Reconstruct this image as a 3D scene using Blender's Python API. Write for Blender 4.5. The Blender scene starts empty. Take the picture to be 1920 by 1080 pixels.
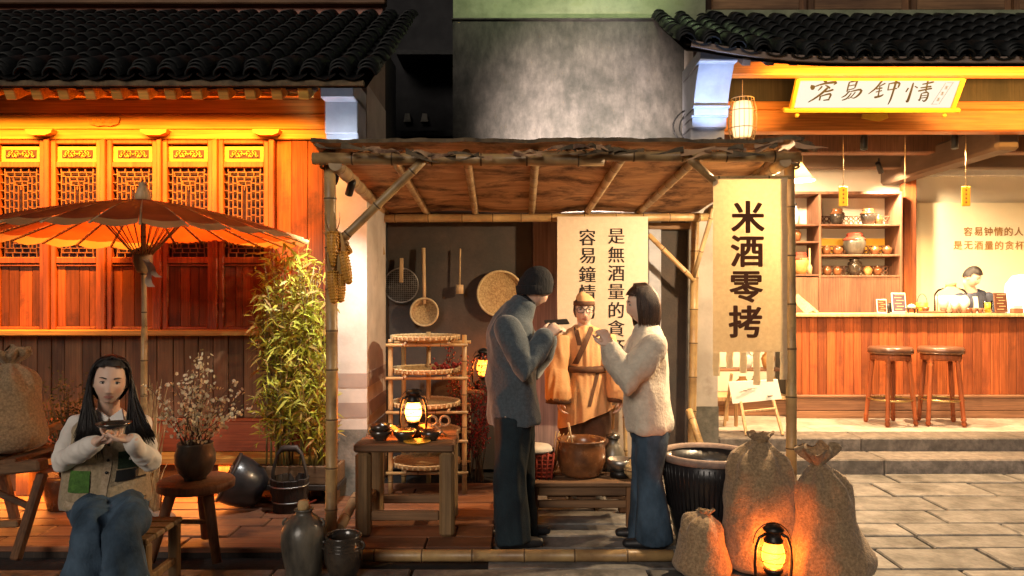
import bpy, math, random
from mathutils import Vector, Matrix, Euler, noise as mnoise
random.seed(11)
R = math.radians
PI = math.pi
SC = bpy.context.scene
COL = SC.collection

# ------------------------------------------------------------------ camera, sky, exposure
FPX = 1387.0                      # focal length in photo pixels (1920 wide), horizon at y = 560
CAMZ = 1.55
cam = bpy.data.cameras.new("camera")
cam.sensor_width = 36.0
cam.lens = FPX / 1920 * 36.0
cam.shift_y = 20.0 / 1920
cam.clip_end = 200
camo = bpy.data.objects.new("camera", cam)
camo.location = (0, 0, CAMZ)
camo.rotation_euler = (R(90), 0, 0)
COL.objects.link(camo)
SC.camera = camo
SC.view_settings.view_transform = 'Standard'
SC.view_settings.look = 'None'
SC.view_settings.gamma = 1
SC.view_settings.exposure = 1.2
SC.view_settings.use_curve_mapping = False

w = bpy.data.worlds.new("World")
SC.world = w
w.use_nodes = True
nt = w.node_tree
sky = nt.nodes.new("ShaderNodeTexSky")
sky.sky_type = 'NISHITA'
sky.sun_disc = False
SUN_EL, SUN_ROT = 24, 200
sky.sun_elevation = R(SUN_EL)
sky.sun_rotation = R(SUN_ROT)
nt.links.new(sky.outputs[0], nt.nodes["Background"].inputs[0])
nt.nodes["Background"].inputs[1].default_value = 0.0025

sl = bpy.data.lights.new("sun", 'SUN')       # soft, weak: the glow of the street on the camera's side
sl.energy = 0.62
sl.angle = R(25)
sl.color = (1.0, 0.86, 0.72)
so = bpy.data.objects.new("sun", sl)
so.rotation_euler = Vector((0.30, 0.86, -0.40)).to_track_quat('-Z', 'Y').to_euler()
so.location = (-3, -6, 6)
COL.objects.link(so)


def W(px, py, Y):
    """world point that lies at depth Y under a photo pixel"""
    s = FPX / Y
    return Vector(((px - 960) / s, Y, CAMZ - (py - 560) / s))


def pz(py, Y): return CAMZ - (py - 560) * Y / FPX
def pxx(px, Y): return (px - 960) * Y / FPX


# ------------------------------------------------------------------ mesh builder
WLOC = {}


class MB:
    def __init__(s):
        s.v, s.f, s.m, s.sm = [], [], [], []

    def add(s, vs, fs, mi=0, smooth=False):
        o = len(s.v)
        s.v.extend([tuple(v) for v in vs])
        for f in fs:
            s.f.append(tuple(i + o for i in f))
            s.m.append(mi)
            s.sm.append(smooth)
        return s

    def box(s, c, d, rot=None, b=0.0, mi=0):
        c = Vector(c)
        h = [x / 2 for x in d]
        b = min(b, min(h) * 0.9)
        M = None
        if rot is not None:
            M = rot if isinstance(rot, Matrix) else Euler(rot).to_matrix()
        if b <= 0:
            vs = [Vector((sx * h[0], sy * h[1], sz * h[2])) for sx in (-1, 1) for sy in (-1, 1) for sz in (-1, 1)]
            fs = [(0, 1, 3, 2), (4, 6, 7, 5), (0, 4, 5, 1), (2, 3, 7, 6), (0, 2, 6, 4), (1, 5, 7, 3)]
        else:
            idx, vs = {}, []
            for sx in (-1, 1):
                for sy in (-1, 1):
                    for sz in (-1, 1):
                        sg = (sx, sy, sz)
                        for a in range(3):
                            idx[(sg, a)] = len(vs)
                            vs.append(Vector([sg[k] * (h[k] - (0 if k == a else b)) for k in range(3)]))
            fs = []
            for a in range(3):
                u, v = (a + 1) % 3, (a + 2) % 3
                for p in (-1, 1):
                    q = []
                    for (su, sv) in ((-1, -1), (1, -1), (1, 1), (-1, 1)):
                        g = [0, 0, 0]; g[a] = p; g[u] = su; g[v] = sv
                        q.append(idx[(tuple(g), a)])
                    fs.append(q if p > 0 else q[::-1])
            for a in range(3):
                u, v = (a + 1) % 3, (a + 2) % 3
                for su in (-1, 1):
                    for sv in (-1, 1):
                        g0 = [0, 0, 0]; g1 = [0, 0, 0]
                        g0[a] = -1; g1[a] = 1; g0[u] = g1[u] = su; g0[v] = g1[v] = sv
                        g0, g1 = tuple(g0), tuple(g1)
                        q = [idx[(g0, u)], idx[(g1, u)], idx[(g1, v)], idx[(g0, v)]]
                        fs.append(q if su * sv < 0 else q[::-1])
            for sx in (-1, 1):
                for sy in (-1, 1):
                    for sz in (-1, 1):
                        q = [idx[((sx, sy, sz), a)] for a in range(3)]
                        fs.append(q if sx * sy * sz > 0 else q[::-1])
        vs = [(M @ v if M else v) + c for v in vs]
        return s.add(vs, fs, mi)

    def bx(s, x0, x1, y0, y1, z0, z1, b=0.0, mi=0):
        return s.box(((x0 + x1) / 2, (y0 + y1) / 2, (z0 + z1) / 2), (abs(x1 - x0), abs(y1 - y0), abs(z1 - z0)), None, b, mi)

    def bar(s, p0, p1, w_, d_, b=0.0, mi=0, up=(0, 0, 1)):
        """a straight square bar between two points"""
        p0, p1 = Vector(p0), Vector(p1)
        t = (p1 - p0)
        L = t.length
        t.normalize()
        u = Vector(up)
        if abs(u.dot(t)) > 0.95: u = Vector((0, 1, 0))
        x = t.cross(u).normalized()
        y = x.cross(t).normalized()
        M = Matrix((x, t, y)).transposed()
        return s.box((p0 + p1) / 2, (w_, L, d_), M, b, mi)

    def tube(s, pts, rad, n=8, mi=0, caps=True, smooth=True, squash=None, side=None, mis=None):
        """round or oval (radius as pair) tube through points; side = direction of the first radius"""
        pts = [Vector(p) for p in pts]
        m = len(pts)
        if not isinstance(rad, (list, tuple)): rad = [rad] * m
        vs, fs = [], []
        prev = None
        for i, p in enumerate(pts):
            t = (pts[min(i + 1, m - 1)] - pts[max(i - 1, 0)])
            if t.length < 1e-9: t = Vector((0, 0, 1))
            t.normalize()
            if side is not None:
                x = Vector(side)
            elif prev is None:
                x = Vector((1, 0, 0)) if abs(t.x) < 0.8 else Vector((0, 1, 0))
            else:
                x = prev
            x = (x - t * x.dot(t))
            if x.length < 1e-6: x = t.orthogonal()
            x.normalize()
            prev = x
            y = t.cross(x)
            r = rad[i]
            ra, rb = r if isinstance(r, (list, tuple)) else (r, r)
            for k in range(n):
                a = 2 * PI * k / n
                vs.append(p + x * (ra * math.cos(a)) + y * (rb * math.sin(a)))
        o = len(s.v)
        for i in range(m - 1):
            for k in range(n):
                k2 = (k + 1) % n
                fs.append((i * n + k, i * n + k2, (i + 1) * n + k2, (i + 1) * n + k))
        s.v.extend([tuple(v) for v in vs])
        for j, f in enumerate(fs):
            s.f.append(tuple(i + o for i in f))
            s.m.append(mis[j // n] if mis else mi)
            s.sm.append(smooth)
        if caps:
            s.f.append(tuple(o + k for k in range(n))[::-1]); s.m.append(mi); s.sm.append(False)
            s.f.append(tuple(o + (m - 1) * n + k for k in range(n))); s.m.append(mi); s.sm.append(False)
        return s

    def capsule(s, pts, rad, n=14, side=None):
        """tube with rounded ends, for bodies that are remeshed later"""
        pts = [Vector(p) for p in pts]
        rr = [r if isinstance(r, (list, tuple)) else (r, r) for r in rad]
        P, Q = [], []
        t0 = (pts[0] - pts[1]).normalized()
        t1 = (pts[-1] - pts[-2]).normalized()
        m0, m1 = min(rr[0]), min(rr[-1])
        for c, sn in ((0.25, 0.97), (0.7, 0.72), (0.92, 0.38)):
            P.append(pts[0] + t0 * m0 * sn); Q.append((rr[0][0] * c, rr[0][1] * c))
        P += pts; Q += rr
        for c, sn in ((0.92, 0.38), (0.7, 0.72), (0.25, 0.97)):
            P.append(pts[-1] + t1 * m1 * sn); Q.append((rr[-1][0] * c, rr[-1][1] * c))
        return s.tube(P, Q, n, side=side)

    def bamboo(s, p0, p1, r, n=10, step=0.27, off=None, bend=0.0):
        """bamboo pole: slightly swollen nodes with a dark joint line (material 1)"""
        p0, p1 = Vector(p0), Vector(p1)
        L = (p1 - p0).length
        t = (p1 - p0) / L
        bd = t.orthogonal().normalized()
        d = random.uniform(0.05, step) if off is None else off
        ks = [(0, 1.0, 0)]
        while d < L - 0.02:
            ks += [(d - 0.012, 1.0, 0), (d - 0.004, 1.10, 0), (d, 1.02, 1), (d + 0.005, 1.10, 0), (d + 0.014, 0.99, 0)]
            d += step * random.uniform(0.85, 1.15)
        ks.append((L, 0.97, 0))
        pts = [p0 + t * k[0] + bd * (bend * math.sin(PI * k[0] / L)) for k in ks]
        mis = [1 if (ks[i][2] or ks[i + 1][2]) else 0 for i in range(len(ks) - 1)]
        s.tube(pts, [r * k[1] for k in ks], n, mis=mis)
        return s

    def lathe(s, prof, c=(0, 0, 0), n=24, mi=0, M=None, smooth=True, mis=None, wob=0.0, caps=True):
        c = Vector(c)
        vs, fs = [], []
        for (r, z) in prof:
            for k in range(n):
                a = 2 * PI * k / n
                q = 1 + wob * math.sin(2 * a + z * 9) + wob * 0.6 * math.sin(3 * a + z * 5)
                v = Vector((r * q * math.cos(a), r * q * math.sin(a), z))
                vs.append((M @ v if M else v) + c)
        o = len(s.v)
        s.v.extend([tuple(v) for v in vs])
        for i in range(len(prof) - 1):
            for k in range(n):
                k2 = (k + 1) % n
                s.f.append((o + i * n + k, o + i * n + k2, o + (i + 1) * n + k2, o + (i + 1) * n + k))
                s.m.append(mis[i] if mis else mi); s.sm.append(smooth)
        if caps and prof[0][0] > .0015:
            s.f.append(tuple(o + k for k in range(n))[::-1]); s.m.append(mi); s.sm.append(False)
        if caps and prof[-1][0] > .0015:
            b = o + (len(prof) - 1) * n
            s.f.append(tuple(b + k for k in range(n))); s.m.append(mi); s.sm.append(False)
        return s

    def ball(s, c, r, n=12, mi=0, M=None):
        if not isinstance(r, (list, tuple)): r = (r, r, r)
        c = Vector(c)
        vs, fs = [], []
        m = max(4, n // 2)
        for i in range(m + 1):
            th = PI * i / m
            for k in range(n):
                a = 2 * PI * k / n
                v = Vector((r[0] * math.sin(th) * math.cos(a), r[1] * math.sin(th) * math.sin(a), -r[2] * math.cos(th)))
                vs.append((M @ v if M else v) + c)
        for i in range(m):
            for k in range(n):
                k2 = (k + 1) % n
                fs.append((i * n + k, i * n + k2, (i + 1) * n + k2, (i + 1) * n + k))
        return s.add(vs, fs, mi, True)

    def torus(s, c, Rr, r, n=24, k=8, mi=0, M=None, sx=1.0):
        pts = []
        c = Vector(c)
        vs, fs = [], []
        for i in range(n):
            a = 2 * PI * i / n
            for j in range(k):
                b = 2 * PI * j / k
                v = Vector(((Rr + r * math.cos(b)) * math.cos(a) * sx, (Rr + r * math.cos(b)) * math.sin(a), r * math.sin(b)))
                vs.append((M @ v if M else v) + c)
        for i in range(n):
            for j in range(k):
                i2, j2 = (i + 1) % n, (j + 1) % k
                fs.append((i * k + j, i2 * k + j, i2 * k + j2, i * k + j2))
        return s.add(vs, fs, mi, True)

    def prism(s, poly, y0, y1, mi=0):
        """outline in (x, z), pushed from y0 to y1"""
        n = len(poly)
        vs = [(x, y0, z) for x, z in poly] + [(x, y1, z) for x, z in poly]
        fs = [tuple(range(n)), tuple(range(2 * n - 1, n - 1, -1))]
        fs += [((i + 1) % n, i, n + i, n + (i + 1) % n) for i in range(n)]
        return s.add(vs, fs, mi)

    def prismx(s, poly, x0, x1, mi=0):
        n = len(poly)
        vs = [(x0, y, z) for y, z in poly] + [(x1, y, z) for y, z in poly]
        fs = [tuple(range(n)), tuple(range(2 * n - 1, n - 1, -1))]
        fs += [((i + 1) % n, i, n + i, n + (i + 1) % n) for i in range(n)]
        return s.add(vs, fs, mi)

    def grid(s, fn, nu, nv, mi=0, smooth=True):
        vs = [fn(i / nu, j / nv) for i in range(nu + 1) for j in range(nv + 1)]
        fs = [(i * (nv + 1) + j, (i + 1) * (nv + 1) + j, (i + 1) * (nv + 1) + j + 1, i * (nv + 1) + j + 1) for i in range(nu) for j in range(nv)]
        return s.add(vs, fs, mi, smooth)

    def shift(s, d):
        d = Vector(d)
        s.v = [tuple(Vector(v) + d) for v in s.v]
        return s

    def mesh(s, name, mats, off=None):
        me = bpy.data.meshes.new(name)
        if off is not None and Vector(off).length > 0:
            ox, oy, oz = off
            vs = [(a - ox, b - oy, c - oz) for a, b, c in s.v]
        else:
            vs = s.v
        me.from_pydata(vs, [], s.f)
        if not isinstance(mats, (list, tuple)): mats = [mats]
        for m in mats: me.materials.append(m)
        me.polygons.foreach_set("material_index", s.m)
        me.polygons.foreach_set("use_smooth", s.sm)
        me.update()
        return me

    def build(s, name, mats, parent=None, kind=None, label=None, center=False):
        """one mesh object, given in world coordinates"""
        base = WLOC.get(parent.name, Vector((0, 0, 0))) if parent else Vector((0, 0, 0))
        loc = Vector((0, 0, 0))
        if center and s.v:
            loc = Vector([sum(v[i] for v in s.v) / len(s.v) for i in range(3)])
            me = s.mesh(name, mats, loc)
            return link(name, me, parent, loc, kind, label)
        me = s.mesh(name, mats, base)
        return link(name, me, parent, base, kind, label)


def link(name, me, parent=None, wloc=(0, 0, 0), kind=None, label=None, rot=None, scale=None):
    o = bpy.data.objects.new(name, me)
    COL.objects.link(o)
    wloc = Vector(wloc)
    if parent:
        o.parent = parent
        o.location = wloc - WLOC.get(parent.name, Vector((0, 0, 0)))
    else:
        o.location = wloc
    WLOC[o.name] = wloc
    if rot is not None: o.rotation_euler = rot
    if scale is not None: o.scale = scale
    if kind: o["kind"] = kind
    if label: o["label"] = label
    return o


def thing(name, label, cat, loc=(0, 0, 0), group=None):
    o = bpy.data.objects.new(name, None)
    COL.objects.link(o)
    o.location = loc
    o.empty_display_size = 0.1
    WLOC[o.name] = Vector(loc)
    o["label"] = label
    o["category"] = cat
    if group: o["group"] = group
    return o


def tag(o, label, cat, group=None):
    o["label"] = label
    o["category"] = cat
    if group: o["group"] = group
    return o


def struct(o):
    o["kind"] = "structure"
    return o


KIDS = {}


def dup(root, loc, rotz=None, label=None, scale=None):
    """copy of a thing with copies of its parts and sub-parts"""
    r = root.copy()
    COL.objects.link(r)
    r.location = loc
    WLOC[r.name] = Vector(loc)
    if rotz is not None: r.rotation_euler = (0, 0, rotz)
    if scale is not None: r.scale = scale
    if label: r["label"] = label
    for ch in list(root.children):
        c = ch.copy()
        COL.objects.link(c)
        c.parent = r
        for g in list(ch.children):
            d = g.copy()
            COL.objects.link(d)
            d.parent = c
    return r


def remesh(mb, voxel, smooth=3, fac=0.5):
    me = mb.mesh("tmp_body", [])
    o = bpy.data.objects.new("tmp_body", me)
    COL.objects.link(o)
    md = o.modifiers.new("r", 'REMESH')
    md.mode = 'VOXEL'
    md.voxel_size = voxel
    md.use_smooth_shade = True
    if smooth:
        sm = o.modifiers.new("s", 'SMOOTH')
        sm.factor = fac
        sm.iterations = smooth
    dg = bpy.context.evaluated_depsgraph_get()
    out = bpy.data.meshes.new_from_object(o.evaluated_get(dg))
    bpy.data.objects.remove(o)
    bpy.data.meshes.remove(me)
    return out


def wrinkle(me, amp, freq, seed=0.0, axis=(1, 1, 1)):
    off = Vector((seed, seed * 1.7, seed * 0.6))
    ax = Vector(axis)
    ns = [v.normal.copy() for v in me.vertices]
    for v, n in zip(me.vertices, ns):
        q = Vector((v.co.x * freq * ax.x, v.co.y * freq * ax.y, v.co.z * freq * ax.z)) + off
        a = (1 - 2.6 * abs(mnoise.noise(q))) * .75 + 0.45 * (1 - 2.6 * abs(mnoise.noise(q * 1.9 + off))) + .3 * mnoise.noise(q * .6)
        v.co += n * (amp * a)
    me.update()


def place(me, name, mats, parent, label=None):
    """link a world-coordinate mesh under a thing"""
    base = WLOC.get(parent.name, Vector((0, 0, 0))) if parent else Vector((0, 0, 0))
    me.name = name
    me.transform(Matrix.Translation(-base))
    if not isinstance(mats, (list, tuple)): mats = [mats]
    me.materials.clear()
    for m in mats: me.materials.append(m)
    for p in me.polygons: p.use_smooth = True
    return link(name, me, parent, base, None, label)


# ------------------------------------------------------------------ materials
def mat(name, c, c2=None, rough=0.7, scale=6.0, stretch=(1, 1, 1), bump=0.2, bscale=None, var=0.12,
        metal=0.0, spec=0.4, detail=6.0, lo=0.35, hi=0.65, grain=None, coat=0.0, stain=None, stain_scale=1.2,
        stain_lo=0.48, stain_hi=0.62, bdist=0.01, sheen=0.0, trans=0.0):
    m = bpy.data.materials.new(name)
    m.use_nodes = True
    nt = m.node_tree
    N, L = nt.nodes, nt.links
    b = N["Principled BSDF"]
    c2 = c2 or tuple(x * 0.55 for x in c)
    tc = N.new("ShaderNodeTexCoord")
    oi = N.new("ShaderNodeObjectInfo")
    ma = N.new("ShaderNodeVectorMath"); ma.operation = 'MULTIPLY_ADD'
    cx = N.new("ShaderNodeCombineXYZ")
    for i in range(3): L.new(oi.outputs["Random"], cx.inputs[i])
    L.new(cx.outputs[0], ma.inputs[0])
    ma.inputs[1].default_value = (17.0, 29.0, 11.0)
    L.new(tc.outputs["Object"], ma.inputs[2])
    mp = N.new("ShaderNodeMapping")
    L.new(ma.outputs[0], mp.inputs[0])
    mp.inputs["Scale"].default_value = stretch
    nz = N.new("ShaderNodeTexNoise")
    nz.inputs["Scale"].default_value = scale
    nz.inputs["Detail"].default_value = detail
    nz.inputs["Roughness"].default_value = 0.62
    L.new(mp.outputs[0], nz.inputs["Vector"])
    rp = N.new("ShaderNodeValToRGB")
    rp.color_ramp.elements[0].position = lo
    rp.color_ramp.elements[1].position = hi
    rp.color_ramp.elements[0].color = (*c2, 1)
    rp.color_ramp.elements[1].color = (*c, 1)
    L.new(nz.outputs[0], rp.inputs[0])
    col = rp.outputs[0]
    nb = N.new("ShaderNodeTexNoise")
    nb.inputs["Scale"].default_value = bscale or scale * 3
    nb.inputs["Detail"].default_value = 4
    L.new(mp.outputs[0], nb.inputs["Vector"])
    if grain is not None:                       # fine fibres along one axis
        g = N.new("ShaderNodeMapping")
        st = [70.0, 70.0, 70.0]; st[grain] = 2.2
        g.inputs["Scale"].default_value = st
        L.new(ma.outputs[0], g.inputs[0])
        gn = N.new("ShaderNodeTexNoise")
        gn.inputs["Scale"].default_value = 1.0
        gn.inputs["Detail"].default_value = 3
        L.new(g.outputs[0], gn.inputs["Vector"])
        gr = N.new("ShaderNodeMapRange")
        gr.inputs[1].default_value = 0.3; gr.inputs[2].default_value = 0.7
        gr.inputs[3].default_value = 0.55; gr.inputs[4].default_value = 1.2
        L.new(gn.outputs[0], gr.inputs[0])
        mx = N.new("ShaderNodeMix"); mx.data_type = 'RGBA'; mx.blend_type = 'MULTIPLY'
        mx.inputs[0].default_value = 0.8
        L.new(col, mx.inputs[6]); L.new(gr.outputs[0], mx.inputs[7])
        col = mx.outputs[2]
    if stain is not None:                       # weathering patches in plain world metres
        sn = N.new("ShaderNodeTexNoise")
        sn.inputs["Scale"].default_value = stain_scale
        sn.inputs["Detail"].default_value = 9
        sn.inputs["Roughness"].default_value = 0.68
        L.new(ma.outputs[0], sn.inputs["Vector"])
        sr = N.new("ShaderNodeMapRange")
        sr.inputs[1].default_value = stain_lo; sr.inputs[2].default_value = stain_hi
        L.new(sn.outputs[0], sr.inputs[0])
        mx = N.new("ShaderNodeMix"); mx.data_type = 'RGBA'
        L.new(sr.outputs[0], mx.inputs[0])
        L.new(col, mx.inputs[6]); mx.inputs[7].default_value = (*stain, 1)
        col = mx.outputs[2]
    hs = N.new("ShaderNodeHueSaturation")
    mr = N.new("ShaderNodeMapRange")
    mr.inputs[3].default_value = 1 - var; mr.inputs[4].default_value = 1 + var
    L.new(oi.outputs["Random"], mr.inputs[0])
    L.new(mr.outputs[0], hs.inputs["Value"])
    L.new(col, hs.inputs["Color"])
    L.new(hs.outputs[0], b.inputs["Base Color"])
    rr = N.new("ShaderNodeMapRange")
    rr.inputs[3].default_value = max(0.02, rough - 0.12); rr.inputs[4].default_value = min(1, rough + 0.12)
    L.new(nb.outputs[0], rr.inputs[0])
    L.new(rr.outputs[0], b.inputs["Roughness"])
    b.inputs["Metallic"].default_value = metal
    b.inputs["Specular IOR Level"].default_value = spec
    if coat: 
        b.inputs["Coat Weight"].default_value = coat
        b.inputs["Coat Roughness"].default_value = 0.15
    if sheen:
        b.inputs["Sheen Weight"].default_value = sheen
        b.inputs["Sheen Roughness"].default_value = 0.5
    if bump:
        bp = N.new("ShaderNodeBump")
        bp.inputs["Strength"].default_value = bump
        bp.inputs["Distance"].default_value = bdist
        L.new(nb.outputs[0], bp.inputs["Height"])
        L.new(bp.outputs[0], b.inputs["Normal"])
    if trans:                                   # thin paper, leaves and cloth let light through
        tr = N.new("ShaderNodeBsdfTranslucent")
        L.new(hs.outputs[0], tr.inputs[0])
        ms = N.new("ShaderNodeMixShader")
        ms.inputs[0].default_value = trans
        L.new(b.outputs[0], ms.inputs[1]); L.new(tr.outputs[0], ms.inputs[2])
        L.new(ms.outputs[0], N["Material Output"].inputs[0])
    return m


def glow(name, c, strength, edge=None, through=False):
    """a lamp's own light; edge: colour towards grazing view"""
    m = bpy.data.materials.new(name)
    m.use_nodes = True
    nt = m.node_tree
    N, L = nt.nodes, nt.links
    N.remove(N["Principled BSDF"])
    e = N.new("ShaderNodeEmission")
    e.inputs[0].default_value = (*c, 1)
    e.inputs[1].default_value = strength
    if edge:
        lw = N.new("ShaderNodeLayerWeight")
        lw.inputs[0].default_value = 0.35
        mx = N.new("ShaderNodeMix"); mx.data_type = 'RGBA'
        L.new(lw.outputs["Facing"], mx.inputs[0])
        mx.inputs[6].default_value = (*c, 1); mx.inputs[7].default_value = (*edge, 1)
        L.new(mx.outputs[2], e.inputs[0])
    if through:                                 # a flame is see-through: light from its heart passes
        tb_ = N.new("ShaderNodeBsdfTransparent")
        ad = N.new("ShaderNodeAddShader")
        L.new(e.outputs[0], ad.inputs[0]); L.new(tb_.outputs[0], ad.inputs[1])
        L.new(ad.outputs[0], N["Material Output"].inputs[0])
    else:
        L.new(e.outputs[0], N["Material Output"].inputs[0])
    return m


def clear(name, tint=(1, 1, 1), gloss=0.12):
    m = bpy.data.materials.new(name)
    m.use_nodes = True
    nt = m.node_tree
    N, L = nt.nodes, nt.links
    N.remove(N["Principled BSDF"])
    t = N.new("ShaderNodeBsdfTransparent"); t.inputs[0].default_value = (*tint, 1)
    g = N.new("ShaderNodeBsdfGlossy"); g.inputs[1].default_value = 0.08
    ms = N.new("ShaderNodeMixShader")
    lw = N.new("ShaderNodeLayerWeight"); lw.inputs[0].default_value = gloss
    L.new(lw.outputs["Fresnel"], ms.inputs[0])
    L.new(t.outputs[0], ms.inputs[1]); L.new(g.outputs[0], ms.inputs[2])
    L.new(ms.outputs[0], N["Material Output"].inputs[0])
    return m


def attr_mat(name, rough=0.55, spec=0.35, sss=0.0):
    m = bpy.data.materials.new(name)
    m.use_nodes = True
    nt = m.node_tree
    N, L = nt.nodes, nt.links
    b = N["Principled BSDF"]
    a = N.new("ShaderNodeAttribute"); a.attribute_name = "tone"
    L.new(a.outputs["Color"], b.inputs["Base Color"])
    b.inputs["Roughness"].default_value = rough
    b.inputs["Specular IOR Level"].default_value = spec
    if sss:
        b.inputs["Subsurface Weight"].default_value = sss
        b.inputs["Subsurface Radius"].default_value = (0.012, 0.005, 0.003)
        b.inputs["Subsurface Scale"].default_value = 0.6
    return m


M = {}
M['facade'] = mat("facade_wood", (0.36, 0.098, 0.022), (0.11, 0.028, 0.010), 0.76, 2.6, (1, 1, .22), 0.25, 30, 0.42, grain=2, stain=(.055, .020, .012), stain_scale=2.4, stain_lo=.52, stain_hi=.70)  # darker and redder: the eave light's fall-off is put into the wood colour
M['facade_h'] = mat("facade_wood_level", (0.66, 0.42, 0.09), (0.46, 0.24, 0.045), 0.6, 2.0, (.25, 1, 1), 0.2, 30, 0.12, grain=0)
M['frame_wood'] = mat("window_frame_wood", (0.40, 0.118, 0.028), (0.20, 0.048, 0.013), 0.55, 3, (1, 1, .3), 0.15, 30, 0.25, grain=2)
M['lattice'] = mat("lattice_wood", (0.22, 0.10, 0.032), (0.14, 0.055, 0.02), 0.6, 5, bump=0.1)
M['dark_back'] = mat("window_paper_dark", (0.035, 0.012, 0.008), (0.02, 0.008, 0.006), 0.5, 4, bump=0.05)
M['old_wood'] = mat("weathered_wood", (0.25, 0.12, 0.050), (0.075, 0.034, 0.018), 0.75, 2.5, (1, 1, .3), 0.3, 30, 0.35, grain=2)
M['old_wood_h'] = mat("weathered_wood_level", (0.25, 0.135, 0.062), (0.10, 0.05, 0.026), 0.7, 2.5, (.3, 1, 1), 0.3, 30, 0.18, grain=0)
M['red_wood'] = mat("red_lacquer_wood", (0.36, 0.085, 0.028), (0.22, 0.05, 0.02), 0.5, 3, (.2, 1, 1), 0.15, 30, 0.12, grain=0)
M['floor_wood'] = mat("floor_plank_wood", (0.29, 0.12, 0.052), (0.13, 0.05, 0.026), 0.6, 2.5, (.3, 1, 1), 0.3, 25, 0.22, grain=0, stain=(0.05, 0.025, 0.018), stain_scale=1.6, stain_lo=.52, stain_hi=.7)
M['table_wood'] = mat("table_wood", (0.29, 0.175, 0.075), (0.14, 0.078, 0.034), 0.6, 4, (1, 1, .35), 0.25, 25, 0.15, grain=2)
M['stool_wood'] = mat("stool_wood", (0.34, 0.16, 0.075), (0.19, 0.085, 0.04), 0.55, 3, (1, 1, .4), 0.2, 25, 0.1, grain=2)
M['black_wood'] = mat("dark_wood", (0.045, 0.03, 0.022), (0.02, 0.014, 0.012), 0.6, 4, (1, 1, .3), 0.2, 30, 0.15, grain=2)
M['counter'] = mat("counter_wood", (0.44, 0.112, 0.026), (0.25, 0.058, 0.015), 0.7, 3, (1, 1, .28), 0.25, 30, 0.28, grain=2, stain=(.16, .038, .012), stain_scale=3.2, stain_lo=.54, stain_hi=.72)
M['counter_h'] = mat("counter_base_wood", (0.34, 0.17, 0.085), (0.19, 0.09, 0.05), 0.65, 2.5, (.3, 1, 1), 0.25, 30, 0.14, grain=0)
M['pale_wood'] = mat("pale_wood", (0.62, 0.42, 0.22), (0.48, 0.30, 0.15), 0.55, 3, (1, 1, .3), 0.12, 30, 0.1, grain=2)
M['shelf_wood'] = mat("shelf_wood", (0.25, 0.115, 0.062), (0.14, 0.062, 0.034), 0.6, 4, (1, 1, .3), 0.2, 30, 0.12, grain=2)
M['beam_dark'] = mat("old_beam_wood", (0.20, 0.13, 0.085), (0.10, 0.065, 0.045), 0.75, 2.5, (.3, .3, 1), 0.3, 25, 0.14)
M['beam_orange'] = mat("lintel_wood", (0.58, 0.20, 0.035), (0.42, 0.125, 0.022), 0.5, 2.5, (.2, 1, 1), 0.15, 25, 0.08, grain=0)
M['bamboo'] = mat("bamboo_skin", (0.47, 0.31, 0.13), (0.27, 0.16, 0.07), 0.42, 5, (1, 1, 1), 0.12, 40, 0.15, spec=0.5, stain=(0.17, 0.10, 0.05), stain_scale=7, stain_lo=.54, stain_hi=.72)
M['bamboo_old'] = mat("bamboo_weathered", (0.48, 0.34, 0.18), (0.29, 0.19, 0.10), 0.55, 6, bump=0.2, bscale=40, var=0.18)
M['node'] = mat("bamboo_node", (0.13, 0.075, 0.035), (0.08, 0.045, 0.02), 0.7, 20, bump=0.1)
M['bark'] = mat("bark_mat", (0.60, 0.37, 0.20), (0.33, 0.18, 0.095), 0.85, 4, (.6, 2.5, 1), 0.5, 22, 0.1, stain=(0.10, 0.05, 0.03), stain_scale=3.0)
M['bark_dark'] = mat("bark_edge", (0.16, 0.11, 0.06), (0.06, 0.045, 0.028), 0.9, 14, bump=0.6, bscale=40)
M['tile'] = mat("roof_tile_clay", (0.0045, 0.0058, 0.006), (0.002, 0.0026, 0.003), 0.6, 9, bump=0.25, bscale=30, var=0.35, spec=0.35)
M['plaster'] = mat("grey_plaster", (0.066, 0.060, 0.052), (0.024, 0.023, 0.020), 0.9, 14, (1, 1, .45), 0.4, 40, 0.0, detail=12, lo=.30, hi=.70, stain=(0.011, 0.012, 0.009), stain_scale=1.7, stain_lo=.47, stain_hi=.70)
M['plaster_greenlit'] = mat("greenlit_plaster", (0.24, 0.26, 0.17), (0.13, 0.15, 0.09), 0.9, 5, bump=0.2, bscale=30, detail=9, var=0.0, stain=(0.2, 0.22, 0.13), stain_scale=5, stain_lo=.58, stain_hi=.66)  # greenish lamplight put into the plaster colour
M['white_plaster'] = mat("whitewash", (0.54, 0.48, 0.42), (0.38, 0.33, 0.28), 0.9, 2.5, bump=0.15, bscale=25, var=0.0, stain=(0.30, 0.25, 0.21), stain_scale=2.4, stain_lo=.56, stain_hi=.72)
M['grey_band'] = mat("grey_wash", (0.33, 0.25, 0.20), (0.25, 0.19, 0.16), 0.9, 4, bump=0.15, var=0.0)
M['moss_stone'] = mat("damp_stone", (0.22, 0.20, 0.17), (0.09, 0.09, 0.075), 0.9, 7, bump=0.5, bscale=30, detail=9)
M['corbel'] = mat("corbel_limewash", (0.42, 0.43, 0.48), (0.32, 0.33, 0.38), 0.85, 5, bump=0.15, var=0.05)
M['cream'] = mat("cream_wall", (0.74, 0.66, 0.52), (0.68, 0.60, 0.46), 0.85, 1.5, bump=0.08, var=0.02)
M['stone'] = mat("paving_stone_grey", (0.21, 0.198, 0.186), (0.10, 0.094, 0.088), 0.68, 7, bump=0.7, bscale=26, var=0.26, detail=11, stain=(0.045, 0.041, 0.037), stain_scale=2.6, stain_lo=.47, stain_hi=.68)
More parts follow.
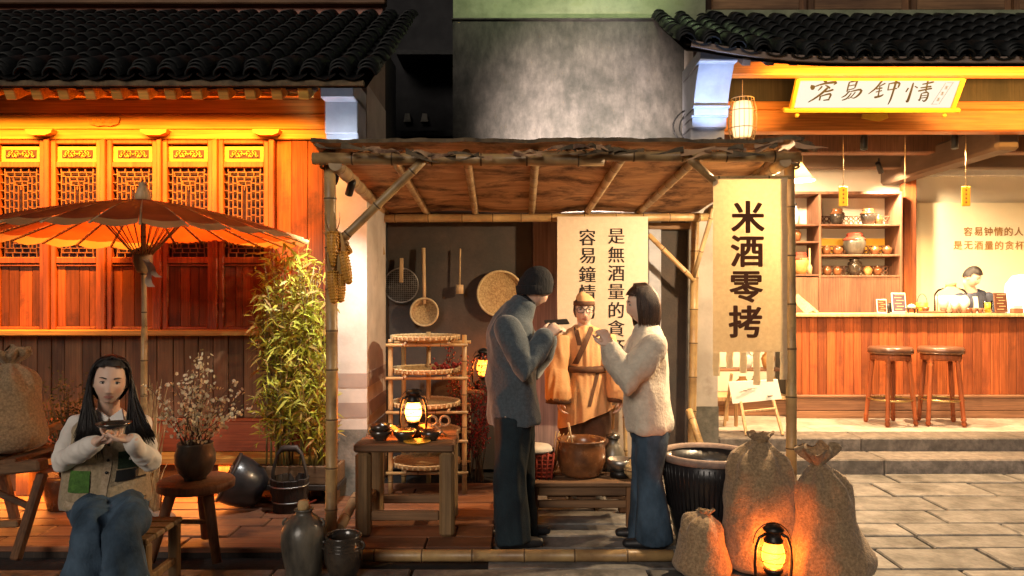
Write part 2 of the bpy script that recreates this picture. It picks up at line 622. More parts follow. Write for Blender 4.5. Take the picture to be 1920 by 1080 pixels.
M['step_stone'] = mat("step_granite", (0.21, 0.18, 0.16), (0.09, 0.078, 0.07), 0.7, 14, bump=0.5, bscale=60, var=0.14, detail=12, stain=(.09, .08, .07), stain_scale=3, stain_lo=.52, stain_hi=.72)
M['floor_pale'] = mat("lit_floor_stone", (0.46, 0.40, 0.34), (0.30, 0.25, 0.21), 0.6, 6, bump=0.4, bscale=40, var=0.12, detail=10, stain=(.22, .17, .13), stain_scale=2.5, stain_lo=.55, stain_hi=.75)  # paler than the steps: lamp brightness put into the stone colour
M['earth'] = mat("ground_grout", (0.022, 0.019, 0.017), (0.012, 0.011, 0.010), 0.9, 12, bump=0.4)
M['panel_dark'] = mat("dark_felt_board", (0.080, 0.060, 0.050), (0.046, 0.036, 0.031), 0.85, 3, bump=0.2, bscale=50, var=0, stain=(0.045, 0.04, 0.036), stain_scale=1.4)
M['pink_wood'] = mat("faded_door_wood", (0.30, 0.20, 0.18), (0.19, 0.125, 0.11), 0.75, 3, (1, 1, .25), 0.2, 30, 0.08, grain=2)
M['burlap'] = mat("burlap", (0.36, 0.245, 0.135), (0.20, 0.13, 0.068), 0.95, 70, bump=0.7, bscale=150, detail=3, var=0.10, sheen=0.2)
M['rope'] = mat("rope_fibre", (0.34, 0.22, 0.11), (0.18, 0.11, 0.055), 0.9, 60, bump=0.5)
M['banner'] = mat("linen_banner", (0.76, 0.65, 0.46), (0.68, 0.57, 0.39), 0.9, 40, bump=0.15, bscale=160, var=0.03, trans=0.55)
M['banner_white'] = mat("white_linen", (0.66, 0.53, 0.40), (0.60, 0.48, 0.36), 0.9, 30, bump=0.15, bscale=140, var=0.03)
M['ink_brown'] = mat("brown_ink", (0.17, 0.060, 0.026), (0.13, 0.045, 0.02), 0.9, 30, bump=0)
M['ink'] = mat("black_ink", (0.022, 0.018, 0.018), (0.015, 0.013, 0.013), 0.9, 30, bump=0)
M['ink_grey'] = mat("grey_ink", (0.10, 0.085, 0.075), (0.075, 0.065, 0.06), 0.9, 30, bump=0)
M['ink_gold'] = mat("gilt_letter", (0.34, 0.17, 0.05), (0.28, 0.14, 0.04), 0.6, 30, bump=0)
M['glaze'] = mat("dark_glaze", (0.055, 0.040, 0.028), (0.022, 0.018, 0.015), 0.2, 10, bump=0.15, bscale=18, spec=0.6, coat=0.5, var=0.1)
M['glaze_grey'] = mat("ash_glaze", (0.17, 0.15, 0.115), (0.035, 0.032, 0.028), 0.36, 9, (1, 1, .35), 0.3, 40, 0.1, spec=0.5, coat=0.2, lo=.3, hi=.72)
M['glaze_brown'] = mat("brown_glaze", (0.22, 0.085, 0.03), (0.10, 0.04, 0.018), 0.25, 10, bump=0.15, bscale=20, coat=0.5)
M['vat'] = mat("black_vat_glaze", (0.022, 0.020, 0.022), (0.012, 0.011, 0.012), 0.35, 8, bump=0.2, bscale=25, coat=0.2)
M['vat_rim'] = mat("bare_clay_rim", (0.26, 0.18, 0.14), (0.17, 0.12, 0.10), 0.7, 20, bump=0.3)
M['red_cloth'] = mat("red_cloth", (0.42, 0.06, 0.03), (0.26, 0.035, 0.02), 0.85, 20, bump=0.3)
M['wicker'] = mat("woven_bamboo", (0.46, 0.31, 0.14), (0.28, 0.17, 0.07), 0.65, 60, bump=0.7, bscale=90, detail=2, var=0.1)
M['wicker_rim'] = mat("split_bamboo_rim", (0.56, 0.43, 0.24), (0.40, 0.28, 0.14), 0.6, 30, bump=0.3)
M['straw'] = mat("straw", (0.52, 0.36, 0.17), (0.36, 0.23, 0.10), 0.8, 30, bump=0.4)
M['iron'] = mat("black_iron", (0.035, 0.032, 0.03), (0.02, 0.018, 0.017), 0.4, 14, bump=0.1, metal=0.6)
M['steel'] = mat("steel_wire", (0.42, 0.40, 0.37), (0.30, 0.28, 0.26), 0.35, 14, bump=0.1, metal=0.9)
M['copper'] = mat("red_copper", (0.30, 0.075, 0.035), (0.18, 0.05, 0.025), 0.4, 14, bump=0.1, metal=0.5)
M['paper_red'] = mat("oiled_paper", (0.38, 0.085, 0.024), (0.24, 0.05, 0.016), 0.55, 3, bump=0.15, bscale=20, var=0.14, trans=0.48)
M['paper_lit'] = mat("lit_rim_paper", (0.58, 0.33, 0.15), (0.50, 0.27, 0.11), 0.6, 4, bump=0.1, var=0.05, trans=0.4)  # paler colour stands for the lit strip along the parasol rim
M['husk'] = mat("corn_husk", (0.50, 0.33, 0.13), (0.34, 0.2, 0.08), 0.85, 12, (1, 1, .3), 0.3, var=0.15, trans=0.2)
M['corn'] = mat("corn_kernel", (0.60, 0.30, 0.045), (0.46, 0.20, 0.03), 0.45, 20, bump=0.2, var=0.1)
M['leaf'] = mat("bamboo_leaf", (0.42, 0.48, 0.05), (0.48, 0.40, 0.055), 0.5, 5, bump=0.0, var=0.1, trans=0.35)
M['leaf_dark'] = mat("shrub_leaf", (0.10, 0.085, 0.02), (0.05, 0.04, 0.012), 0.55, 9, bump=0, trans=0.3)
M['stem'] = mat("plant_stem", (0.22, 0.19, 0.06), (0.14, 0.10, 0.035), 0.6, 12, bump=0.1)
M['twig'] = mat("twig_bark", (0.10, 0.07, 0.04), (0.06, 0.04, 0.025), 0.8, 12, bump=0.2)
M['blossom'] = mat("white_blossom", (0.82, 0.78, 0.58), (0.68, 0.64, 0.42), 0.7, 20, bump=0.0, trans=0.3)
M['berry'] = mat("red_berry", (0.30, 0.02, 0.012), (0.16, 0.012, 0.01), 0.4, 20, bump=0)
M['bread'] = mat("baked_bun", (0.55, 0.30, 0.10), (0.42, 0.20, 0.06), 0.6, 12, bump=0.2)
M['white_china'] = mat("white_china", (0.74, 0.71, 0.65), (0.70, 0.66, 0.6), 0.25, 6, bump=0.0)
M['cloth_white'] = mat("white_cloth", (0.66, 0.60, 0.53), (0.56, 0.50, 0.44), 0.85, 9, bump=0.3)
M['black'] = mat("black_plastic", (0.02, 0.02, 0.02), (0.015, 0.015, 0.015), 0.4, 9, bump=0.05)
M['night'] = mat("night_wall", (0.022, 0.022, 0.024), (0.012, 0.012, 0.014), 0.9, 3, bump=0.3)
M['gold'] = mat("yellow_tag", (0.72, 0.40, 0.04), (0.62, 0.33, 0.03), 0.5, 9, bump=0.05)
M['leather'] = mat("brown_leather", (0.16, 0.075, 0.045), (0.10, 0.045, 0.028), 0.32, 9, bump=0.2, coat=0.2)
M['brass'] = mat("brass_ring", (0.55, 0.42, 0.18), (0.45, 0.33, 0.13), 0.3, 9, bump=0.05, metal=0.9)
M['juice'] = mat("yellow_drink", (0.75, 0.50, 0.05), (0.7, 0.45, 0.04), 0.3, 5, bump=0)
M['menu'] = mat("menu_print", (0.085, 0.06, 0.085), (0.055, 0.04, 0.06), 0.5, 9, bump=0)
M['menu_red'] = mat("menu_print_brown", (0.12, 0.045, 0.024), (0.08, 0.03, 0.02), 0.5, 40, (1, 1, 3), 0, var=0)
M['glass'] = clear("clear_glass")
M['lamp_glass'] = clear("lantern_glass", (1.0, 0.82, 0.6))
# people
M['skin'] = attr_mat("skin", 0.5, 0.4, 0.12)
M['hair'] = mat("black_hair", (0.020, 0.014, 0.012), (0.008, 0.006, 0.006), 0.42, 5, (14, 14, 1.2), 0.45, 60, 0, spec=0.5)
M['hair_brown'] = mat("brown_hair", (0.065, 0.030, 0.016), (0.022, 0.011, 0.008), 0.42, 5, (14, 14, 1.2), 0.45, 60, 0, spec=0.5)
M['coat'] = mat("grey_wool_coat", (0.070, 0.092, 0.112), (0.046, 0.061, 0.075), 0.95, 60, bump=0.3, bscale=120, detail=3, var=0, sheen=0.3)
M['beanie'] = mat("black_knit", (0.012, 0.012, 0.015), (0.007, 0.007, 0.009), 0.95, 70, (1, 1, .2), 0.6, 90, 0)
M['denim_dark'] = mat("dark_denim", (0.011, 0.024, 0.033), (0.005, 0.011, 0.017), 0.9, 7, bump=0.25, bscale=120, var=0, detail=9)
M['denim'] = mat("washed_denim", (0.062, 0.105, 0.160), (0.014, 0.030, 0.050), 0.9, 5.5, (1, 1, .7), 0.3, 120, 0, detail=9)
M['sweater'] = mat("cream_knit", (0.66, 0.58, 0.47), (0.52, 0.45, 0.36), 0.95, 26, bump=0.55, bscale=60, var=0, sheen=0.3, detail=4)
M['robe'] = mat("tan_robe", (0.70, 0.38, 0.17), (0.54, 0.27, 0.11), 0.75, 4, bump=0.25, bscale=60, var=0)
M['robe_trim'] = mat("brown_trim", (0.12, 0.05, 0.022), (0.08, 0.034, 0.016), 0.75, 20, bump=0.3)
M['vest'] = mat("tan_knit_vest", (0.36, 0.28, 0.18), (0.24, 0.185, 0.11), 0.95, 50, bump=0.6, bscale=80, var=0, sheen=0.3, detail=3)
M['vest_trim'] = mat("knit_edge", (0.42, 0.33, 0.23), (0.30, 0.22, 0.14), 0.95, 50, bump=0.5)
M['green_knit'] = mat("green_knit", (0.07, 0.17, 0.03), (0.035, 0.09, 0.018), 0.95, 50, bump=0.5)
M['green_dark'] = mat("dark_green_knit", (0.030, 0.055, 0.030), (0.016, 0.03, 0.018), 0.95, 50, bump=0.5)
M['shirt'] = mat("white_shirt", (0.78, 0.74, 0.69), (0.66, 0.62, 0.57), 0.85, 8, bump=0.3, bscale=25, var=0)
M['vest_blue'] = mat("blue_grey_vest", (0.05, 0.06, 0.095), (0.03, 0.036, 0.06), 0.85, 30, bump=0.3)
M['eye_white'] = mat("eye_white", (0.60, 0.55, 0.50), (0.55, 0.5, 0.45), 0.3, 5, bump=0)
M['eye_dark'] = mat("iris", (0.014, 0.009, 0.007), (0.01, 0.007, 0.005), 0.15, 5, bump=0, spec=0.6)
M['shoe'] = mat("black_shoe", (0.018, 0.018, 0.02), (0.012, 0.012, 0.014), 0.5, 9, bump=0.1)
# light givers
M['flame'] = glow("lantern_flame", (1.0, 0.56, 0.14), 3.4, (1.0, 0.26, 0.02), True)
M['flame_soft'] = glow("lantern_flame_soft", (1.0, 0.42, 0.05), 1.5, (1.0, 0.18, 0.01), True)
M['lantern_paper'] = glow("lit_lantern_paper", (1.0, 0.78, 0.46), 0.85, (1.0, 0.45, 0.12))
M['sign_face'] = glow("lit_sign_face", (1.0, 0.86, 0.66), 0.50)
M['bulb'] = glow("lamp_bulb", (1.0, 0.80, 0.52), 40.0)
M['spot_face'] = glow("spot_lens", (1.0, 0.85, 0.65), 8.0)
M['flood_face'] = glow("floodlight_lens", (0.8, 0.9, 1.0), 6.0)


# ------------------------------------------------------------------ lettering
def glyph(ch, size, bold=0.0, song=0.0, extrude=0.0008, fat=0.0):
    """flat mesh of one character, centred on x/z, facing -Y"""
    cu = bpy.data.curves.new("tmp_glyph", 'FONT')
    cu.body = ch
    cu.size = size
    cu.align_x = 'CENTER'
    cu.align_y = 'CENTER'
    cu.offset = bold
    cu.extrude = extrude
    cu.resolution_u = 3
    o = bpy.data.objects.new("tmp_glyph", cu)
    COL.objects.link(o)
    dg = bpy.context.evaluated_depsgraph_get()
    me = bpy.data.meshes.new_from_object(o.evaluated_get(dg))
    bpy.data.objects.remove(o)
    bpy.data.curves.remove(cu)
    xs = [v.co.x for v in me.vertices]
    ys = [v.co.y for v in me.vertices]
    if xs:
        me.transform(Matrix.Translation((-(min(xs) + max(xs)) / 2, -(min(ys) + max(ys)) / 2, 0)))
    me.transform(Matrix.Rotation(R(90), 4, 'X'))
    if fat:
        import bmesh
        bm = bmesh.new()
        for q, (dx, dz) in enumerate(((0, 0), (1, 0), (-1, 0), (0, .7), (0, -.7), (.75, .55), (-.75, .55), (.75, -.55), (-.75, -.55))):
            a = me.copy()
            a.transform(Matrix.Translation((dx * fat, .0004 * q, dz * fat)))
            bm.from_mesh(a)
            bpy.data.meshes.remove(a)
        bm.to_mesh(me); bm.free()
    if song:
        a = me.copy()
        a.transform(Matrix.Translation((song, 0.0006, 0)))
        import bmesh
        bm = bmesh.new()
        bm.from_mesh(me); bm.from_mesh(a)
        bm.to_mesh(me); bm.free()
        bpy.data.meshes.remove(a)
    return me


def letter(ch, name, size, m, parent, wloc, bold=0.0, song=0.0, rot=None, shear=0.0, sx=1.0, fat=0.0):
    me = glyph(ch, size, bold, song, fat=fat)
    if shear or sx != 1.0:
        for v in me.vertices:
            v.co.x = v.co.x * sx + v.co.z * shear
    me.name = name
    me.materials.clear()
    me.materials.append(m)
    return link(name, me, parent, wloc, None, None, rot)
# ================================================================== THE SETTING
g = MB()
g.bx(-40, 40, -12, 40, -0.30, -0.035)
struct(g.build("ground", M['earth']))

# stone paving: rows parallel to the steps, every slab its own stone
pave = MB(); pave.bx(-5.2, 7.4, 2.2, 6.54, -0.034, -0.026)
pave = struct(pave.build("pavement", M['earth']))
rows = [6.535, 6.22, 5.80, 5.42, 5.10, 4.84, 4.60, 4.24, 3.90, 3.55, 3.15, 2.75, 2.3]
fixed = {2: [pxx(1725, 5.8)], 3: [3.02, 4.15], 4: [pxx(1640, 5.4)], 6: [pxx(1790, 4.8), 1.1], 7: [pxx(1732, 4.6)]}
for i in range(len(rows) - 1):
    y1, y0 = rows[i], rows[i + 1]
    xs = []
    x = -5.2 + random.uniform(0.0, 0.7)
    if i <= 7: x = (-0.15 if i < 7 else -5.2 + random.uniform(0, .5))
    while x < 7.4:
        xs.append(x)
        x += random.uniform(0.75, 1.35)
    if i in fixed:
        for fx in fixed[i]:
            xs = [q for q in xs if abs(q - fx) > 0.55] + [fx]
        xs.sort()
    xs.append(7.4)
    for a, b in zip(xs[:-1], xs[1:]):
        if b - a < 0.1: continue
        if y0 > 4.42 and b < -0.1: continue
        m_ = MB()
        gp = random.uniform(.006, .013)
        hz = random.uniform(-0.007, 0.004)
        j = [random.uniform(-0.008, 0.008) for _ in range(4)]
        m_.box(((a + b) / 2, (y0 + y1) / 2, -0.02 + hz), (b - a - 2 * gp, y1 - y0 - 2 * gp, 0.045), (random.uniform(-.004, .004), random.uniform(-.003, .003), random.uniform(-.004, .004)), 0.008)
        m_.build("paving_stone", M['stone'], pave, center=True)

# plank deck in front of the timber house and under the left half of the stall
deck = MB(); deck.bx(-5.2, -0.13, 4.50, 5.95, -0.03, 0.012)
deck = struct(deck.build("plank_floor", M['black_wood']))
y = 4.49
while y < 5.9:
    d = random.uniform(0.17, 0.25)
    x = -5.2 + random.uniform(0, .6)
    xs = [-5.2]
    while x < -0.3:
        if x - xs[-1] > 0.4: xs.append(x)
        x += random.uniform(1.0, 1.9)
    xs.append(-0.12)
    for a, b in zip(xs[:-1], xs[1:]):
        m_ = MB()
        m_.box(((a + b) / 2, y + d / 2, 0.024 + random.uniform(-.004, .004)), (b - a - 0.008, d - 0.010, 0.035), (random.uniform(-.006, .006), random.uniform(-.003, .003), 0), 0.006)
        m_.build("plank", M['floor_wood'], deck, center=True)
    y += d

# stone steps and the shop's stone floor
stp = MB(); stp.bx(1.93, 7.4, 6.60, 6.95, -0.03, 0.09)
stp = struct(stp.build("stone_steps", M['earth']))
for (y0, y1, z0, z1) in ((6.545, 6.905, -0.03, 0.125), (6.91, 7.25, 0.0, 0.25)):
    x = 1.935
    while x < 7.3:
        L_ = random.uniform(1.3, 2.1)
        b_ = min(7.4, x + L_)
        m_ = MB()
        m_.bx(x + .003, b_ - .003, y0, y1, z0, z1 + random.uniform(-.003, .003), 0.012)
        m_.build("step_stone", M['step_stone'], stp, center=True)
        x = b_
flo = MB(); flo.bx(1.93, 7.4, 7.26, 9.9, 0.15, 0.232)
flo = struct(flo.build("shop_floor", M['earth']))
y = 7.255
while y < 8.6:
    d = 0.34
    x = 1.94 + random.uniform(0, .3)
    xs = [1.935]
    while x < 7.3:
        if x - xs[-1] > .3: xs.append(x)
        x += random.uniform(.7, 1.2)
    xs.append(7.4)
    for a, b in zip(xs[:-1], xs[1:]):
        m_ = MB()
        m_.box(((a + b) / 2, y + d / 2, 0.235 + random.uniform(-.002, .002)), (b - a - .006, d - .006, .03), None, .004)
        m_.build("floor_stone", M['floor_pale'], flo, center=True)
    y += d


# ------------------------------------------------------------------ tiled roofs
def tile_mesh(r, L_, th, n=9, arc=PI * 0.92):
    m_ = MB()
    for k in range(n + 1):
        a = PI / 2 - arc / 2 + arc * k / n
        c_, s_ = math.cos(a), math.sin(a)
        for (q, yy) in ((r, 0), (r * 0.93, L_), (r - th, 0), (r * 0.93 - th, L_)):
            m_.v.append((q * c_, yy, q * s_ - r * 0.25))
    for k in range(n):
        a, b = k * 4, k * 4 + 4
        for f in ((a, b, b + 1, a + 1), (a + 2, a + 3, b + 3, b + 2), (a, a + 2, b + 2, b), (a + 1, b + 1, b + 3, a + 3)):
            m_.f.append(f); m_.m.append(0); m_.sm.append(True)
    return m_.mesh("tile", M['tile'])


def roof(house, X0, X1, Ye, ze, Yb, zb, pitch, step, upturn=0.0, up_at=None, jitter=.006):
    sl_ = math.atan2(zb - ze, Yb - Ye)
    Lr = math.hypot(zb - ze, Yb - Ye)
    cs, sn = math.cos(sl_), math.sin(sl_)

    def lift(x, d):
        if up_at is None: return 0.0
        q = max(0.0, 1 - abs(x - up_at) / 1.3)
        return upturn * q * q * (1 - 0.5 * d / Lr)
    rf = MB()

    def fn(u, v):
        x = X0 + (X1 - X0) * u
        d = -0.02 + (Lr + 0.02) * v
        return (x, Ye + d * cs, ze + d * sn - 0.035 + lift(x, d))
    nu = 40
    rf.grid(fn, nu, 2)
    fb = lambda u, v: tuple(Vector(fn(1 - u, v)) - Vector((0, 0, 0.05)))
    rf.grid(fb, nu, 2)
    rfo = rf.build("roof", M['black_wood'], house)
    # hollow tiles in the channels between the ridges of tiles: one bed, stepped like the courses
    bed = MB()
    nc = int(round((X1 - X0) / pitch))
    rows_ = int(Lr / step)
    for c in range(nc):
        xm = X0 + (c + 0.5) * pitch
        for r_ in range(rows_ + 1):
            d0 = r_ * step - 0.05
            vs, fs = [], []
            for e, (dd, dz) in enumerate(((d0, 0.022), (d0 + step * 1.12, 0.002), (d0, 0.010))):
                for k in range(5):
                    xx = xm + (k / 4 - .5) * pitch * .86
                    zz = ((k / 4 - .5) * 2) ** 2 * 0.035 + dz
                    vs.append((xx, Ye + dd * cs - zz * sn, ze + dd * sn + zz * cs - 0.035 + lift(xx, dd)))
            for k in range(4):
                fs += [(k, k + 1, 5 + k + 1, 5 + k), (10 + k, 10 + k + 1, k + 1, k)]
            bed.add(vs, fs, 0, False)
    bed.build("channel_tiles", M['tile'], rfo, kind="stuff")
    tm = tile_mesh(pitch * 0.36, step * 1.45, 0.014)
    for c in range(nc + 1):
        x = X0 + c * pitch
        for r_ in range(rows_):
            d = r_ * step - (0.06 if r_ == 0 else 0.0)
            extra = 3 if r_ == 0 else 1
            for e in range(extra):
                dd = d + e * 0.035
                z0 = 0.02 + e * 0.016
                link("tile", tm, rfo, (x + random.uniform(-jitter, jitter), Ye + dd * cs - z0 * sn, ze + dd * sn + z0 * cs + lift(x, dd)),
                     rot=(sl_ - 0.10, random.uniform(-.05, .05), random.uniform(-.03, .03)))
    return rfo


# ================================================================== TIMBER HOUSE (left)
YF = 5.80                                        # plane of the panelled front
th = thing("timber_house", "timber shop front with carved lattice windows glowing orange under a dark tiled roof", "house", (-2.9, YF, 0))
XL, XR = -5.2, -1.352
# core wall behind the joinery
m_ = MB(); m_.bx(XL, XR, YF + 0.09, YF + 0.20, 0.0, 3.25); m_.build("wall", M['black_wood'], th)
# lower boarding: vertical boards, rail, lit ledge
zs = pz(622, YF)                                 # window sill
z1, z2 = pz(785, YF), pz(848, YF)
x = XL
while x < XR - .02:
    b_ = min(XR, x + random.uniform(.085, .15))
    m_ = MB(); m_.bx(x + .002, b_ - .002, YF + .035 + random.uniform(0, .012), YF + .09, z1, zs - .03, .004)
    m_.build("board", M['old_wood'], th, center=True)
    x = b_
for (a, b) in ((XL, -3.05), (-3.045, XR)):
    m_ = MB(); m_.bx(a, b, YF + .01, YF + .09, z2 + .002, z1 - .002, .006); m_.build("rail_board", M['red_wood'], th, center=True)
    m_ = MB(); m_.bx(a + .004, b - .004, YF - .004, YF + .009, z1 - .022, z1 - .004, .004); m_.build("rail_moulding", M['red_wood'], th, center=True)
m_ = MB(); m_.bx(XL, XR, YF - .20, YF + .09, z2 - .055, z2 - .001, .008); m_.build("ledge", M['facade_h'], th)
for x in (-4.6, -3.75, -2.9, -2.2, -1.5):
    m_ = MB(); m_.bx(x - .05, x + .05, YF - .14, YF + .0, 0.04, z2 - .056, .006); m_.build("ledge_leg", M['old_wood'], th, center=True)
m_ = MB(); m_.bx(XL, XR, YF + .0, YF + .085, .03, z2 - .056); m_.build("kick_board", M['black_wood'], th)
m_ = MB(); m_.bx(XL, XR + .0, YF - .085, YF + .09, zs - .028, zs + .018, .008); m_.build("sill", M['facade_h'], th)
# header boards above the windows
zt = pz(262, YF)
zc = [zt, pz(243, YF), pz(214, YF), pz(186, YF), 3.25]
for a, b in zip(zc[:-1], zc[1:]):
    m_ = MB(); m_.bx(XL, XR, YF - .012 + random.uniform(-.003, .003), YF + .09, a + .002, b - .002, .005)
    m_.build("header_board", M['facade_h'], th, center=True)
# small carved plaque on the header
c = W(195, 227, YF - .03)
m_ = MB()
poly = [(-.125, .02), (-.11, .034), (-.05, .03), (0, .036), (.05, .03), (.11, .034), (.125, .02), (.11, -.022), (.05, -.04), (0, -.034), (-.05, -.04), (-.11, -.022)]
m_.prism([(c.x + a, c.z + b) for a, b in poly], YF - .035, YF - .013)
pq = m_.build("carved_plaque", M['facade_h'], th)
for dx in (-.075, -.04, -.005, .05):
    m_ = MB()
    for (ux, uz, wx, wz) in ((0, .011, .022, .005), (0, -.002, .026, .005), (0, -.014, .018, .005), (-.002, 0, .005, .034)):
        m_.bx(c.x + dx + ux - wx / 2, c.x + dx + ux + wx / 2, YF - .040, YF - .036 + abs(uz) * .05, c.z + uz - wz / 2, c.z + uz + wz / 2)
    m_.build("raised_mark", M['gold'], pq, kind="stuff")
# half-round brackets under the header
for px in (85, 297, 505):
    p = W(px, 252, YF)
    m_ = MB()
    pr = [(-.105, .022), (.105, .022), (.095, -.005), (.05, -.022), (-.05, -.022), (-.095, -.005)]
    m_.prism([(p.x + a, p.z + b) for a, b in pr], YF - .085, YF - .016)
    m_.build("bracket", M['facade_h'], th, center=True)

# window leaves: frame, carved panel, lattice and boards; each leaf copied from the first
LW = 0.395                                       # width of a leaf
zb, ztop = zs + .018, zt - .002


def window_parts(cx):
    f = MB()
    sw = .040
    for sx in (-1, 1):
        f.bx(cx + sx * (LW / 2 - sw / 2) - sw / 2, cx + sx * (LW / 2 - sw / 2) + sw / 2, YF - .008, YF + .04, zb, ztop, .005)
    zc_t, zc_b = pz(274, YF), pz(303, YF)
    zl_t, zl_b = pz(314, YF), pz(482, YF)
    zp_t = pz(494, YF)
    for (a, b) in ((ztop - .03, ztop), (zl_t, zc_b), (zp_t, zl_b), (zb, zb + .022)):
        f.bx(cx - LW / 2 + sw, cx + LW / 2 - sw, YF - .005, YF + .038, min(a, b), max(a, b), .005)
    win = f.build("window", M['frame_wood'], th)
    x0, x1 = cx - LW / 2 + sw, cx + LW / 2 - sw
    m_ = MB(); m_.bx(x0, x1, YF + .045, YF + .06, zl_b, zc_t); m_.build("backing", M['dark_back'], win)
    # carved scroll panel
    m_ = MB()
    m_.bx(x0, x1, YF + .018, YF + .03, zc_b, zc_t)
    cz = (zc_t + zc_b) / 2
    mp_ = m_.build("carved_panel", M['facade_h'], win)
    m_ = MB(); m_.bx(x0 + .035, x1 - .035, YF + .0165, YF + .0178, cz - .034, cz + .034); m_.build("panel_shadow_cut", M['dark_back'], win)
    m_ = MB()
    for sx in (-1, 1):
        for (ox, oz, r_, a0, a1) in ((.028, .012, .014, 0, 300), (.055, -.010, .016, 90, 400), (.082, .010, .014, 180, 470), (.040, -.018, .010, 0, 270), (.070, .018, .010, 60, 330), (.098, -.012, .012, 90, 380), (.010, -.004, .012, -60, 200)):
            pts = []
            for k in range(9):
                a = R(a0 + (a1 - a0) * k / 8)
                q = r_ * (1 - .45 * k / 8)
                pts.append((cx + sx * (ox + q * math.cos(a)), YF + .010, cz + oz + q * math.sin(a)))
            m_.tube(pts, .0042, 5)
    m_.build("scroll_carving", M['facade_h'], win, kind="stuff")
    # lattice: nested brick pattern
    m_ = MB()
    d = .0345
    t_ = .0062
    w2, h2 = (x1 - x0) / 2, (zl_t - zl_b) / 2
    cz = (zl_t + zl_b) / 2
    ring = 0
    ya, yb = YF + .010, YF + .026

    def hb(xa, xb, z): m_.bx(xa, xb, ya, yb, z - t_ / 2, z + t_ / 2)
    def vb(x_, za, zb_): m_.bx(x_ - t_ / 2, x_ + t_ / 2, ya + .0015, yb - .0015, za, zb_)
    i = 0
    while True:
        a, h = w2 - i * d, h2 - i * d * 1.02
        if a < .012: break
        if i > 0:
            hb(cx - a, cx + a, cz + h); hb(cx - a, cx + a, cz - h)
            vb(cx - a, cz - h, cz + h); vb(cx + a, cz - h, cz + h)
        ai, hi = a - d, h - d * 1.02
        n = max(1, int(round(2 * h / .062)))
        for k in range(n):
            z = cz - h + (k + (.5 if i % 2 else .18)) * (2 * h / n)
            if abs(z - cz) < hi + .5 * d or ai < .01:
                if ai > 0:
                    hb(cx - a, cx - ai, z); hb(cx + ai, cx + a, z)
        n = max(1, int(round(2 * a / .062)))
        for k in range(n):
            x_ = cx - a + (k + (.5 if i % 2 == 0 else .2)) * (2 * a / n)
            if abs(x_ - cx) < a - .01:
                vb(x_, cz + hi, cz + h); vb(x_, cz - h, cz - hi)
        i += 1
    m_.build("lattice", M['lattice'], win, kind="stuff")
    bx_ = [x0]
    for k in range(3): bx_.append(x0 + (x1 - x0) * (k + 1) / 4 + random.uniform(-.02, .02))
    bx_.append(x1)
    for a, b in zip(bx_[:-1], bx_[1:]):
        m_ = MB(); m_.bx(a + .0012, b - .0012, YF + .014 + random.uniform(0, .006), YF + .034, zb + .023, zp_t - .002, .003)
        m_.build("board", M['facade'], win, center=True)
    m_ = MB(); m_.bx(x0, x1, YF + .002, YF + .013, zp_t - .022, zp_t - .006, .003); m_.build("moulding", M['frame_wood'], win)
    return win


cents = [pxx(q, YF) for q in (-66, 37, 143, 248, 352, 457)]
for cx in cents: window_parts(cx)
gaps = [(cents[i] + LW / 2, cents[i + 1] - LW / 2) for i in range(5)]
for i, (a, b) in enumerate(gaps):
    if b - a < .012: continue
    m_ = MB(); m_.bx(a + .002, b - .002, YF - .030, YF + .04, zb, ztop + (.012 if i % 2 else .0), .006)
    m_.build("mullion", M['frame_wood'], th, center=True)
x = cents[-1] + LW / 2 + .004
m_ = MB(); m_.bx(x, x + .045, YF - .03, YF + .05, zb, ztop, .006); m_.build("mullion", M['frame_wood'], th, center=True)
x += .049
while x < XR - .01:
    b_ = min(XR, x + random.uniform(.10, .13))
    m_ = MB(); m_.bx(x + .0015, b_ - .0015, YF + .012 + random.uniform(0, .006), YF + .08, zb, ztop, .003)
    m_.build("board", M['facade'], th, center=True)
    x = b_
m_ = MB(); m_.bx(XL, cents[0] - LW / 2 - .01, YF, YF + .08, zb, ztop); m_.build("side_panel", M['facade'], th)
# eaves: rafters, eave board, light channel with the warm strip light
YE, ZE = 5.02, 3.07
YB_, ZB_ = 7.25, 4.36
slp = math.atan2(ZB_ - ZE, YB_ - YE)
for px in range(-60, 640, 49):
    X = pxx(px, 5.15)
    if X > -1.36: break
    m_ = MB(); m_.bar((X, YE + .02, ZE - .125), (X, YF + .12, ZE - .125 + math.tan(slp) * (YF + .10 - YE)), .075, .085, .006)
    m_.build("rafter", M['facade_h'], th, center=True)
m_ = MB(); m_.bx(XL, -1.0, YE - .03, YE + .015, ZE - .085, ZE - .045, .004); m_.build("eave_board", M['bark_dark'], th)
m_ = MB(); m_.bx(XL, -1.36, YE + .10, YE + .16, 2.998, 3.036, .004); m_.build("eave_beam", M['black_wood'], th)
zch = pz(179, 5.20)
m_ = MB(); m_.bx(pxx(84, 5.2), -1.40, 5.195, 5.23, zch - .006, zch + .014, .002)
ch_ = m_.build("light_channel", mat("lit_channel_yellow", (.8, .5, .12), (.75, .45, .1), .5, 5, bump=0), th)  # bright yellow base colour stands for the lit gutter
for px in (84, 334): 
    p = W(px, 172, 5.2)
    m_ = MB(); m_.bx(p.x - .012, p.x + .012, 5.19, 5.235, p.z - .02, p.z + .04); m_.build("channel_clip", M['gold'], ch_)
roof(th, XL, -0.985, YE, ZE, YB_, ZB_, 0.192, 0.185)
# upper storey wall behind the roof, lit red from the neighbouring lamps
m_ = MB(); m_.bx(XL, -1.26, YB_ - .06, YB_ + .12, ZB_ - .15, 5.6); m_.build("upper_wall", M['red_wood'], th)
m_ = MB(); m_.bx(XL, -1.22, YB_ - .14, YB_ - .02, ZB_ + .03, ZB_ + .12, .01); m_.build("ridge_board", M['old_wood_h'], th)
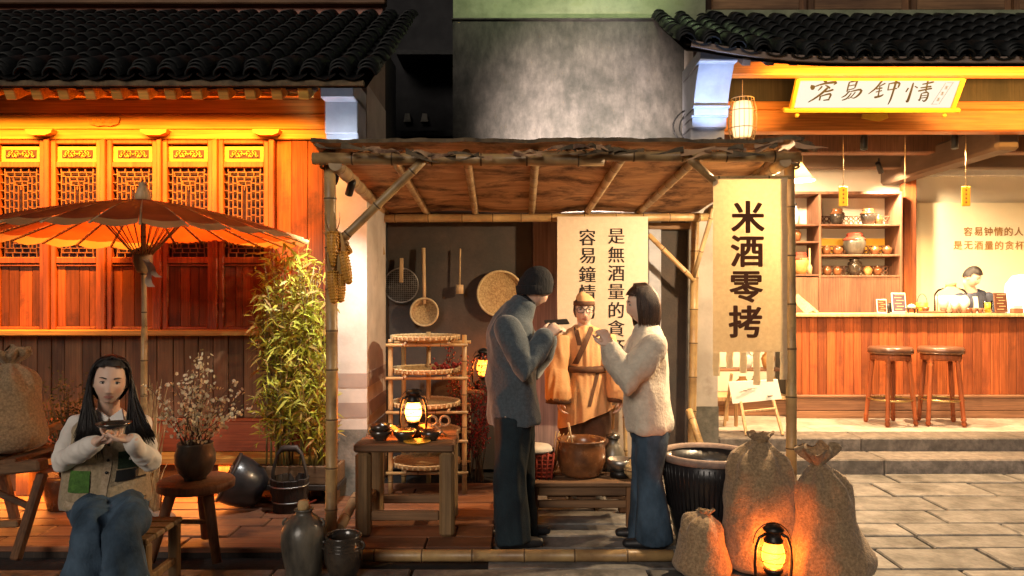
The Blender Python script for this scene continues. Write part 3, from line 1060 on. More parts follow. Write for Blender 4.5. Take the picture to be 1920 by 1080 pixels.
# gable end wall with its corbel
GX0, GX1, GY = -1.35, -1.11, 5.66
m_ = MB(); m_.bx(GX0, GX1, GY, 6.5, -.02, 3.2); gw = m_.build("gable_wall", M['white_plaster'], th)
for (a, b) in ((700, 727), (755, 783)):
    m_ = MB(); m_.bx(GX0 - .002, GX1 + .002, GY - .004, 6.49, pz(b, GY), pz(a, GY)); m_.build("grey_band", M['grey_band'], gw)
m_ = MB(); m_.bx(GX0 - .004, GX1 + .004, GY - .008, 6.48, -.02, pz(805, GY)); m_.build("plinth", M['moss_stone'], gw)
m_ = MB()
for (ya, yb, za, zb2) in ((5.36, GY, pz(262, 5.36), pz(250, 5.36)), (5.33, GY, pz(250, 5.33), pz(182, 5.33)), (5.20, GY, pz(182, 5.2), pz(143, 5.2))):
    m_.bx(GX0 + .0 , GX1 - .004, ya, yb - .001, za, zb2, .006)
m_.bx(GX0 - .012, GX1 + .01, 5.40, GY - .001, pz(272, 5.4), pz(263, 5.4), .004)
m_.build("corbel", M['corbel'], gw)
# gable continuing up the slope of the roof
m_ = MB()
m_.prismx([(GY + .01, 3.2), (6.49, 3.2), (6.49, ZE + math.tan(slp) * (6.49 - YE) - .10), (GY + .01, ZE + math.tan(slp) * (GY - YE) - .10)], GX0 + .01, GX1 - .003)
m_.build("gable_top", M['grey_band'], gw)
m_ = MB(); m_.bx(-4.0, GX1 - .02, 6.52, 7.2, 0, 3.80); m_.build("rear_wall", M['night'], th)  # black house body, added to keep stray light out of the alley
# the strip light itself
al = bpy.data.lights.new("eave_strip_light", 'AREA')
al.shape = 'RECTANGLE'; al.size = 2.75; al.size_y = 0.04
al.energy = 72; al.color = (1.0, 0.33, 0.035); al.spread = R(116)
ao = bpy.data.objects.new("eave_strip_light", al)
ao.location = (-2.95, 5.30, 3.015)
ao.rotation_euler = (Vector((0, 0.46, -0.89))).to_track_quat('-Z', 'Y').to_euler()
COL.objects.link(ao)

al = bpy.data.lights.new("ledge_strip_light", 'AREA')   # second strip under the ledge, lighting the deck
al.shape = 'RECTANGLE'; al.size = 2.9; al.size_y = 0.03
al.energy = 28; al.color = (1.0, 0.30, 0.05)
ao = bpy.data.objects.new("ledge_strip_light", al)
ao.location = (-3.0, YF - .17, z2 - .060)
ao.rotation_euler = (Vector((0, -.45, -1.0))).to_track_quat('-Z', 'Y').to_euler()
COL.objects.link(ao)

# ================================================================== MIDDLE: alley wall and plaster wall
YM = 7.30
pw = thing("plaster_wall", "tall stained grey plaster wall between the two shop houses", "wall", (.6, YM, 0))
m_ = MB(); m_.bx(pxx(849, YM), 1.76, YM, YM + .3, -.02, pz(36, YM)); m_.build("wall_face", M['plaster'], pw)
m_ = MB(); m_.bx(pxx(849, YM) , 1.92, YM + .04, YM + .3, pz(36, YM) + .002, 5.9); m_.build("greenlit_band", M['plaster_greenlit'], pw)  # paler, greener colour stands for the lamplight on the wall top
m_ = MB(); m_.bx(pxx(849, YM) - .01, 1.70, YM - .03, YM + .3, pz(36, YM) - .012, pz(36, YM) + .004, .004); m_.build("string_course", M['plaster'], pw)

al_ = thing("alley_building", "black night-dark house at the end of the narrow alley above the stall", "house", (-.85, 10.2, 0))
m_ = MB(); m_.bx(-2.2, .4, 10.2, 10.5, -.02, 8.5); m_.build("wall", M['night'], al_)
for i in range(2):
    p = W(765 + 32 * i, 222, 10.19)
    m_ = MB(); m_.prism([(p.x - .05, p.z - .06), (p.x + .05, p.z - .06), (p.x + .03, p.z + .05), (p.x - .03, p.z + .05)], 10.12, 10.19); m_.build("eave_bracket", M['moss_stone'], al_)
m_ = MB(); m_.bx(-1.5, .2, 9.9, 10.19, pz(258, 10), pz(248, 10)); m_.build("string_course", M['tile'], al_)
m_ = MB(); m_.bx(-1.5, .2, 9.6, 10.19, pz(120, 10), pz(112, 10)); m_.build("eave", M['tile'], al_)

# back of the stall: felt board, door post, doorway
YP = 6.72
bb = thing("dark_backboard", "dark brown board with hanging kitchen tools at the back of the stall", "board", (-.45, YP, 0))
m_ = MB(); m_.bx(pxx(722, YP), pxx(998, YP), YP, YP + .05, .0, 2.42); m_.build("panel", M['panel_dark'], bb)
m_ = MB(); m_.bx(pxx(716, YP), pxx(722, YP) - .001, YP - .02, YP + .06, .0, 2.42, .004); m_.build("edge_strip", M['black_wood'], bb)
dp = thing("door_post", "faded pinkish wooden door post left of the white calligraphy banner", "post", (.3, YP, 0))
m_ = MB(); m_.bx(pxx(999, YP), pxx(1052, YP), YP - .03, YP + .08, .0, 2.40, .01); m_.build("post_board", M['pink_wood'], dp)
for k, ch in enumerate("酒家"):
    letter(ch, "character", .055, M['ink_grey'], dp, W(1036, 520 + 15 * k, YP - .034), 0.001)
dw = thing("dark_doorway", "dark door in a pale frame behind the right bamboo brace", "door", (1.35, YP, 0))
m_ = MB(); m_.bx(pxx(1240, YP), pxx(1290, YP), YP + .04, YP + .10, .0, pz(432, YP)); m_.build("door_leaf", M['panel_dark'], dw)
m_ = MB(); m_.bx(pxx(1052, YP) + .001, pxx(1216, YP), YP + .05, YP + .10, 0, 2.36); m_.build("wall_panel", M['white_plaster'], dw)
m_ = MB(); m_.bx(pxx(1216, YP) + .001, pxx(1240, YP) - .001, YP, YP + .10, .0, 2.38, .006); m_.build("door_jamb", M['corbel'], dw)
m_ = MB(); m_.bx(pxx(1290, YP) + .001, pxx(1302, YP), YP + .01, YP + .10, .0, 2.3, .006); m_.build("door_jamb", M['moss_stone'], dw)
m_ = MB(); m_.bx(pxx(1216, YP), pxx(1302, YP), YP - .01, YP + .11, pz(430, YP), pz(418, YP), .006); m_.build("lintel", M['old_wood_h'], dw)
m_ = MB(); m_.bx(pxx(999, YP), pxx(1302, YP), YP + .111, YP + .16, 0, 2.45); m_.build("backing_board", M['black_wood'], dw)

# ================================================================== SHOP HOUSE (right)
sh = thing("tavern_house", "open wine tavern with lit sign, orange lintel and tiled eave above stone steps", "house", (4.5, 7.0, 0))
# gable pillar with stone foot and blue-lit corbel
m_ = MB(); m_.bx(1.70, 1.93, 6.94, 10.0, -.02, 4.0); gp_ = m_.build("gable_wall", M['white_plaster'], sh)
m_ = MB(); m_.bx(1.694, 1.936, 6.93, 9.95, -.02, pz(762, 6.94)); m_.build("plinth", M['moss_stone'], gp_)
m_ = MB()
x0c, x1c = 1.60, 1.90
m_.prismx([(6.94, pz(270, 6.5)), (6.62, pz(268, 6.6)), (6.62, pz(240, 6.6)), (6.56, pz(238, 6.56)), (6.56, pz(218, 6.56)), (6.50, pz(216, 6.5)), (6.50, pz(200, 6.5)),
           (6.52, pz(198, 6.52)), (6.44, pz(160, 6.44)), (6.32, pz(118, 6.32)), (6.28, pz(112, 6.28)), (6.28, pz(90, 6.28)), (6.94, pz(90, 6.28))], x0c, x1c)
cb = m_.build("corbel", M['corbel'], gp_)
for (yy, y_) in ((200, 6.49), (218, 6.55), (239, 6.61), (113, 6.27)):
    m_ = MB(); m_.bx(x0c - .012, x1c + .012, y_ - .012, 6.9, pz(yy, y_) - .010, pz(yy, y_) + .010, .004); m_.build("corbel_course", M['corbel'], gp_)
# black cable looping out of the gable
m_ = MB()
pts = [W(1288 - 26 * math.sin(k / 10 * PI) ** .7, 205 + 66 * k / 10, 6.86) for k in range(11)]
m_.tube(pts, .008, 6)
pts = [W(1290 - 16 * math.sin(k / 10 * PI), 208 + 62 * k / 10, 6.84) for k in range(11)]
m_.tube(pts, .007, 6)
tag(m_.build("cable", M['black']), "black cable loop hanging beside the blue lit corbel", "cable")
# lintel, eave beam, posts
YL = 7.10
m_ = MB(); m_.bx(1.93, 7.4, YL, YL + .16, pz(246, YL), pz(205, YL), .012); lt = m_.build("lintel", M['beam_orange'], sh)
m_ = MB(); m_.bx(1.93, 7.4, YL + .03, YL + .13, pz(205, YL) + .002, pz(188, YL), .008); m_.build("lintel_rail", M['beam_orange'], sh)
m_ = MB(); m_.bx(1.93, 7.4, YL + .06, YL + .10, pz(188, YL) + .002, pz(120, YL)); m_.build("transom_board", M['black_wood'], sh)
m_ = MB(); m_.prism([(pxx(1634, YL), pz(215, YL)), (pxx(1662, YL), pz(213, YL)), (pxx(1664, YL), pz(222, YL)), (pxx(1648, YL), pz(228, YL)), (pxx(1632, YL), pz(226, YL)), (pxx(1614, YL), pz(222, YL)), (pxx(1616, YL), pz(214, YL))][::-1], YL - .02, YL - .001)
m_.build("carved_plaque", M['gold'], lt)
ye2, ze2 = 6.22, 3.59
m_ = MB(); m_.bx(1.905, 7.4, 6.42, 6.54, 3.495, 3.615, .01); m_.build("eave_beam", M['beam_orange'], sh)
yb2, zb2 = 7.75, 4.50
sl2 = math.atan2(zb2 - ze2, yb2 - ye2)
for k in range(28):
    X = 1.98 + .2 * k
    m_ = MB(); m_.bar((X, ye2 + .02, ze2 - .045), (X, YL + .1, ze2 - .045 + math.tan(sl2) * (YL + .08 - ye2)), .07, .06, .005)
    m_.build("rafter", M['beam_dark'], sh, center=True)
m_ = MB()
m_.grid(lambda u, v: (1.50 + 5.9 * u, ye2 - .035, ze2 - .065 + .05 * v + .14 * max(0, 1 - 5.9 * u / 1.3) ** 2), 30, 1)
m_.grid(lambda u, v: (1.50 + 5.9 * u, ye2 - .035 + .05 * v, ze2 - .065 + .14 * max(0, 1 - 5.9 * u / 1.3) ** 2), 30, 1)
m_.build("eave_board", mat("weathered_eave", (.27, .2, .16), (.15, .11, .09), .85, 6, (.4, 1, 1), .3, 30), sh)
roof(sh, 1.46, 7.4, ye2, ze2, yb2, zb2, 0.212, 0.19, 0.14, 1.5)
# upper storey: wooden panels over a stone sill
m_ = MB(); m_.bx(pxx(1325, 7.7), 7.4, yb2 - .05, yb2 + .2, zb2 - .05, pz(21, yb2), .01); m_.build("upper_sill", M['plaster_greenlit'], sh)
x = pxx(1325, 7.7)
m_ = MB(); m_.bx(x, 7.4, yb2 + .06, yb2 + .2, pz(21, yb2) + .002, 5.9); m_.build("upper_wall", M['old_wood'], sh)
while x < 7.3:
    m_ = MB(); m_.bx(x, x + .06, yb2 + .0, yb2 + .059, pz(21, yb2) + .002, 5.6, .006); m_.build("upper_post", M['old_wood'], sh, center=True)
    m_ = MB(); m_.bx(x + .08, x + 1.0, yb2 + .03, yb2 + .058, pz(16, yb2), 5.5, .01); m_.build("upper_panel", M['old_wood_h'], sh, center=True)
    x += 1.08
# interior: back wall, side wall, ceiling, beams
YBW = 9.65
m_ = MB(); m_.bx(1.93, 7.5, YBW, YBW + .2, .2, 3.75); m_.build("back_wall", M['cream'], sh)
m_ = MB(); m_.bx(7.4, 7.55, 7.0, YBW, -.02, 3.75); m_.build("side_wall", M['cream'], sh)
m_ = MB(); m_.bx(1.93, 7.5, YL + .17, YBW, 3.52, 3.6); m_.build("ceiling", M['beam_dark'], sh)
for (yy, za, zb3, d, mm) in ((7.55, 3.28, 3.5, .16, 'beam_dark'), (8.35, 3.20, 3.40, .18, 'shelf_wood'), (9.1, 3.16, 3.32, .14, 'beam_dark')):
    m_ = MB(); m_.bx(1.94, 7.38, yy, yy + d, za, zb3, .012); m_.build("ceiling_beam", M[mm], sh)
m_ = MB(); m_.bx(4.78, 5.02, 7.30, 9.62, 3.02, 3.30, .03); m_.build("ceiling_beam", M['beam_dark'], sh)
m_ = MB(); m_.bx(pxx(1692, 9.4), pxx(1716, 9.4), 9.36, 9.48, .25, 3.16, .012); m_.build("inner_post", M['facade'], sh)
m_ = MB(); m_.bx(pxx(1716, 9.62), 7.4, 9.60, 9.648, pz(590, 9.6), pz(380, 9.6), .004); m_.build("wall_board", mat("cream_board", (.78, .68, .46), (.74, .63, .42), .6, 2, bump=.03), sh)
m_ = MB(); m_.bx(pxx(1700, 9.6), 7.4, 9.58, 9.645, pz(330, 9.6), pz(318, 9.6), .004); m_.build("wall_rail", M['white_china'], sh)
for ln, (txt, px0, px1, py) in enumerate((("容易钟情的人", 1815, 1910, 434), ("是无酒量的贪杯", 1796, 1912, 460))):
    n = len(txt)
    for k, ch in enumerate(txt):
        letter(ch, "character", .122, M['ink_gold'], sh, W(px0 + (px1 - px0) * k / (n - 1), py, 9.596), 0.001)
# ================================================================== BAMBOO STALL
YS = 4.42
st = thing("market_stall", "bamboo pole stall with a ragged bark mat awning", "stall", (.3, YS, 0))
BM = [M['bamboo'], M['node']]
BO = [M['bamboo_old'], M['node']]


def pole(name, p0, p1, r, mats=BM, bend=0.0, parent=st, step=.27):
    m_ = MB(); m_.bamboo(p0, p1, r, 12, step, None, bend)
    return m_.build(name, mats, parent)


ZB = pz(301, YS)
zk = pz(411, 6.52)
pole("post", (pxx(620, YS), YS, .0), (pxx(616, YS), YS + .02, ZB + .06), .036, bend=.012)
pole("post", (pxx(1484, YS), YS, .0), (pxx(1482, YS), YS + .02, ZB + .05), .031, bend=.01)
pole("post", (pxx(716, 6.5), 6.5, .0), (pxx(710, 6.5), 6.5, zk + .05), .046)
pole("post", (pxx(1296, 6.5), 6.5, .0), (pxx(1304, 6.5), 6.5, zk + .05), .036)
pole("front_beam", (pxx(592, YS), YS - .062, ZB + .0), (pxx(1130, YS), YS - .062, ZB - .01), .036)
pole("front_beam", (pxx(960, YS), YS - .052, ZB + .018), (pxx(1492, YS), YS - .06, ZB + .010), .031)
pole("rear_beam", (pxx(690, 6.5), 6.45, zk), (pxx(1330, 6.5), 6.45, zk + .01), .036)
pole("side_beam", (pxx(633, 4.40), 4.34, ZB - .035), (pxx(722, 6.6), 6.6, zk + .07), .040, BO)
pole("side_beam", (pxx(1466, 4.40), 4.34, ZB - .02), (pxx(1326, 6.6), 6.6, zk + .07), .034, BO)
pole("base_beam", (pxx(640, 4.36), 4.36, .036), (pxx(1262, 4.36), 4.36, .036), .035)
for (xa, xb) in ((748, 800), (880, 891), (1001, 997), (1157, 1100), (1292, 1197), (1436, 1330)):
    pole("rafter", (pxx(xa, 4.72), 4.40, ZB + .038), (pxx(xb, 6.5) + .0, 6.56, zk + .052), .028, BO)
pole("brace", W(638, 452, YS - .05), W(802, 293, YS - .10), .026)
pole("brace", W(1282, 288, YS - .11), W(1345, 345, YS - .03), .024)
pole("brace", W(700, 412, 6.35), W(716, 478, 6.40), .033, BO)
pole("brace", W(1216, 440, 6.38), W(1302, 526, 6.42), .022)
pole("brace", W(1338, 392, 6.1), W(1300, 520, 6.42), .020, BO)
pole("brace", W(1292, 770, 6.2), W(1315, 838, 5.9), .030)
pole("brace", W(636, 992, YS + .02), W(668, 930, 4.9), .032, BO)
# rope lashings where the poles cross
for (px, py, Y, r_) in ((619, 301, YS - .02, .055), (1482, 302, YS - .02, .048), (640, 448, YS - .03, .042)):
    m_ = MB()
    p = W(px, py, Y)
    for k in range(5):
        m_.torus((p.x, p.y, p.z - .03 + .015 * k), r_, .008, 16, 6, M=Euler((random.uniform(-.3, .3), random.uniform(-.3, .3), 0)).to_matrix())
    m_.build("lashing", M['rope'], st)
# awning of bark matting: sagging, humped, ragged edge
mt = MB()
AX0, AX1, AY0, AY1 = pxx(585, 4.30), pxx(1500, 4.30), 4.30, 6.66
prof = [(585, 268), (640, 272), (720, 279), (800, 287), (860, 289), (940, 287), (1000, 282), (1060, 274), (1110, 272), (1150, 277), (1190, 282), (1250, 280), (1300, 279), (1350, 280), (1420, 272), (1465, 264), (1500, 266)]


def edge_z(px):
    for (a, za), (b, zb_) in zip(prof[:-1], prof[1:]):
        if a <= px <= b:
            return pz(za + (zb_ - za) * (px - a) / (b - a), 4.30)
    return pz(268, 4.30)


def awn(u, v, top):
    x = AX0 + (AX1 - AX0) * u
    px = 585 + 915 * u
    y = AY0 + (AY1 - AY0) * v
    front = edge_z(px) - .012
    base = ZB + .072 + (zk + .088 - ZB - .072) * ((y - 4.4) / 2.1)
    k = max(0.0, 1 - (y - AY0) / .55)
    sag = .020 * math.sin(x * 5.1 + 1) * math.sin(y * 3.7) + .012 * mnoise.noise((x * 3, y * 3, 1))
    z = base + max(0, front - ZB - .06) * k + sag
    if 1000 < px < 1185: z += .05 * math.sin((px - 1000) / 185 * PI) * max(0, 1 - abs(y - 4.9) / .7)
    x2 = x * (1 - .135 * max(0, (y - 4.4) / 2.1) * .0)
    jag = .03 * mnoise.noise((x * 9, 3.3, 0)) if v == 0 else 0
    return (x2, y + jag - (.03 if v == 0 else 0), z + (.022 + .010 * mnoise.noise((x * 14, y * 10, 5)) if top else 0))


mt.grid(lambda u, v: awn(u, 1 - v, False), 90, 34, 0)
mt.grid(lambda u, v: awn(u, v, True), 90, 34, 1)
n = 90
for i in range(n):
    a0, a1, b0, b1 = awn(i / n, 0, False), awn((i + 1) / n, 0, False), awn(i / n, 0, True), awn((i + 1) / n, 0, True)
    mt.add([a0, a1, b1, b0], [(0, 1, 2, 3)], 1)
aw = mt.build("awning_mat", [M['bark'], M['bark_dark']], st)
# loose curls of bark along the front edge
for i in range(46):
    px = random.uniform(590, 1495)
    p = Vector((pxx(px, 4.29), 4.275 + random.uniform(-.02, .01), edge_z(px) - .012))
    L_ = random.uniform(.06, .22)
    d = Vector((random.choice((-1, 1)) * random.uniform(.6, 1), random.uniform(-.15, .1), random.uniform(-.22, .05))).normalized()
    wd = random.uniform(.012, .034)
    m_ = MB()
    pts = []
    for k in range(5):
        t = k / 4
        q = p + d * L_ * t + Vector((0, -.02 * math.sin(t * 3), .012 * math.sin(t * 4 + i)))
        h = wd * (1 - .6 * t) * (.6 + .4 * math.sin(2 + t * 2))
        pts += [(q.x, q.y - .004, q.z - h), (q.x, q.y + .004, q.z + h * .5)]
    m_.add(pts, [(2 * k, 2 * k + 2, 2 * k + 3, 2 * k + 1) for k in range(4)], 0, True)
    m_.build("bark_strip", random.choice((M['bark'], M['bark_dark'])), aw)
# dark leafy scraps at the right end
for i in range(9):
    p = W(random.uniform(1484, 1520), random.uniform(264, 280), 4.3)
    m_ = MB()
    a = random.uniform(-.5, .25)
    L_, h = random.uniform(.05, .10), random.uniform(.012, .022)
    d = Vector((math.cos(a), random.uniform(-.3, .3), math.sin(a))); nrm = Vector((0, -.3, 1))
    m_.add([p, p + d * L_ * .5 + nrm * h, p + d * L_, p + d * L_ * .5 - nrm * h], [(0, 1, 2, 3)])
    m_.build("dry_leaf", M['bark_dark'], aw)

# corn cobs bound to the left post
for i, (px, py0, py1, Y, r_, tl) in enumerate(((624, 432, 502, 4.33, .034, 0), (641, 470, 534, 4.35, .032, 14), (624, 506, 570, 4.34, .033, 3), (637, 512, 568, 4.36, .030, 2), (650, 455, 478, 4.40, .026, 45))):
    p0, p1 = W(px, py0, Y), W(px + tl, py1, Y)
    if i == 4: p0, p1 = W(636, 452, Y), W(658, 476, Y)
    cn = thing("corn_cob", ["dried corn cob tied highest on the left bamboo post", "dried corn cob leaning out to the right of the post", "lowest dried corn cob on the front of the post", "lower dried corn cob beside the lowest one", "small dark corn cob sticking out under the brace"][i], "corn", p1, "dried corn cobs on the post")
    t = (p1 - p0); L_ = t.length; t.normalize()
    q = t.to_track_quat('Z', 'Y').to_matrix()
    m_ = MB()
    m_.lathe([(r_ * .5, 0), (r_ * .95, L_ * .12), (r_ * 1.0, L_ * .4), (r_ * .85, L_ * .75), (r_ * .45, L_ * .97), (0.001, L_)], p0, 14, M=q)
    core = m_.build("cob", M['corn'], cn)
    m_ = MB()
    for a in range(14):
        an = 2 * PI * a / 14
        for k in range(11):
            tt = .06 + .86 * k / 10
            rr = r_ * (.95 if tt < .5 else 1.0 - .55 * (tt - .5) * 2 * .9)
            c = p0 + q @ Vector((math.cos(an) * rr, math.sin(an) * rr, L_ * tt))
            m_.ball(c, (.0058, .0058, .0062), 5)
    m_.build("kernels", M['corn'], core, kind="stuff")
    for k in range(4):
        a = 2 * PI * k / 4 + i
        m_ = MB()
        pts = []
        for j in range(5):
            tt = j / 4
            c = p0 + q @ Vector((math.cos(a) * (.012 + .03 * math.sin(tt * 2.2)), math.sin(a) * (.012 + .03 * math.sin(tt * 2.2)), .02 - .13 * tt))
            sd = q @ Vector((-math.sin(a), math.cos(a), 0)) * (.016 * (1 - tt * .8))
            pts += [c - sd, c + sd]
        m_.add(pts, [(2 * j, 2 * j + 2, 2 * j + 3, 2 * j + 1) for j in range(4)], 0, True)
        m_.build("husk", M['husk'], cn)

# ------------------------------------------------------------------ banners
def cloth_grid(mb, x0, x1, z0, z1, Y, amp, nu=24, nv=36, seed=0.0, crease=None):
    def fn(u, v):
        x = x0 + (x1 - x0) * u
        z = z0 + (z1 - z0) * v
        d = amp * (math.sin(u * 9 + seed) * .35 * (1 - v * .5) + mnoise.noise((u * 2.2 + seed, v * 2.4, seed)))
        if crease: d += crease(u, v)
        return (x + .004 * mnoise.noise((v * 4, u, seed)), Y + d, z)
    mb.grid(fn, nu, nv)
    mb.grid(lambda u, v: tuple(Vector(fn(1 - u, v)) + Vector((0, .003, 0))), nu, nv)
    return fn


YBN = 4.36
bn = thing("cloth_banner", "beige linen shop banner with four bold brown characters hanging on the right post", "banner", W(1408, 660, YBN))
x0, x1 = pxx(1337, YBN), pxx(1476, YBN)
zt_, zb_ = pz(333, YBN), pz(660, YBN)
m_ = MB()
FN = cloth_grid(m_, x0, x1, zb_, zt_, YBN, .0035, seed=2.0, crease=lambda u, v: -.010 * math.exp(-((u + (1 - v) * 1.6 - 1.02) / .07) ** 2) * max(0, v - .80) * 5)
m_.build("cloth", M['banner'], bn)
n = 6
wv = (x1 - x0) / (2 * n - 1)
for k in range(n):
    a = x0 + 2 * k * wv
    L_ = (pz(660, YBN) - pz([705, 690, 700, 722, 716, 712][k], YBN))
    m_ = MB(); cloth_grid(m_, a, a + wv * 1.05, zb_ - L_, zb_ + .004, YBN + .004, .006, 3, 10, seed=k * 1.3); m_.build("tail", M['banner'], bn)
m_ = MB(); m_.bamboo((x0 - .02, YBN + .008, zt_), (pxx(1484, YBN), YBN + .008, zt_ + .004), .011, 8); m_.build("hanging_rod", BM, bn)
for k, (ch, py) in enumerate(zip("米酒零拷", (407, 471, 538, 603))):
    lo_ = letter(ch, "character", .200, M['ink_brown'], bn, W(1402 - 2 * k * .8, py, YBN), .0, .0, fat=.0058)
    wl_ = WLOC[lo_.name]
    for v in lo_.data.vertices:                 # printed on the cloth: follow its folds
        gx, gz = wl_.x + v.co.x, wl_.z + v.co.z
        v.co.y = FN((gx - x0) / (x1 - x0), (gz - zb_) / (zt_ - zb_))[1] - wl_.y - .0055 + v.co.y

YWB = 6.36
wb = thing("calligraphy_banner", "white cloth banner with two columns of black calligraphy behind the robed performer", "banner", W(1130, 720, YWB))
x0, x1 = pxx(1045, YWB), pxx(1215, YWB)
m_ = MB(); FN2 = cloth_grid(m_, x0, x1, pz(735, YWB), pz(406, YWB), YWB, .007, seed=5.0); m_.build("cloth", M['banner_white'], wb)
for (txt, px, py, dy) in (("是無酒量的貪杯", 1155, 443, 34.5), ("容易鐘情的人", 1101, 445, 34.5)):
    for k, ch in enumerate(txt):
        lo_ = letter(ch, "character", .150, M['ink'], wb, W(px, py + k * dy, YWB), .0, .0042)
        wl_ = WLOC[lo_.name]
        for v in lo_.data.vertices:
            gx, gz = wl_.x + v.co.x, wl_.z + v.co.z
            v.co.y += FN2((gx - x0) / (x1 - x0), (gz - pz(735, YWB)) / (pz(406, YWB) - pz(735, YWB)))[1] - wl_.y - .0045

# ------------------------------------------------------------------ kitchen tools on the backboard
def tool(name, label, cat, loc): return thing(name, label, cat, loc, "kitchen tools on the dark board")


YT = 6.66
t_ = tool("wire_skimmer", "round wire skimmer hanging nearest the left bamboo post", "skimmer", W(752, 535, YT))
c = W(752, 535, YT)
m_ = MB(); m_.torus(c, .155, .006, 30, 6, M=Euler((R(90), 0, 0)).to_matrix()); m_.build("rim", M['steel'], t_)
m_ = MB()
for k in range(-8, 9):
    d = k * .018
    h = math.sqrt(max(0, .152 ** 2 - d * d))
    m_.tube([(c.x + d, c.y + .003, c.z - h), (c.x + d, c.y + .022, c.z), (c.x + d, c.y + .003, c.z + h)], .0016, 4)
    m_.tube([(c.x - h, c.y + .003, c.z + d), (c.x, c.y + .022, c.z + d), (c.x + h, c.y + .003, c.z + d)], .0016, 4)
m_.build("wire_mesh", M['steel'], t_, kind="stuff")
m_ = MB(); m_.bar(W(752, 530, YT - .01), W(753, 484, YT), .035, .014, .004); m_.build("handle", M['pale_wood'], t_)
t_ = tool("basket_ladle", "woven ladle with a long wooden handle hanging on the dark board", "ladle", W(795, 585, YT))
c = W(796, 585, YT - .03)
m_ = MB(); m_.lathe([(.001, .05), (.06, .04), (.10, .015), (.122, -.02), (.126, -.022), (.118, -.024), (.09, .008), (.05, .03), (.001, .04)], c, 26, M=Euler((R(-90), 0, 0)).to_matrix()); m_.build("bowl", M['wicker'], t_)
m_ = MB(); m_.torus(c + Vector((0, -.022, 0)), .123, .009, 28, 6, M=Euler((R(90), 0, 0)).to_matrix()); m_.build("rim", M['wicker_rim'], t_)
m_ = MB(); m_.tube([W(794, 465, YT - .01), W(795, 520, YT - .02), W(796, 570, YT - .04)], [.017, .016, .014], 10); m_.build("handle", M['pale_wood'], t_)
t_ = tool("wooden_masher", "small wooden masher on a thin stick hanging on the board", "masher", W(862, 550, YT))
m_ = MB(); m_.tube([W(862, 534, YT - .02), W(862, 551, YT - .02)], [.033, .034], 14); m_.build("head", M['pale_wood'], t_)
m_ = MB(); m_.tube([W(863, 466, YT - .02), W(862, 535, YT - .02)], .0075, 8); m_.build("handle", M['pale_wood'], t_)
t_ = tool("winnowing_basket", "big round winnowing basket hanging behind the man's head", "basket", W(938, 550, YT))
c = W(938, 551, YT - .02)
m_ = MB(); m_.lathe([(.001, .03), (.10, .028), (.19, .018), (.205, -.01), (.196, -.012), (.18, .008), (.10, .018), (.001, .02)], c, 36, M=Euler((R(-90), 0, 0)).to_matrix()); m_.build("tray", M['wicker'], t_)
m_ = MB(); m_.torus(c + Vector((0, -.01, 0)), .203, .011, 36, 6, M=Euler((R(90), 0, 0)).to_matrix()); m_.build("rim", M['wicker_rim'], t_)


# ------------------------------------------------------------------ kerosene lanterns
def lantern(loc, k, label, flame, energy, group="glowing hurricane lanterns"):
    loc = Vector(loc)
    t = thing("hurricane_lantern", label, "lantern", loc, group)
    P = lambda r, z: (r * k, z * k)
    m_ = MB(); m_.lathe([P(.001, 0), P(.085, 0), P(.092, .012), P(.092, .05), P(.08, .072), P(.045, .085), P(.045, .1), P(.001, .1)], loc, 24); m_.build("fuel_tank", M['iron'], t)
    m_ = MB(); m_.lathe([P(.03, .1), P(.055, .105), P(.06, .12), P(.05, .13), P(.02, .132)], loc, 20); m_.build("burner", M['iron'], t)
    m_ = MB(); m_.lathe([P(.048, .13), P(.068, .165), P(.074, .20), P(.068, .245), P(.050, .285)], loc, 24); 
    m_.f = m_.f[:-2]; m_.m = m_.m[:-2]; m_.sm = m_.sm[:-2]
    m_.build("glass_globe", M['lamp_glass'], t)
    m_ = MB(); m_.lathe([P(.001, .132), P(.046, .136), P(.063, .168), P(.069, .20), P(.063, .243), P(.045, .278), P(.001, .281)], loc, 20); m_.build("flame", flame, t)
    m_ = MB(); m_.lathe([P(.056, .284), P(.058, .30), P(.045, .315), P(.045, .345), P(.058, .352), P(.064, .365), P(.04, .385), P(.02, .392), P(.001, .394)], loc, 22); m_.build("chimney_cap", M['iron'], t)
    for s in (-1, 1):
        m_ = MB(); m_.tube([loc + Vector((s * a * k, 0, z * k)) for a, z in ((.075, .03), (.105, .06), (.112, .15), (.105, .25), (.085, .31), (.045, .335))], .010 * k, 8); m_.build("frame_tube", M['iron'], t)
    m_ = MB()
    for zz, rr in ((.175, .078), (.235, .076)):
        m_.torus(loc + Vector((0, 0, zz * k)), rr * k, .0025 * k, 20, 5)
    m_.tube([loc + Vector((-.076 * k, -.02 * k, .175 * k)), loc + Vector((0, -.078 * k, .205 * k)), loc + Vector((.076 * k, -.02 * k, .235 * k))], .0022 * k, 5)
    m_.build("guard_wire", M['iron'], t)
    m_ = MB(); m_.tube([loc + Vector((math.cos(a) * .115 * k, .02 * k, .27 * k + math.sin(a) * .125 * k)) for a in [PI * q / 14 for q in range(15)]], .0035 * k, 6); m_.build("bail_handle", M['iron'], t)
    if energy:
        pl = bpy.data.lights.new("lantern_light", 'POINT')
        pl.energy = energy; pl.color = (1.0, 0.25, 0.04); pl.shadow_soft_size = .03 * k
        po = bpy.data.objects.new("lantern_light", pl)
        po.location = (0, 0, .20 * k)
        po.parent = t
        COL.objects.link(po)
    return t


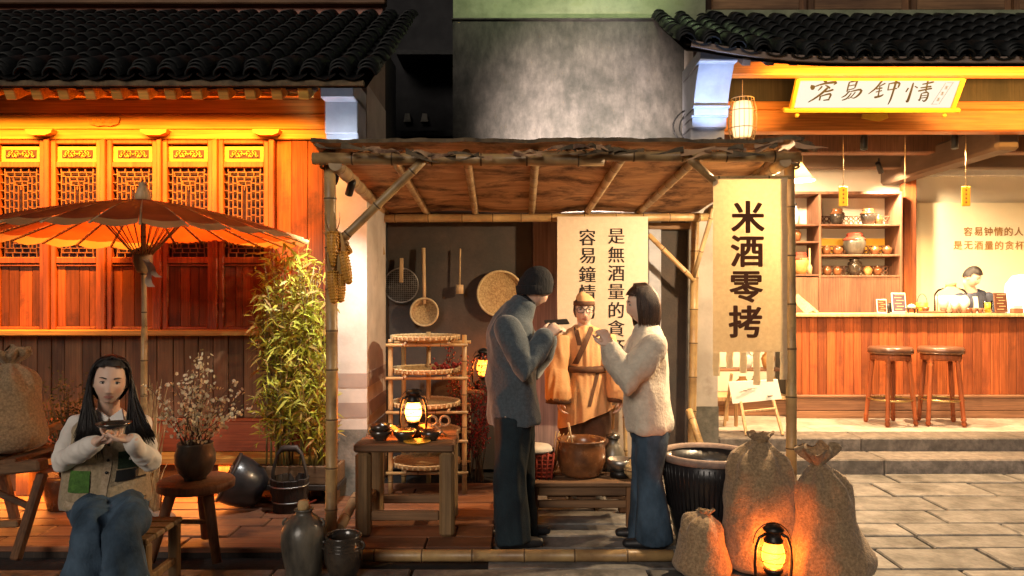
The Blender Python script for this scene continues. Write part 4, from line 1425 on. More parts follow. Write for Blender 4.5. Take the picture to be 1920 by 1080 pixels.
# ------------------------------------------------------------------ table with lantern and bowls
TX0, TX1, TY0, TY1, TZ = pxx(664, 4.66), pxx(852, 4.66), 4.66, 5.16, .632
tb = thing("wooden_table", "rough wooden table carrying the lantern and bowls", "table", ((TX0 + TX1) / 2, 4.9, .04))
for (x, y) in ((TX0 + .05, TY0 + .05), (TX1 - .05, TY0 + .05), (TX0 + .06, TY1 - .05), (TX1 - .06, TY1 - .05)):
    m_ = MB(); m_.bx(x - .048, x + .048, y - .045, y + .045, .042, TZ - .055, .02); m_.build("leg", M['table_wood'], tb, center=True)
for k in range(4):
    a = TY0 + (TY1 - TY0) * k / 4
    m_ = MB(); m_.bx(TX0 + random.uniform(-.008, .008), TX1 + random.uniform(-.008, .008), a + .002, a + (TY1 - TY0) / 4 - .002, TZ - .054, TZ + random.uniform(-.003, .002), .012); m_.build("top_plank", M['old_wood_h'], tb, center=True)
for y in (TY0 + .05, TY1 - .05):
    m_ = MB(); m_.bx(TX0 + .10, TX1 - .10, y - .02, y + .02, .14, .20, .008); m_.build("stretcher", M['old_wood_h'], tb, center=True)
for x in (TX0 + .05, TX1 - .05):
    m_ = MB(); m_.bx(x - .02, x + .02, TY0 + .10, TY1 - .10, .19, .25, .008); m_.build("stretcher", M['table_wood'], tb, center=True)
lantern(W(775, 803, 4.93) * Vector((1, 1, 0)) + Vector((0, 0, TZ)) if False else Vector((pxx(775, 4.93), 4.93, TZ + .001)), .80, "lit hurricane lantern on the wooden table with bowls", M['flame'], 7.0)


def bowl(loc, r, h, m, label, group=None, fill=None, name="bowl"):
    t = thing(name, label, "bowl", loc, group)
    m_ = MB(); m_.lathe([(.001, 0), (r * .5, 0), (r * .52, h * .1), (r * .85, h * .5), (r, h), (r * .93, h), (r * .78, h * .5), (r * .4, h * .18), (.001, h * .16)], loc, 22); m_.build("body", m, t)
    if fill:
        m_ = MB(); m_.lathe([(r * .86, h * .78), (.001, h * .8)], loc, 22); m_.build("filling", fill, t)
    return t


gb = "dark bowls on the lantern table"
bowl((pxx(713, 4.78), 4.80, TZ + .001), .078, .065, M['glaze'], "dark bowl at the left edge of the lantern table", gb)
bowl((pxx(758, 4.78), 4.78, TZ + .001), .078, .068, M['glaze'], "dark bowl in front of the lantern foot", gb, M['bread'])
bowl((pxx(807, 4.78), 4.80, TZ + .001), .076, .062, M['glaze'], "dark bowl on the right of the lantern", gb)
bowl((pxx(713, 4.78), 4.802, TZ + .042), .074, .06, M['glaze'], "dark bowl stacked on the left bowl", gb)
for i, (px, Y, r_, lab) in enumerate(((705, 5.03, .055, "small golden bun behind the left bowls"), (729, 5.0, .062, "larger golden bun left of the lantern"), (796, 5.06, .058, "golden bun right of the lantern chimney"))):
    c = Vector((pxx(px, Y), Y, TZ + .001))
    m_ = MB(); m_.lathe([(.001, 0), (r_ * .9, 0), (r_, r_ * .3), (r_ * .9, r_ * .7), (r_ * .5, r_ * .98), (.001, r_ * 1.05)], c, 18, wob=.02)
    tag(m_.build("bun", M['bread']), lab, "bun", "buns on the lantern table")
p = Vector((pxx(822, 4.95), 4.95, TZ))
ct = thing("carved_trinket", "small pale wooden ring toy standing at the right table end", "toy", p)
m_ = MB()
for sx in (-1, 1):
    m_.torus(p + Vector((sx * .042, 0, .10)), .032, .009, 20, 6, M=Euler((R(90), 0, 0)).to_matrix())
m_.build("ring", M['pale_wood'], ct)
m_ = MB(); m_.bar(p + Vector((-.02, 0, .07)), p + Vector((.05, 0, .003)), .016, .014, .003); m_.bar(p + Vector((.02, .012, .07)), p + Vector((-.045, .012, .003)), .016, .014, .003); m_.build("stand", M['pale_wood'], ct)
m_ = MB(); m_.lathe([(.001, 0), (.075, 0), (.088, .01), (.08, .012), (.001, .006)], (pxx(782, 4.72), 4.725, TZ + .001), 22)
tag(m_.build("yellow_plate", M['gold']), "flat yellow plate at the front edge of the lantern table", "plate")

# ------------------------------------------------------------------ bamboo tray rack
rk = thing("tray_rack", "bamboo rack holding round woven trays behind the lantern table", "rack", (pxx(800, 5.9), 5.9, .04))
RX0, RX1, RY0, RY1 = pxx(733, 5.72), pxx(871, 5.72), 5.70, 6.12
for (x, y, top) in ((RX0, RY0, pz(636, RY0)), (RX1, RY0, pz(628, RY0)), (pxx(803, 6.1), RY1, pz(622, RY1)), (RX0 + .04, RY1, pz(632, RY1))):
    m_ = MB(); m_.bamboo((x, y, .03), (x, y, top), .019, 10); m_.build("post", BM, rk)
LEV = (645, 707, 771, 825, 884)
for i, py in enumerate(LEV):
    z = pz(py, RY0)
    for y in (RY0 - .03, RY1 - .05):
        m_ = MB(); m_.bamboo((RX0 - .03, y, z - .008), (RX1 + .03, y, z - .004), .0125, 8); m_.build("shelf_pole", BM, rk)
    for x in (RX0 + .12, RX1 - .12):
        m_ = MB(); m_.bamboo((x, RY0 - .06, z + .010), (x, RY1, z + .010), .010, 8); m_.build("cross_pole", BO, rk)
    ty = 5.86
    c = Vector((pxx(798, ty), ty, z + .022))
    lab = ["topmost woven tray on the bamboo rack", "second woven tray from the top of the rack", "third woven tray, beside the lantern glass", "fourth woven tray, level with the table top", "lowest woven tray, seen beneath the table top"][i]
    tr = thing("woven_tray", lab, "tray", c, "round trays on the bamboo rack")
    m_ = MB(); m_.lathe([(.001, .001), (.255, .002), (.268, .03), (.258, .031), (.246, .012), (.001, .010)], c, 36); m_.build("weave", M['wicker'], tr)
    m_ = MB(); m_.torus(c + Vector((0, 0, .034)), .264, .008, 40, 6); m_.build("rim", M['wicker_rim'], tr)
    m_ = MB()
    for k in range(38):
        a = 2 * PI * k / 38
        q = Vector((math.cos(a), math.sin(a), 0))
        m_.box(c + q * .272 + Vector((0, 0, .026)), (.006, .012, .032), (0, 0, a))
    m_.build("binding", M['wicker_rim'], tr, kind="stuff")
m_ = MB()
c = Vector((pxx(838, 5.9), 5.92, pz(707, RY0) + .035))
for k in range(60):
    q = c + Vector((random.gauss(0, .06), random.gauss(0, .05), abs(random.gauss(0, .03))))
    m_.ball(q, random.uniform(.008, .016), 6)
tag(m_.build("chillies", M['berry'], kind="stuff"), "heap of dried red chillies on the second tray", "chillies")

# red berry branches and the lantern behind the man
m_ = MB(); m2 = MB()
b0 = Vector((pxx(885, 6.2), 6.25, .02))
for k in range(26):
    a = b0 + Vector((random.uniform(-.08, .10), random.uniform(-.08, .08), 0))
    e = W(random.uniform(835, 925), random.uniform(655, 800), 6.25 + random.uniform(-.15, .15))
    mid = (a + e) / 2 + Vector((random.uniform(-.05, .05), 0, .08))
    m_.tube([a, mid, e], [.005, .004, .0015], 5)
    for j in range(34):
        t = random.uniform(.35, 1.05)
        q = a * (1 - t) ** 2 + mid * 2 * t * (1 - t) + e * t * t
        m2.ball(q + Vector((random.gauss(0, .022), random.gauss(0, .022), random.gauss(0, .022))), random.uniform(.006, .011), 5)
rb = thing("berry_branches", "tall red berry branches standing between the rack and the man", "plant", b0)
m_.build("branches", M['twig'], rb, kind="stuff"); m2.build("berries", M['berry'], rb, kind="stuff")
sw = thing("bamboo_shelf", "dim bamboo side shelf holding the lantern behind the man's back", "shelf", (pxx(905, 6.45), 6.45, .0))
for dx in (-.13, .13):
    m_ = MB(); m_.bamboo((pxx(908, 6.45) + dx, 6.45, .0), (pxx(908, 6.45) + dx, 6.45, pz(735, 6.45)), .015, 8); m_.build("leg", BO, sw)
m_ = MB(); m_.bx(pxx(908, 6.45) - .16, pxx(908, 6.45) + .16, 6.32, 6.60, pz(735, 6.45), pz(735, 6.45) + .03, .006); m_.build("board", M['old_wood_h'], sw)
lantern((pxx(907, 6.45), 6.45, pz(735, 6.45) + .031), .88, "lantern glowing on a shelf behind the man's coat", M['flame_soft'], 3)

# ------------------------------------------------------------------ low bench table with pot and basket
LX0, LX1, LY0, LY1, LZ = pxx(985, 4.95), pxx(1200, 4.95), 4.95, 5.42, .322
lt_ = thing("low_table", "low dark wooden table between the two visitors carrying the pot", "table", ((LX0 + LX1) / 2, 5.2, 0))
for k in range(3):
    a = LY0 + (LY1 - LY0) * k / 3
    m_ = MB(); m_.bx(LX0, LX1, a + .002, a + (LY1 - LY0) / 3 - .002, LZ - .035, LZ, .008); m_.build("top_plank", M['old_wood_h'], lt_, center=True)
for x in (LX0 + .05, LX1 - .05):
    for y in (LY0 + .05, LY1 - .05):
        m_ = MB(); m_.bx(x - .035, x + .035, y - .03, y + .03, 0.0, LZ - .036, .01); m_.build("leg", M['old_wood'], lt_, center=True)
for y in (LY0 + .045, LY1 - .05):
    m_ = MB(); m_.bx(LX0 + .086, LX1 - .086, y - .018, y + .018, .14, .19, .006); m_.build("stretcher", M['old_wood_h'], lt_, center=True)
    m_ = MB(); m_.bx(LX0 + .086, LX1 - .086, y - .015, y + .015, LZ - .10, LZ - .037, .006); m_.build("apron", M['old_wood_h'], lt_, center=True)
for k in range(3):
    a = LX0 + .15 + k * .2
    m_ = MB(); m_.bx(a, a + .13, LY0 + .06, LY1 - .06, .191, .205, .003); m_.build("shelf_slat", M['old_wood'], lt_, center=True)

pt = thing("brown_pot", "brown glazed cooking pot with a pale stick in it on the low table", "pot", (pxx(1090, 5.15), 5.15, LZ))
c = Vector((pxx(1090, 5.15), 5.15, LZ + .001))
m_ = MB(); m_.lathe([(.001, 0), (.125, 0), (.15, .03), (.168, .11), (.166, .19), (.156, .235), (.170, .245), (.168, .255), (.150, .25), (.148, .2), (.14, .15), (.001, .14)], c, 32); m_.build("body", M['glaze_brown'], pt)
m_ = MB(); m_.lathe([(.146, .185), (.001, .187)], c, 24); m_.build("broth", M['vat'], pt)
m_ = MB(); m_.tube([c + Vector((-.05, .03, .16)), c + Vector((-.09, .02, .36))], .008, 8); m_.build("stirring_stick", M['pale_wood'], pt)
bk = thing("red_basket", "red woven basket with a white cloth on the low table's left end", "basket", (pxx(1003, 5.15), 5.15, LZ))
c = Vector((pxx(1000, 5.12), 5.12, LZ + .001))
m_ = MB()
for z in [.02 + .028 * k for k in range(6)]:
    m_.tube([c + Vector((-.12 - z * .1, -.09, z)), c + Vector((.12 + z * .1, -.09, z)), c + Vector((.12 + z * .1, .09, z)), c + Vector((-.12 - z * .1, .09, z)), c + Vector((-.12 - z * .1, -.09, z))], .009, 6)
m_.build("hoop_weave", M['red_cloth'], bk, kind="stuff")
m_ = MB()
for k in range(8):
    x = -.12 + .24 * k / 7
    for y in (-.092, .092):
        m_.tube([c + Vector((x, y, .0)), c + Vector((x * 1.14, y * 1.02, .175))], .008, 6)
for s in (-1, 1):
    for k in range(5):
        m_.tube([c + Vector((s * .122, -.08 + .04 * k, .0)), c + Vector((s * .138, -.08 + .04 * k, .175))], .008, 6)
m_.build("stake_weave", M['red_cloth'], bk, kind="stuff")
m_ = MB(); m_.bx(c.x - .115, c.x + .115, c.y - .08, c.y + .08, c.z + .002, c.z + .17, .01); m_.build("lining", M['red_wood'], bk)
m_ = MB(); m_.lathe([(.001, .174), (.13, .176), (.135, .19), (.11, .215), (.05, .225), (.001, .226)], c, 18, wob=.05); m_.build("cloth_cover", M['cloth_white'], bk)
br = thing("bamboo_whisk", "bundle of thin bamboo splints leaning between basket and pot", "whisk", (pxx(1042, 5.3), 5.3, LZ))
m_ = MB()
for k in range(16):
    a = Vector((pxx(1038, 5.3) + random.uniform(-.02, .02), 5.3 + random.uniform(-.02, .02), LZ + .002))
    m_.tube([a, a + Vector((.05 + random.uniform(-.03, .05), random.uniform(-.02, .02), .26 + random.uniform(-.03, .02)))], .0035, 5)
m_.build("splints", M['straw'], br, kind="stuff")
pn = thing("small_pan", "small grey pan with a long handle on the low table's right end", "pan", (pxx(1163, 5.1), 5.1, LZ))
c = Vector((pxx(1163, 5.1), 5.1, LZ + .05))
m_ = MB(); m_.lathe([(.001, 0), (.06, 0), (.085, .04), (.09, .075), (.083, .075), (.055, .01), (.001, .008)], c, 22); m_.build("body", M['steel'], pn)
m_ = MB(); m_.tube([c + Vector((.05, -.02, .06)), c + Vector((.16, -.03, .17))], .009, 8); m_.build("handle", M['steel'], pn)
m_ = MB(); m_.lathe([(.001, -.049), (.07, -.049), (.075, -.003), (.001, -.002)], c, 16); m_.build("stand", M['iron'], pn)
bx_ = thing("straw_bundle", "rough straw wrapped bundle beside the small pan", "bundle", (pxx(1186, 5.02), 5.02, LZ))
m_ = MB(); m_.box((pxx(1188, 5.03), 5.03, LZ + .066), (.12, .12, .13), (0, 0, .3), .04); m_.build("straw_wrap", M['straw'], bx_)
m_ = MB(); m_.torus((pxx(1188, 5.03), 5.03, LZ + .07), .066, .006, 20, 6); m_.build("tie", M['rope'], bx_)
bt = thing("wine_jar", "small pale wine jar with a dark neck behind the pan", "jar", (pxx(1150, 5.3), 5.3, LZ))
c = Vector((pxx(1150, 5.3), 5.3, LZ + .001))
m_ = MB(); m_.lathe([(.001, 0), (.07, 0), (.085, .06), (.08, .13), (.05, .18), (.035, .2), (.035, .23), (.001, .23)], c, 20); m_.build("body", M['glaze_grey'], bt)
m_ = MB(); m_.lathe([(.034, .225), (.05, .228), (.052, .25), (.001, .27)], c, 16); m_.build("stopper", M['glaze'], bt)
m_ = MB(); m_.bamboo(W(1174, 870, 5.35), W(1170, 750, 5.40), .014, 8)
tag(m_.build("bamboo_stick", BM), "thin bamboo stick standing upright behind the woman in white", "stick")

# ------------------------------------------------------------------ black vat, sacks, front lantern
c = Vector((pxx(1327, 4.66), 4.66, 0))
vt = thing("black_vat", "big black glazed vat with a bare clay rim beside the sacks", "vat", c)
m_ = MB()
m_.lathe([(.001, .0), (.185, .0), (.20, .03), (.245, .25), (.275, .45), (.285, .555), (.27, .56), (.255, .45), (.21, .20), (.001, .17)], c, 44); m_.build("body", M['vat'], vt)
m_ = MB(); m_.lathe([(.281, .540), (.298, .545), (.303, .565), (.298, .585), (.282, .590), (.268, .582), (.266, .560)], c, 44, caps=False); m_.build("rim", M['vat_rim'], vt)
m_ = MB()
for k in range(56):
    a = 2 * PI * k / 56
    q = Vector((math.cos(a), math.sin(a), 0))
    m_.tube([c + q * (.2455) + Vector((0, 0, .25)), c + q * .2755 + Vector((0, 0, .45)), c + q * .2825 + Vector((0, 0, .525))], .0045, 4)
m_.build("ribbing", M['vat'], vt, kind="stuff")


def sack(loc, h, rx, ry, label, seed, lean=(0, 0), top=.10, ruff=.08, flare=1.25, fac=1.0, voxel=.014, ruffle=True):
    loc = Vector(loc)
    t = thing("burlap_sack", label, "sack", loc, "tied burlap sacks")
    m_ = MB()
    prof = [(0.0, .90), (.03, 1.0 * flare), (.14, 1.06 * flare), (.30, 1.03 * (flare * .6 + .4)), (.5, 1.0), (.68, .96), (.80, .88), (.88, .70), (.94, .42), (1.0, .16)]
    pts, rad = [], []
    for z, r_ in prof:
        pts.append(loc + Vector((lean[0] * z + .012 * math.sin(seed + z * 5), lean[1] * z, .012 + h * z)))
        rad.append((rx * r_, ry * r_))
    m_.tube(pts, rad, 28, side=(1, 0, 0))
    me = remesh(m_, voxel, 4)
    wrinkle(me, .011, 4.2, seed, (1, 1, .7))
    wrinkle(me, .003, 15, seed + 3, (1, 1, 1))
    # pleats running into the tie
    zt2 = loc.z + h
    ax = loc + Vector((lean[0], lean[1], 0))
    for v in me.vertices:
        k = max(0.0, (v.co.z - (zt2 - h * .34)) / (h * .34))
        if k > 0:
            a = math.atan2(v.co.y - ax.y, v.co.x - ax.x)
            f = 1 + .20 * k * math.sin(a * 8 + seed + 1.4 * math.sin(a * 2) + 2 * mnoise.noise((a, v.co.z * 6, seed))) 
            v.co.x = ax.x + (v.co.x - ax.x) * f
            v.co.y = ax.y + (v.co.y - ax.y) * f
    place(me, "body", M['burlap'], t)
    tp = pts[-1]
    m_ = MB()
    for k in range(3):
        m_.torus(tp + Vector((0, 0, -.010 + .011 * k)), rx * .19, .007, 18, 6, M=Euler((random.uniform(-.15, .15), random.uniform(-.15, .15), 0)).to_matrix())
    m_.build("tie_cord", M['rope'], t)
    if ruffle:
        m_ = MB()
        nn = 36

        def rf(u, v):
            a = 2 * PI * u
            lob = 1 + .16 * math.sin(a * 5 + seed) + .16 * math.sin(a * 11 + seed * 2) + .45 * mnoise.noise((math.cos(a) * 2, math.sin(a) * 2, seed + v * 1.5))
            r_ = rx * .15 + ruff * math.sin(min(1, v * 1.12) * PI * .60) * lob * 1.15
            z = -.01 + top * (v ** .75) * (1 + .14 * math.sin(a * 3 + seed) + .10 * math.sin(a * 7)) - .5 * top * max(0, v - .7) * (1 + .5 * math.sin(a * 4 + seed * .5))
            return tuple(tp + Vector((math.cos(a) * r_ * 1.15, math.sin(a) * r_ * .85, z)))
        nn = 60
        m_.grid(rf, nn, 9)
        m_.grid(lambda u, v: tuple(Vector(rf(1 - u, v)) + Vector((0, 0, -.004))), nn, 9)
        m_.build("gathered_top", M['burlap'], t)
    return t


sack((pxx(1428, 4.22), 4.24, .0), .725, .198, .165, "fat upright burlap sack with a small twisted top beside the vat", 1.0, (.01, .02), .06, .026, 1.08)
sack((pxx(1562, 4.10), 4.10, .0), .615, .152, .14, "leaning burlap sack with a wide ruffled top on the right", 4.0, (-.080, .03), .125, .070, 1.50)
sack((pxx(1306, 4.22), 4.16, .0), .335, .120, .12, "small squat burlap sack in front of the vat", 7.3, (.035, .0), .03, .02, 1.25, voxel=.011)
lantern((pxx(1450, 3.95), 3.95, .001), .88, "lit hurricane lantern on the ground in front of the sacks", M['flame_soft'], 5.0)

# ------------------------------------------------------------------ jars in front of the left post
c = Vector((pxx(570, 4.12), 4.12, 0.0))
jr = thing("stoneware_jar", "tall grey green stoneware jar with a narrow neck before the left post", "jar", c)
m_ = MB(); m_.lathe([(.001, 0), (.085, 0), (.095, .02), (.115, .12), (.126, .21), (.122, .265), (.10, .31), (.06, .345), (.046, .355), (.044, .37), (.054, .375), (.052, .383), (.036, .38), (.03, .35), (.001, .34)], c, 36); m_.build("body", M['glaze_grey'], jr)
m_ = MB(); m_.lathe([(.03, .37), (.036, .40), (.03, .425), (.001, .43)], c, 14); m_.build("stopper", M['straw'], jr)
m_ = MB(); m_.tube([c + Vector((-.035, 0, .41)), c + Vector((.03, -.01, .415)), c + Vector((.07, 0, .43))], .005, 6); m_.build("tie_string", M['red_cloth'], jr)
for s in (-1, 1):
    m_ = MB(); m_.tube([c + Vector((s * (.095 + .02 * math.sin(k / 6 * PI)), -.01, .28 + .05 * k / 6)) for k in range(7)], .008, 6); m_.build("ear", M['glaze_grey'], jr)
c = Vector((pxx(644, 4.10), 4.10, 0.0))
jr = thing("glazed_pot", "small shiny dark glazed pot standing in front of the left bamboo post", "pot", c)
m_ = MB(); m_.lathe([(.001, 0), (.065, 0), (.075, .02), (.10, .09), (.108, .15), (.103, .20), (.095, .225), (.102, .235), (.100, .245), (.088, .24), (.09, .2), (.09, .12), (.06, .04), (.001, .03)], c, 36); m_.build("body", M['glaze'], jr)
for k in range(3):
    m_ = MB(); m_.torus(c + Vector((0, 0, .17 + .018 * k)), .107 - .0025 * k, .003, 36, 6); m_.build("raised_band", M['glaze'], jr)
for s in (-1, 1):
    m_ = MB(); m_.tube([c + Vector((s * (.098 + .022 * math.sin(k / 6 * PI)), -.02, .165 + .05 * k / 6)) for k in range(7)], .007, 6); m_.build("ear", M['glaze'], jr)

# ------------------------------------------------------------------ wooden bucket, dark basket
c = Vector((pxx(543, 5.28), 5.28, .042))
bu = thing("wooden_bucket", "dark wooden water bucket with a tall arched handle under the bamboo plant", "bucket", c)
m_ = MB()
for k in range(18):
    a = 2 * PI * k / 18
    m_ = MB()
    q = Vector((math.cos(a), math.sin(a), 0))
    m_.bar(c + q * .105 + Vector((0, 0, .0)), c + q * .130 + Vector((0, 0, .235 + random.uniform(-.003, .003))), .044, .014, .003, up=q)
    m_.build("stave", M['black_wood'], bu, center=True)
m_ = MB(); m_.lathe([(.001, .02), (.105, .02)], c, 18); m_.build("bottom", M['black_wood'], bu)
for z, r_ in ((.075, .121), (.185, .132)):
    m_ = MB(); m_.torus(c + Vector((0, 0, z)), r_, .0055, 32, 6); m_.build("hoop", M['steel'], bu)
m_ = MB(); m_.tube([c + Vector((-.125, 0, .12)), c + Vector((-.118, 0, .28)), c + Vector((-.085, 0, .40)), c + Vector((-.05, 0, .44)), c + Vector((.05, 0, .44)), c + Vector((.085, 0, .40)), c + Vector((.118, 0, .28)), c + Vector((.125, 0, .12))], [(.018, .012)] * 3 + [(.02, .024)] * 2 + [(.018, .012)] * 3, 8, side=(0, 1, 0)); m_.build("handle", M['black_wood'], bu)
c = Vector((pxx(458, 5.32), 5.32, .05))
db = thing("dark_basket", "dark woven basket tipped on its side beside the wooden bucket", "basket", c)
q = Euler((0, R(-62), R(18))).to_matrix()
m_ = MB(); m_.lathe([(.001, -.14), (.10, -.14), (.15, -.08), (.175, .02), (.18, .10), (.168, .13), (.16, .10), (.15, .02), (.12, -.08), (.001, -.12)], c + Vector((0, 0, .17)), 30, M=q); m_.build("body", M['vat'], db)
m_ = MB(); m_.torus(c + Vector((0, 0, .17)) + q @ Vector((0, 0, .118)), .176, .012, 30, 6, M=q); m_.build("rim", M['black_wood'], db)

# ------------------------------------------------------------------ bamboo plant in a planter
c = Vector((pxx(555, 5.52), 5.52, .04))
pl_ = thing("potted_bamboo", "tall bushy bamboo plant with yellow green leaves in a long wooden planter", "plant", c)
m_ = MB()
PX0, PX1 = pxx(432, 5.42), pxx(634, 5.42)
for (a, b, y0, y1) in ((PX0, PX1, 5.40, 5.425), (PX0, PX1, 5.62, 5.645), (PX0, PX0 + .025, 5.426, 5.619), (PX1 - .025, PX1, 5.426, 5.619)):
    m_.bx(a, b, y0, y1, .19, .325, .005)
m_.bx(PX0 + .026, PX1 - .026, 5.426, 5.619, .20, .30)
m_.build("planter_box", M['old_wood_h'], pl_)
m_ = MB(); m_.bx(PX0 - .01, PX1 + .01, 5.39, 5.655, .150, .189, .004); m_.build("planter_base", M['black_wood'], pl_)
for x in (PX0 + .06, PX1 - .06):
    m_ = MB(); m_.bx(x - .03, x + .03, 5.42, 5.62, .042, .149); m_.build("planter_foot", M['old_wood'], pl_)
lm = [MB(), MB()]
random.seed(5)


def outline(py):
    tabl = [(462, 505, 560), (500, 478, 612), (560, 470, 618), (600, 462, 628), (650, 455, 634), (720, 462, 640), (800, 478, 640), (870, 520, 632)]
    for (a, l0, r0), (b, l1, r1) in zip(tabl[:-1], tabl[1:]):
        if a <= py <= b:
            t = (py - a) / (b - a)
            return l0 + (l1 - l0) * t, r0 + (r1 - r0) * t
    return 500, 600


for k in range(34):
    base = Vector((random.uniform(pxx(500, 5.5), PX1 - .05), random.uniform(5.45, 5.6), .30))
    ty = random.choice((470, 500, 540, 600, 660, 720, 560, 490))
    l, r = outline(ty)
    px = l + (r - l) * random.random()
    Yt = 5.5 + random.uniform(-.28, .22)
    tip = W(px, ty, Yt)
    mid = (base + tip) / 2 + Vector(((base.x - tip.x) * .18, random.uniform(-.05, .05), .10))
    pts = []
    for j in range(9):
        t = j / 8
        pts.append(base * (1 - t) ** 2 + mid * 2 * t * (1 - t) + tip * t * t)
    m_ = MB(); m_.tube(pts, [.0065 * (1 - .75 * j / 8) + .001 for j in range(9)], 6); m_.build("stem", M['stem'], pl_)
    nl = int(40 + 50 * (tip.z - .3))
    for j in range(nl):
        t = random.uniform(.12, 1.0)
        p = base * (1 - t) ** 2 + mid * 2 * t * (1 - t) + tip * t * t
        tw = Vector((random.uniform(-1, 1), random.uniform(-1, 1), random.uniform(-.15, .9))).normalized() * random.uniform(.0, .11)
        p = p + tw
        d = Vector((random.uniform(-1, 1), random.uniform(-1, .8), random.uniform(-.75, 1.0))).normalized()
        L_ = random.uniform(.06, .14)
        wd = random.uniform(.0055, .011)
        sd = d.cross(Vector((random.uniform(-1, 1), random.uniform(-1, 1), random.uniform(-1, 1)))).normalized() * wd
        bend = Vector((0, 0, -L_ * random.uniform(.05, .35)))
        lm[0 if random.random() < .72 else 1].add([p, p + d * L_ * .35 + sd, p + d * L_ * .35 - sd, p + d * L_ * .72 + sd * .7 + bend * .4, p + d * L_ * .72 - sd * .7 + bend * .4, p + d * L_ + bend], [(0, 1, 2), (1, 3, 4, 2), (3, 5, 4)], 0, True)
lm[0].build("leaves", M['leaf'], pl_, kind="stuff")
lm[1].build("dry_leaves", mat("dry_bamboo_leaf", (.36, .20, .05), (.27, .19, .04), .6, 5, bump=0, trans=.3), pl_, kind="stuff")

# shrub behind the seated woman, dry grass, upright straw
random.seed(8)
c = Vector((pxx(125, 5.35), 5.35, .04))
sb = thing("potted_shrub", "small orange lit leafy shrub behind the seated woman's shoulder", "plant", c)
m_ = MB(); m_.lathe([(.001, 0), (.12, 0), (.17, .22), (.16, .24), (.001, .22)], c, 22); m_.build("pot", M['glaze_brown'], sb)
lv, brn = MB(), MB()
for k in range(30):
    e = W(random.uniform(72, 185), random.uniform(702, 800), 5.35 + random.uniform(-.15, .15))
    a = c + Vector((random.uniform(-.05, .05), random.uniform(-.05, .05), .2))
    brn.tube([a, (a + e) / 2 + Vector((0, 0, .06)), e], [.006, .004, .002], 5)
    for j in range(52):
        t = random.uniform(.3, 1.05)
        p = a.lerp(e, t) + Vector((random.gauss(0, .035), random.gauss(0, .035), random.gauss(0, .035)))
        d = Vector((random.uniform(-1, 1), random.uniform(-1, 1), random.uniform(-.4, 1))).normalized() * random.uniform(.015, .032)
        sd = d.cross(Vector((random.uniform(-1, 1), 1, random.uniform(-1, 1)))).normalized() * .008
        lv.add([p, p + d * .5 + sd, p + d, p + d * .5 - sd], [(0, 1, 2, 3)])
brn.build("branches", M['twig'], sb, kind="stuff"); lv.build("leaves", M['leaf_dark'], sb, kind="stuff")
c = Vector((pxx(285, 5.0), 5.0, .042))
ry = thing("dry_grass_bunch", "bunch of dry golden grass leaning by the parasol pole", "plant", c)
lv = MB()
for k in range(70):
    a = c + Vector((random.uniform(-.05, .05), random.uniform(-.05, .05), .0))
    e = W(random.choice((random.uniform(245, 300), random.uniform(268, 320))), random.uniform(700, 900), 4.95 + random.uniform(-.2, .2))
    mid = (a + e) / 2 + Vector((0, 0, .15))
    sd = Vector((random.uniform(.003, .008), .003, 0))
    pts = []
    for j in range(5):
        t = j / 4
        q = a * (1 - t) ** 2 + mid * 2 * t * (1 - t) + e * t * t
        pts += [q - sd * (1 - t * .8), q + sd * (1 - t * .8)]
    lv.add(pts, [(2 * j, 2 * j + 2, 2 * j + 3, 2 * j + 1) for j in range(4)], 0, True)
lv.build("blades", M['straw'], ry, kind="stuff")

# ------------------------------------------------------------------ round stool with flower vase
c = Vector((pxx(368, 4.44), 4.44, 0))
so_ = thing("round_stool", "round wooden three legged stool carrying the flower vase", "stool", c)
sz = pz(898, 4.44)
m_ = MB(); m_.lathe([(.001, sz - .058), (.20, sz - .058), (.218, sz - .05), (.220, sz - .012), (.208, sz), (.001, sz)], c, 36); m_.build("seat", M['stool_wood'], so_)
for (ax, ay) in ((-.15, -.11), (.14, -.12), (-.02, .15)):
    m_ = MB(); m_.tube([c + Vector((ax * .75, ay * .75, sz - .059)), c + Vector((ax * 1.35, ay * 1.35, .02 if ay < 0 else .05))], [(.034, .03), (.027, .024)], 10); m_.build("leg", M['stool_wood'], so_)
m_ = MB(); m_.tube([c + Vector((-.13, -.09, .24)), c + Vector((.12, -.10, .24))], .014, 8); m_.build("stretcher", M['stool_wood'], so_)
c = Vector((pxx(366, 4.44), 4.44, sz + .001))
vs_ = thing("flower_vase", "dark glazed vase full of small white blossom branches on the round stool", "vase", c)
m_ = MB(); m_.lathe([(.001, 0), (.062, 0), (.065, .012), (.095, .045), (.116, .10), (.116, .15), (.10, .195), (.104, .21), (.10, .22), (.088, .215), (.09, .16), (.09, .08), (.001, .05)], c, 32); m_.build("body", M['glaze_grey'], vs_)
brn, fl, lv = MB(), MB(), MB()
tips = [(275, 722), (300, 745), (322, 715), (340, 760), (362, 700), (372, 668), (384, 660), (378, 740), (405, 720), (420, 745), (440, 715), (455, 735), (470, 762), (450, 770), (430, 780), (330, 790), (395, 700), (352, 735), (410, 770), (365, 770), (300, 775), (390, 790), (345, 715)]
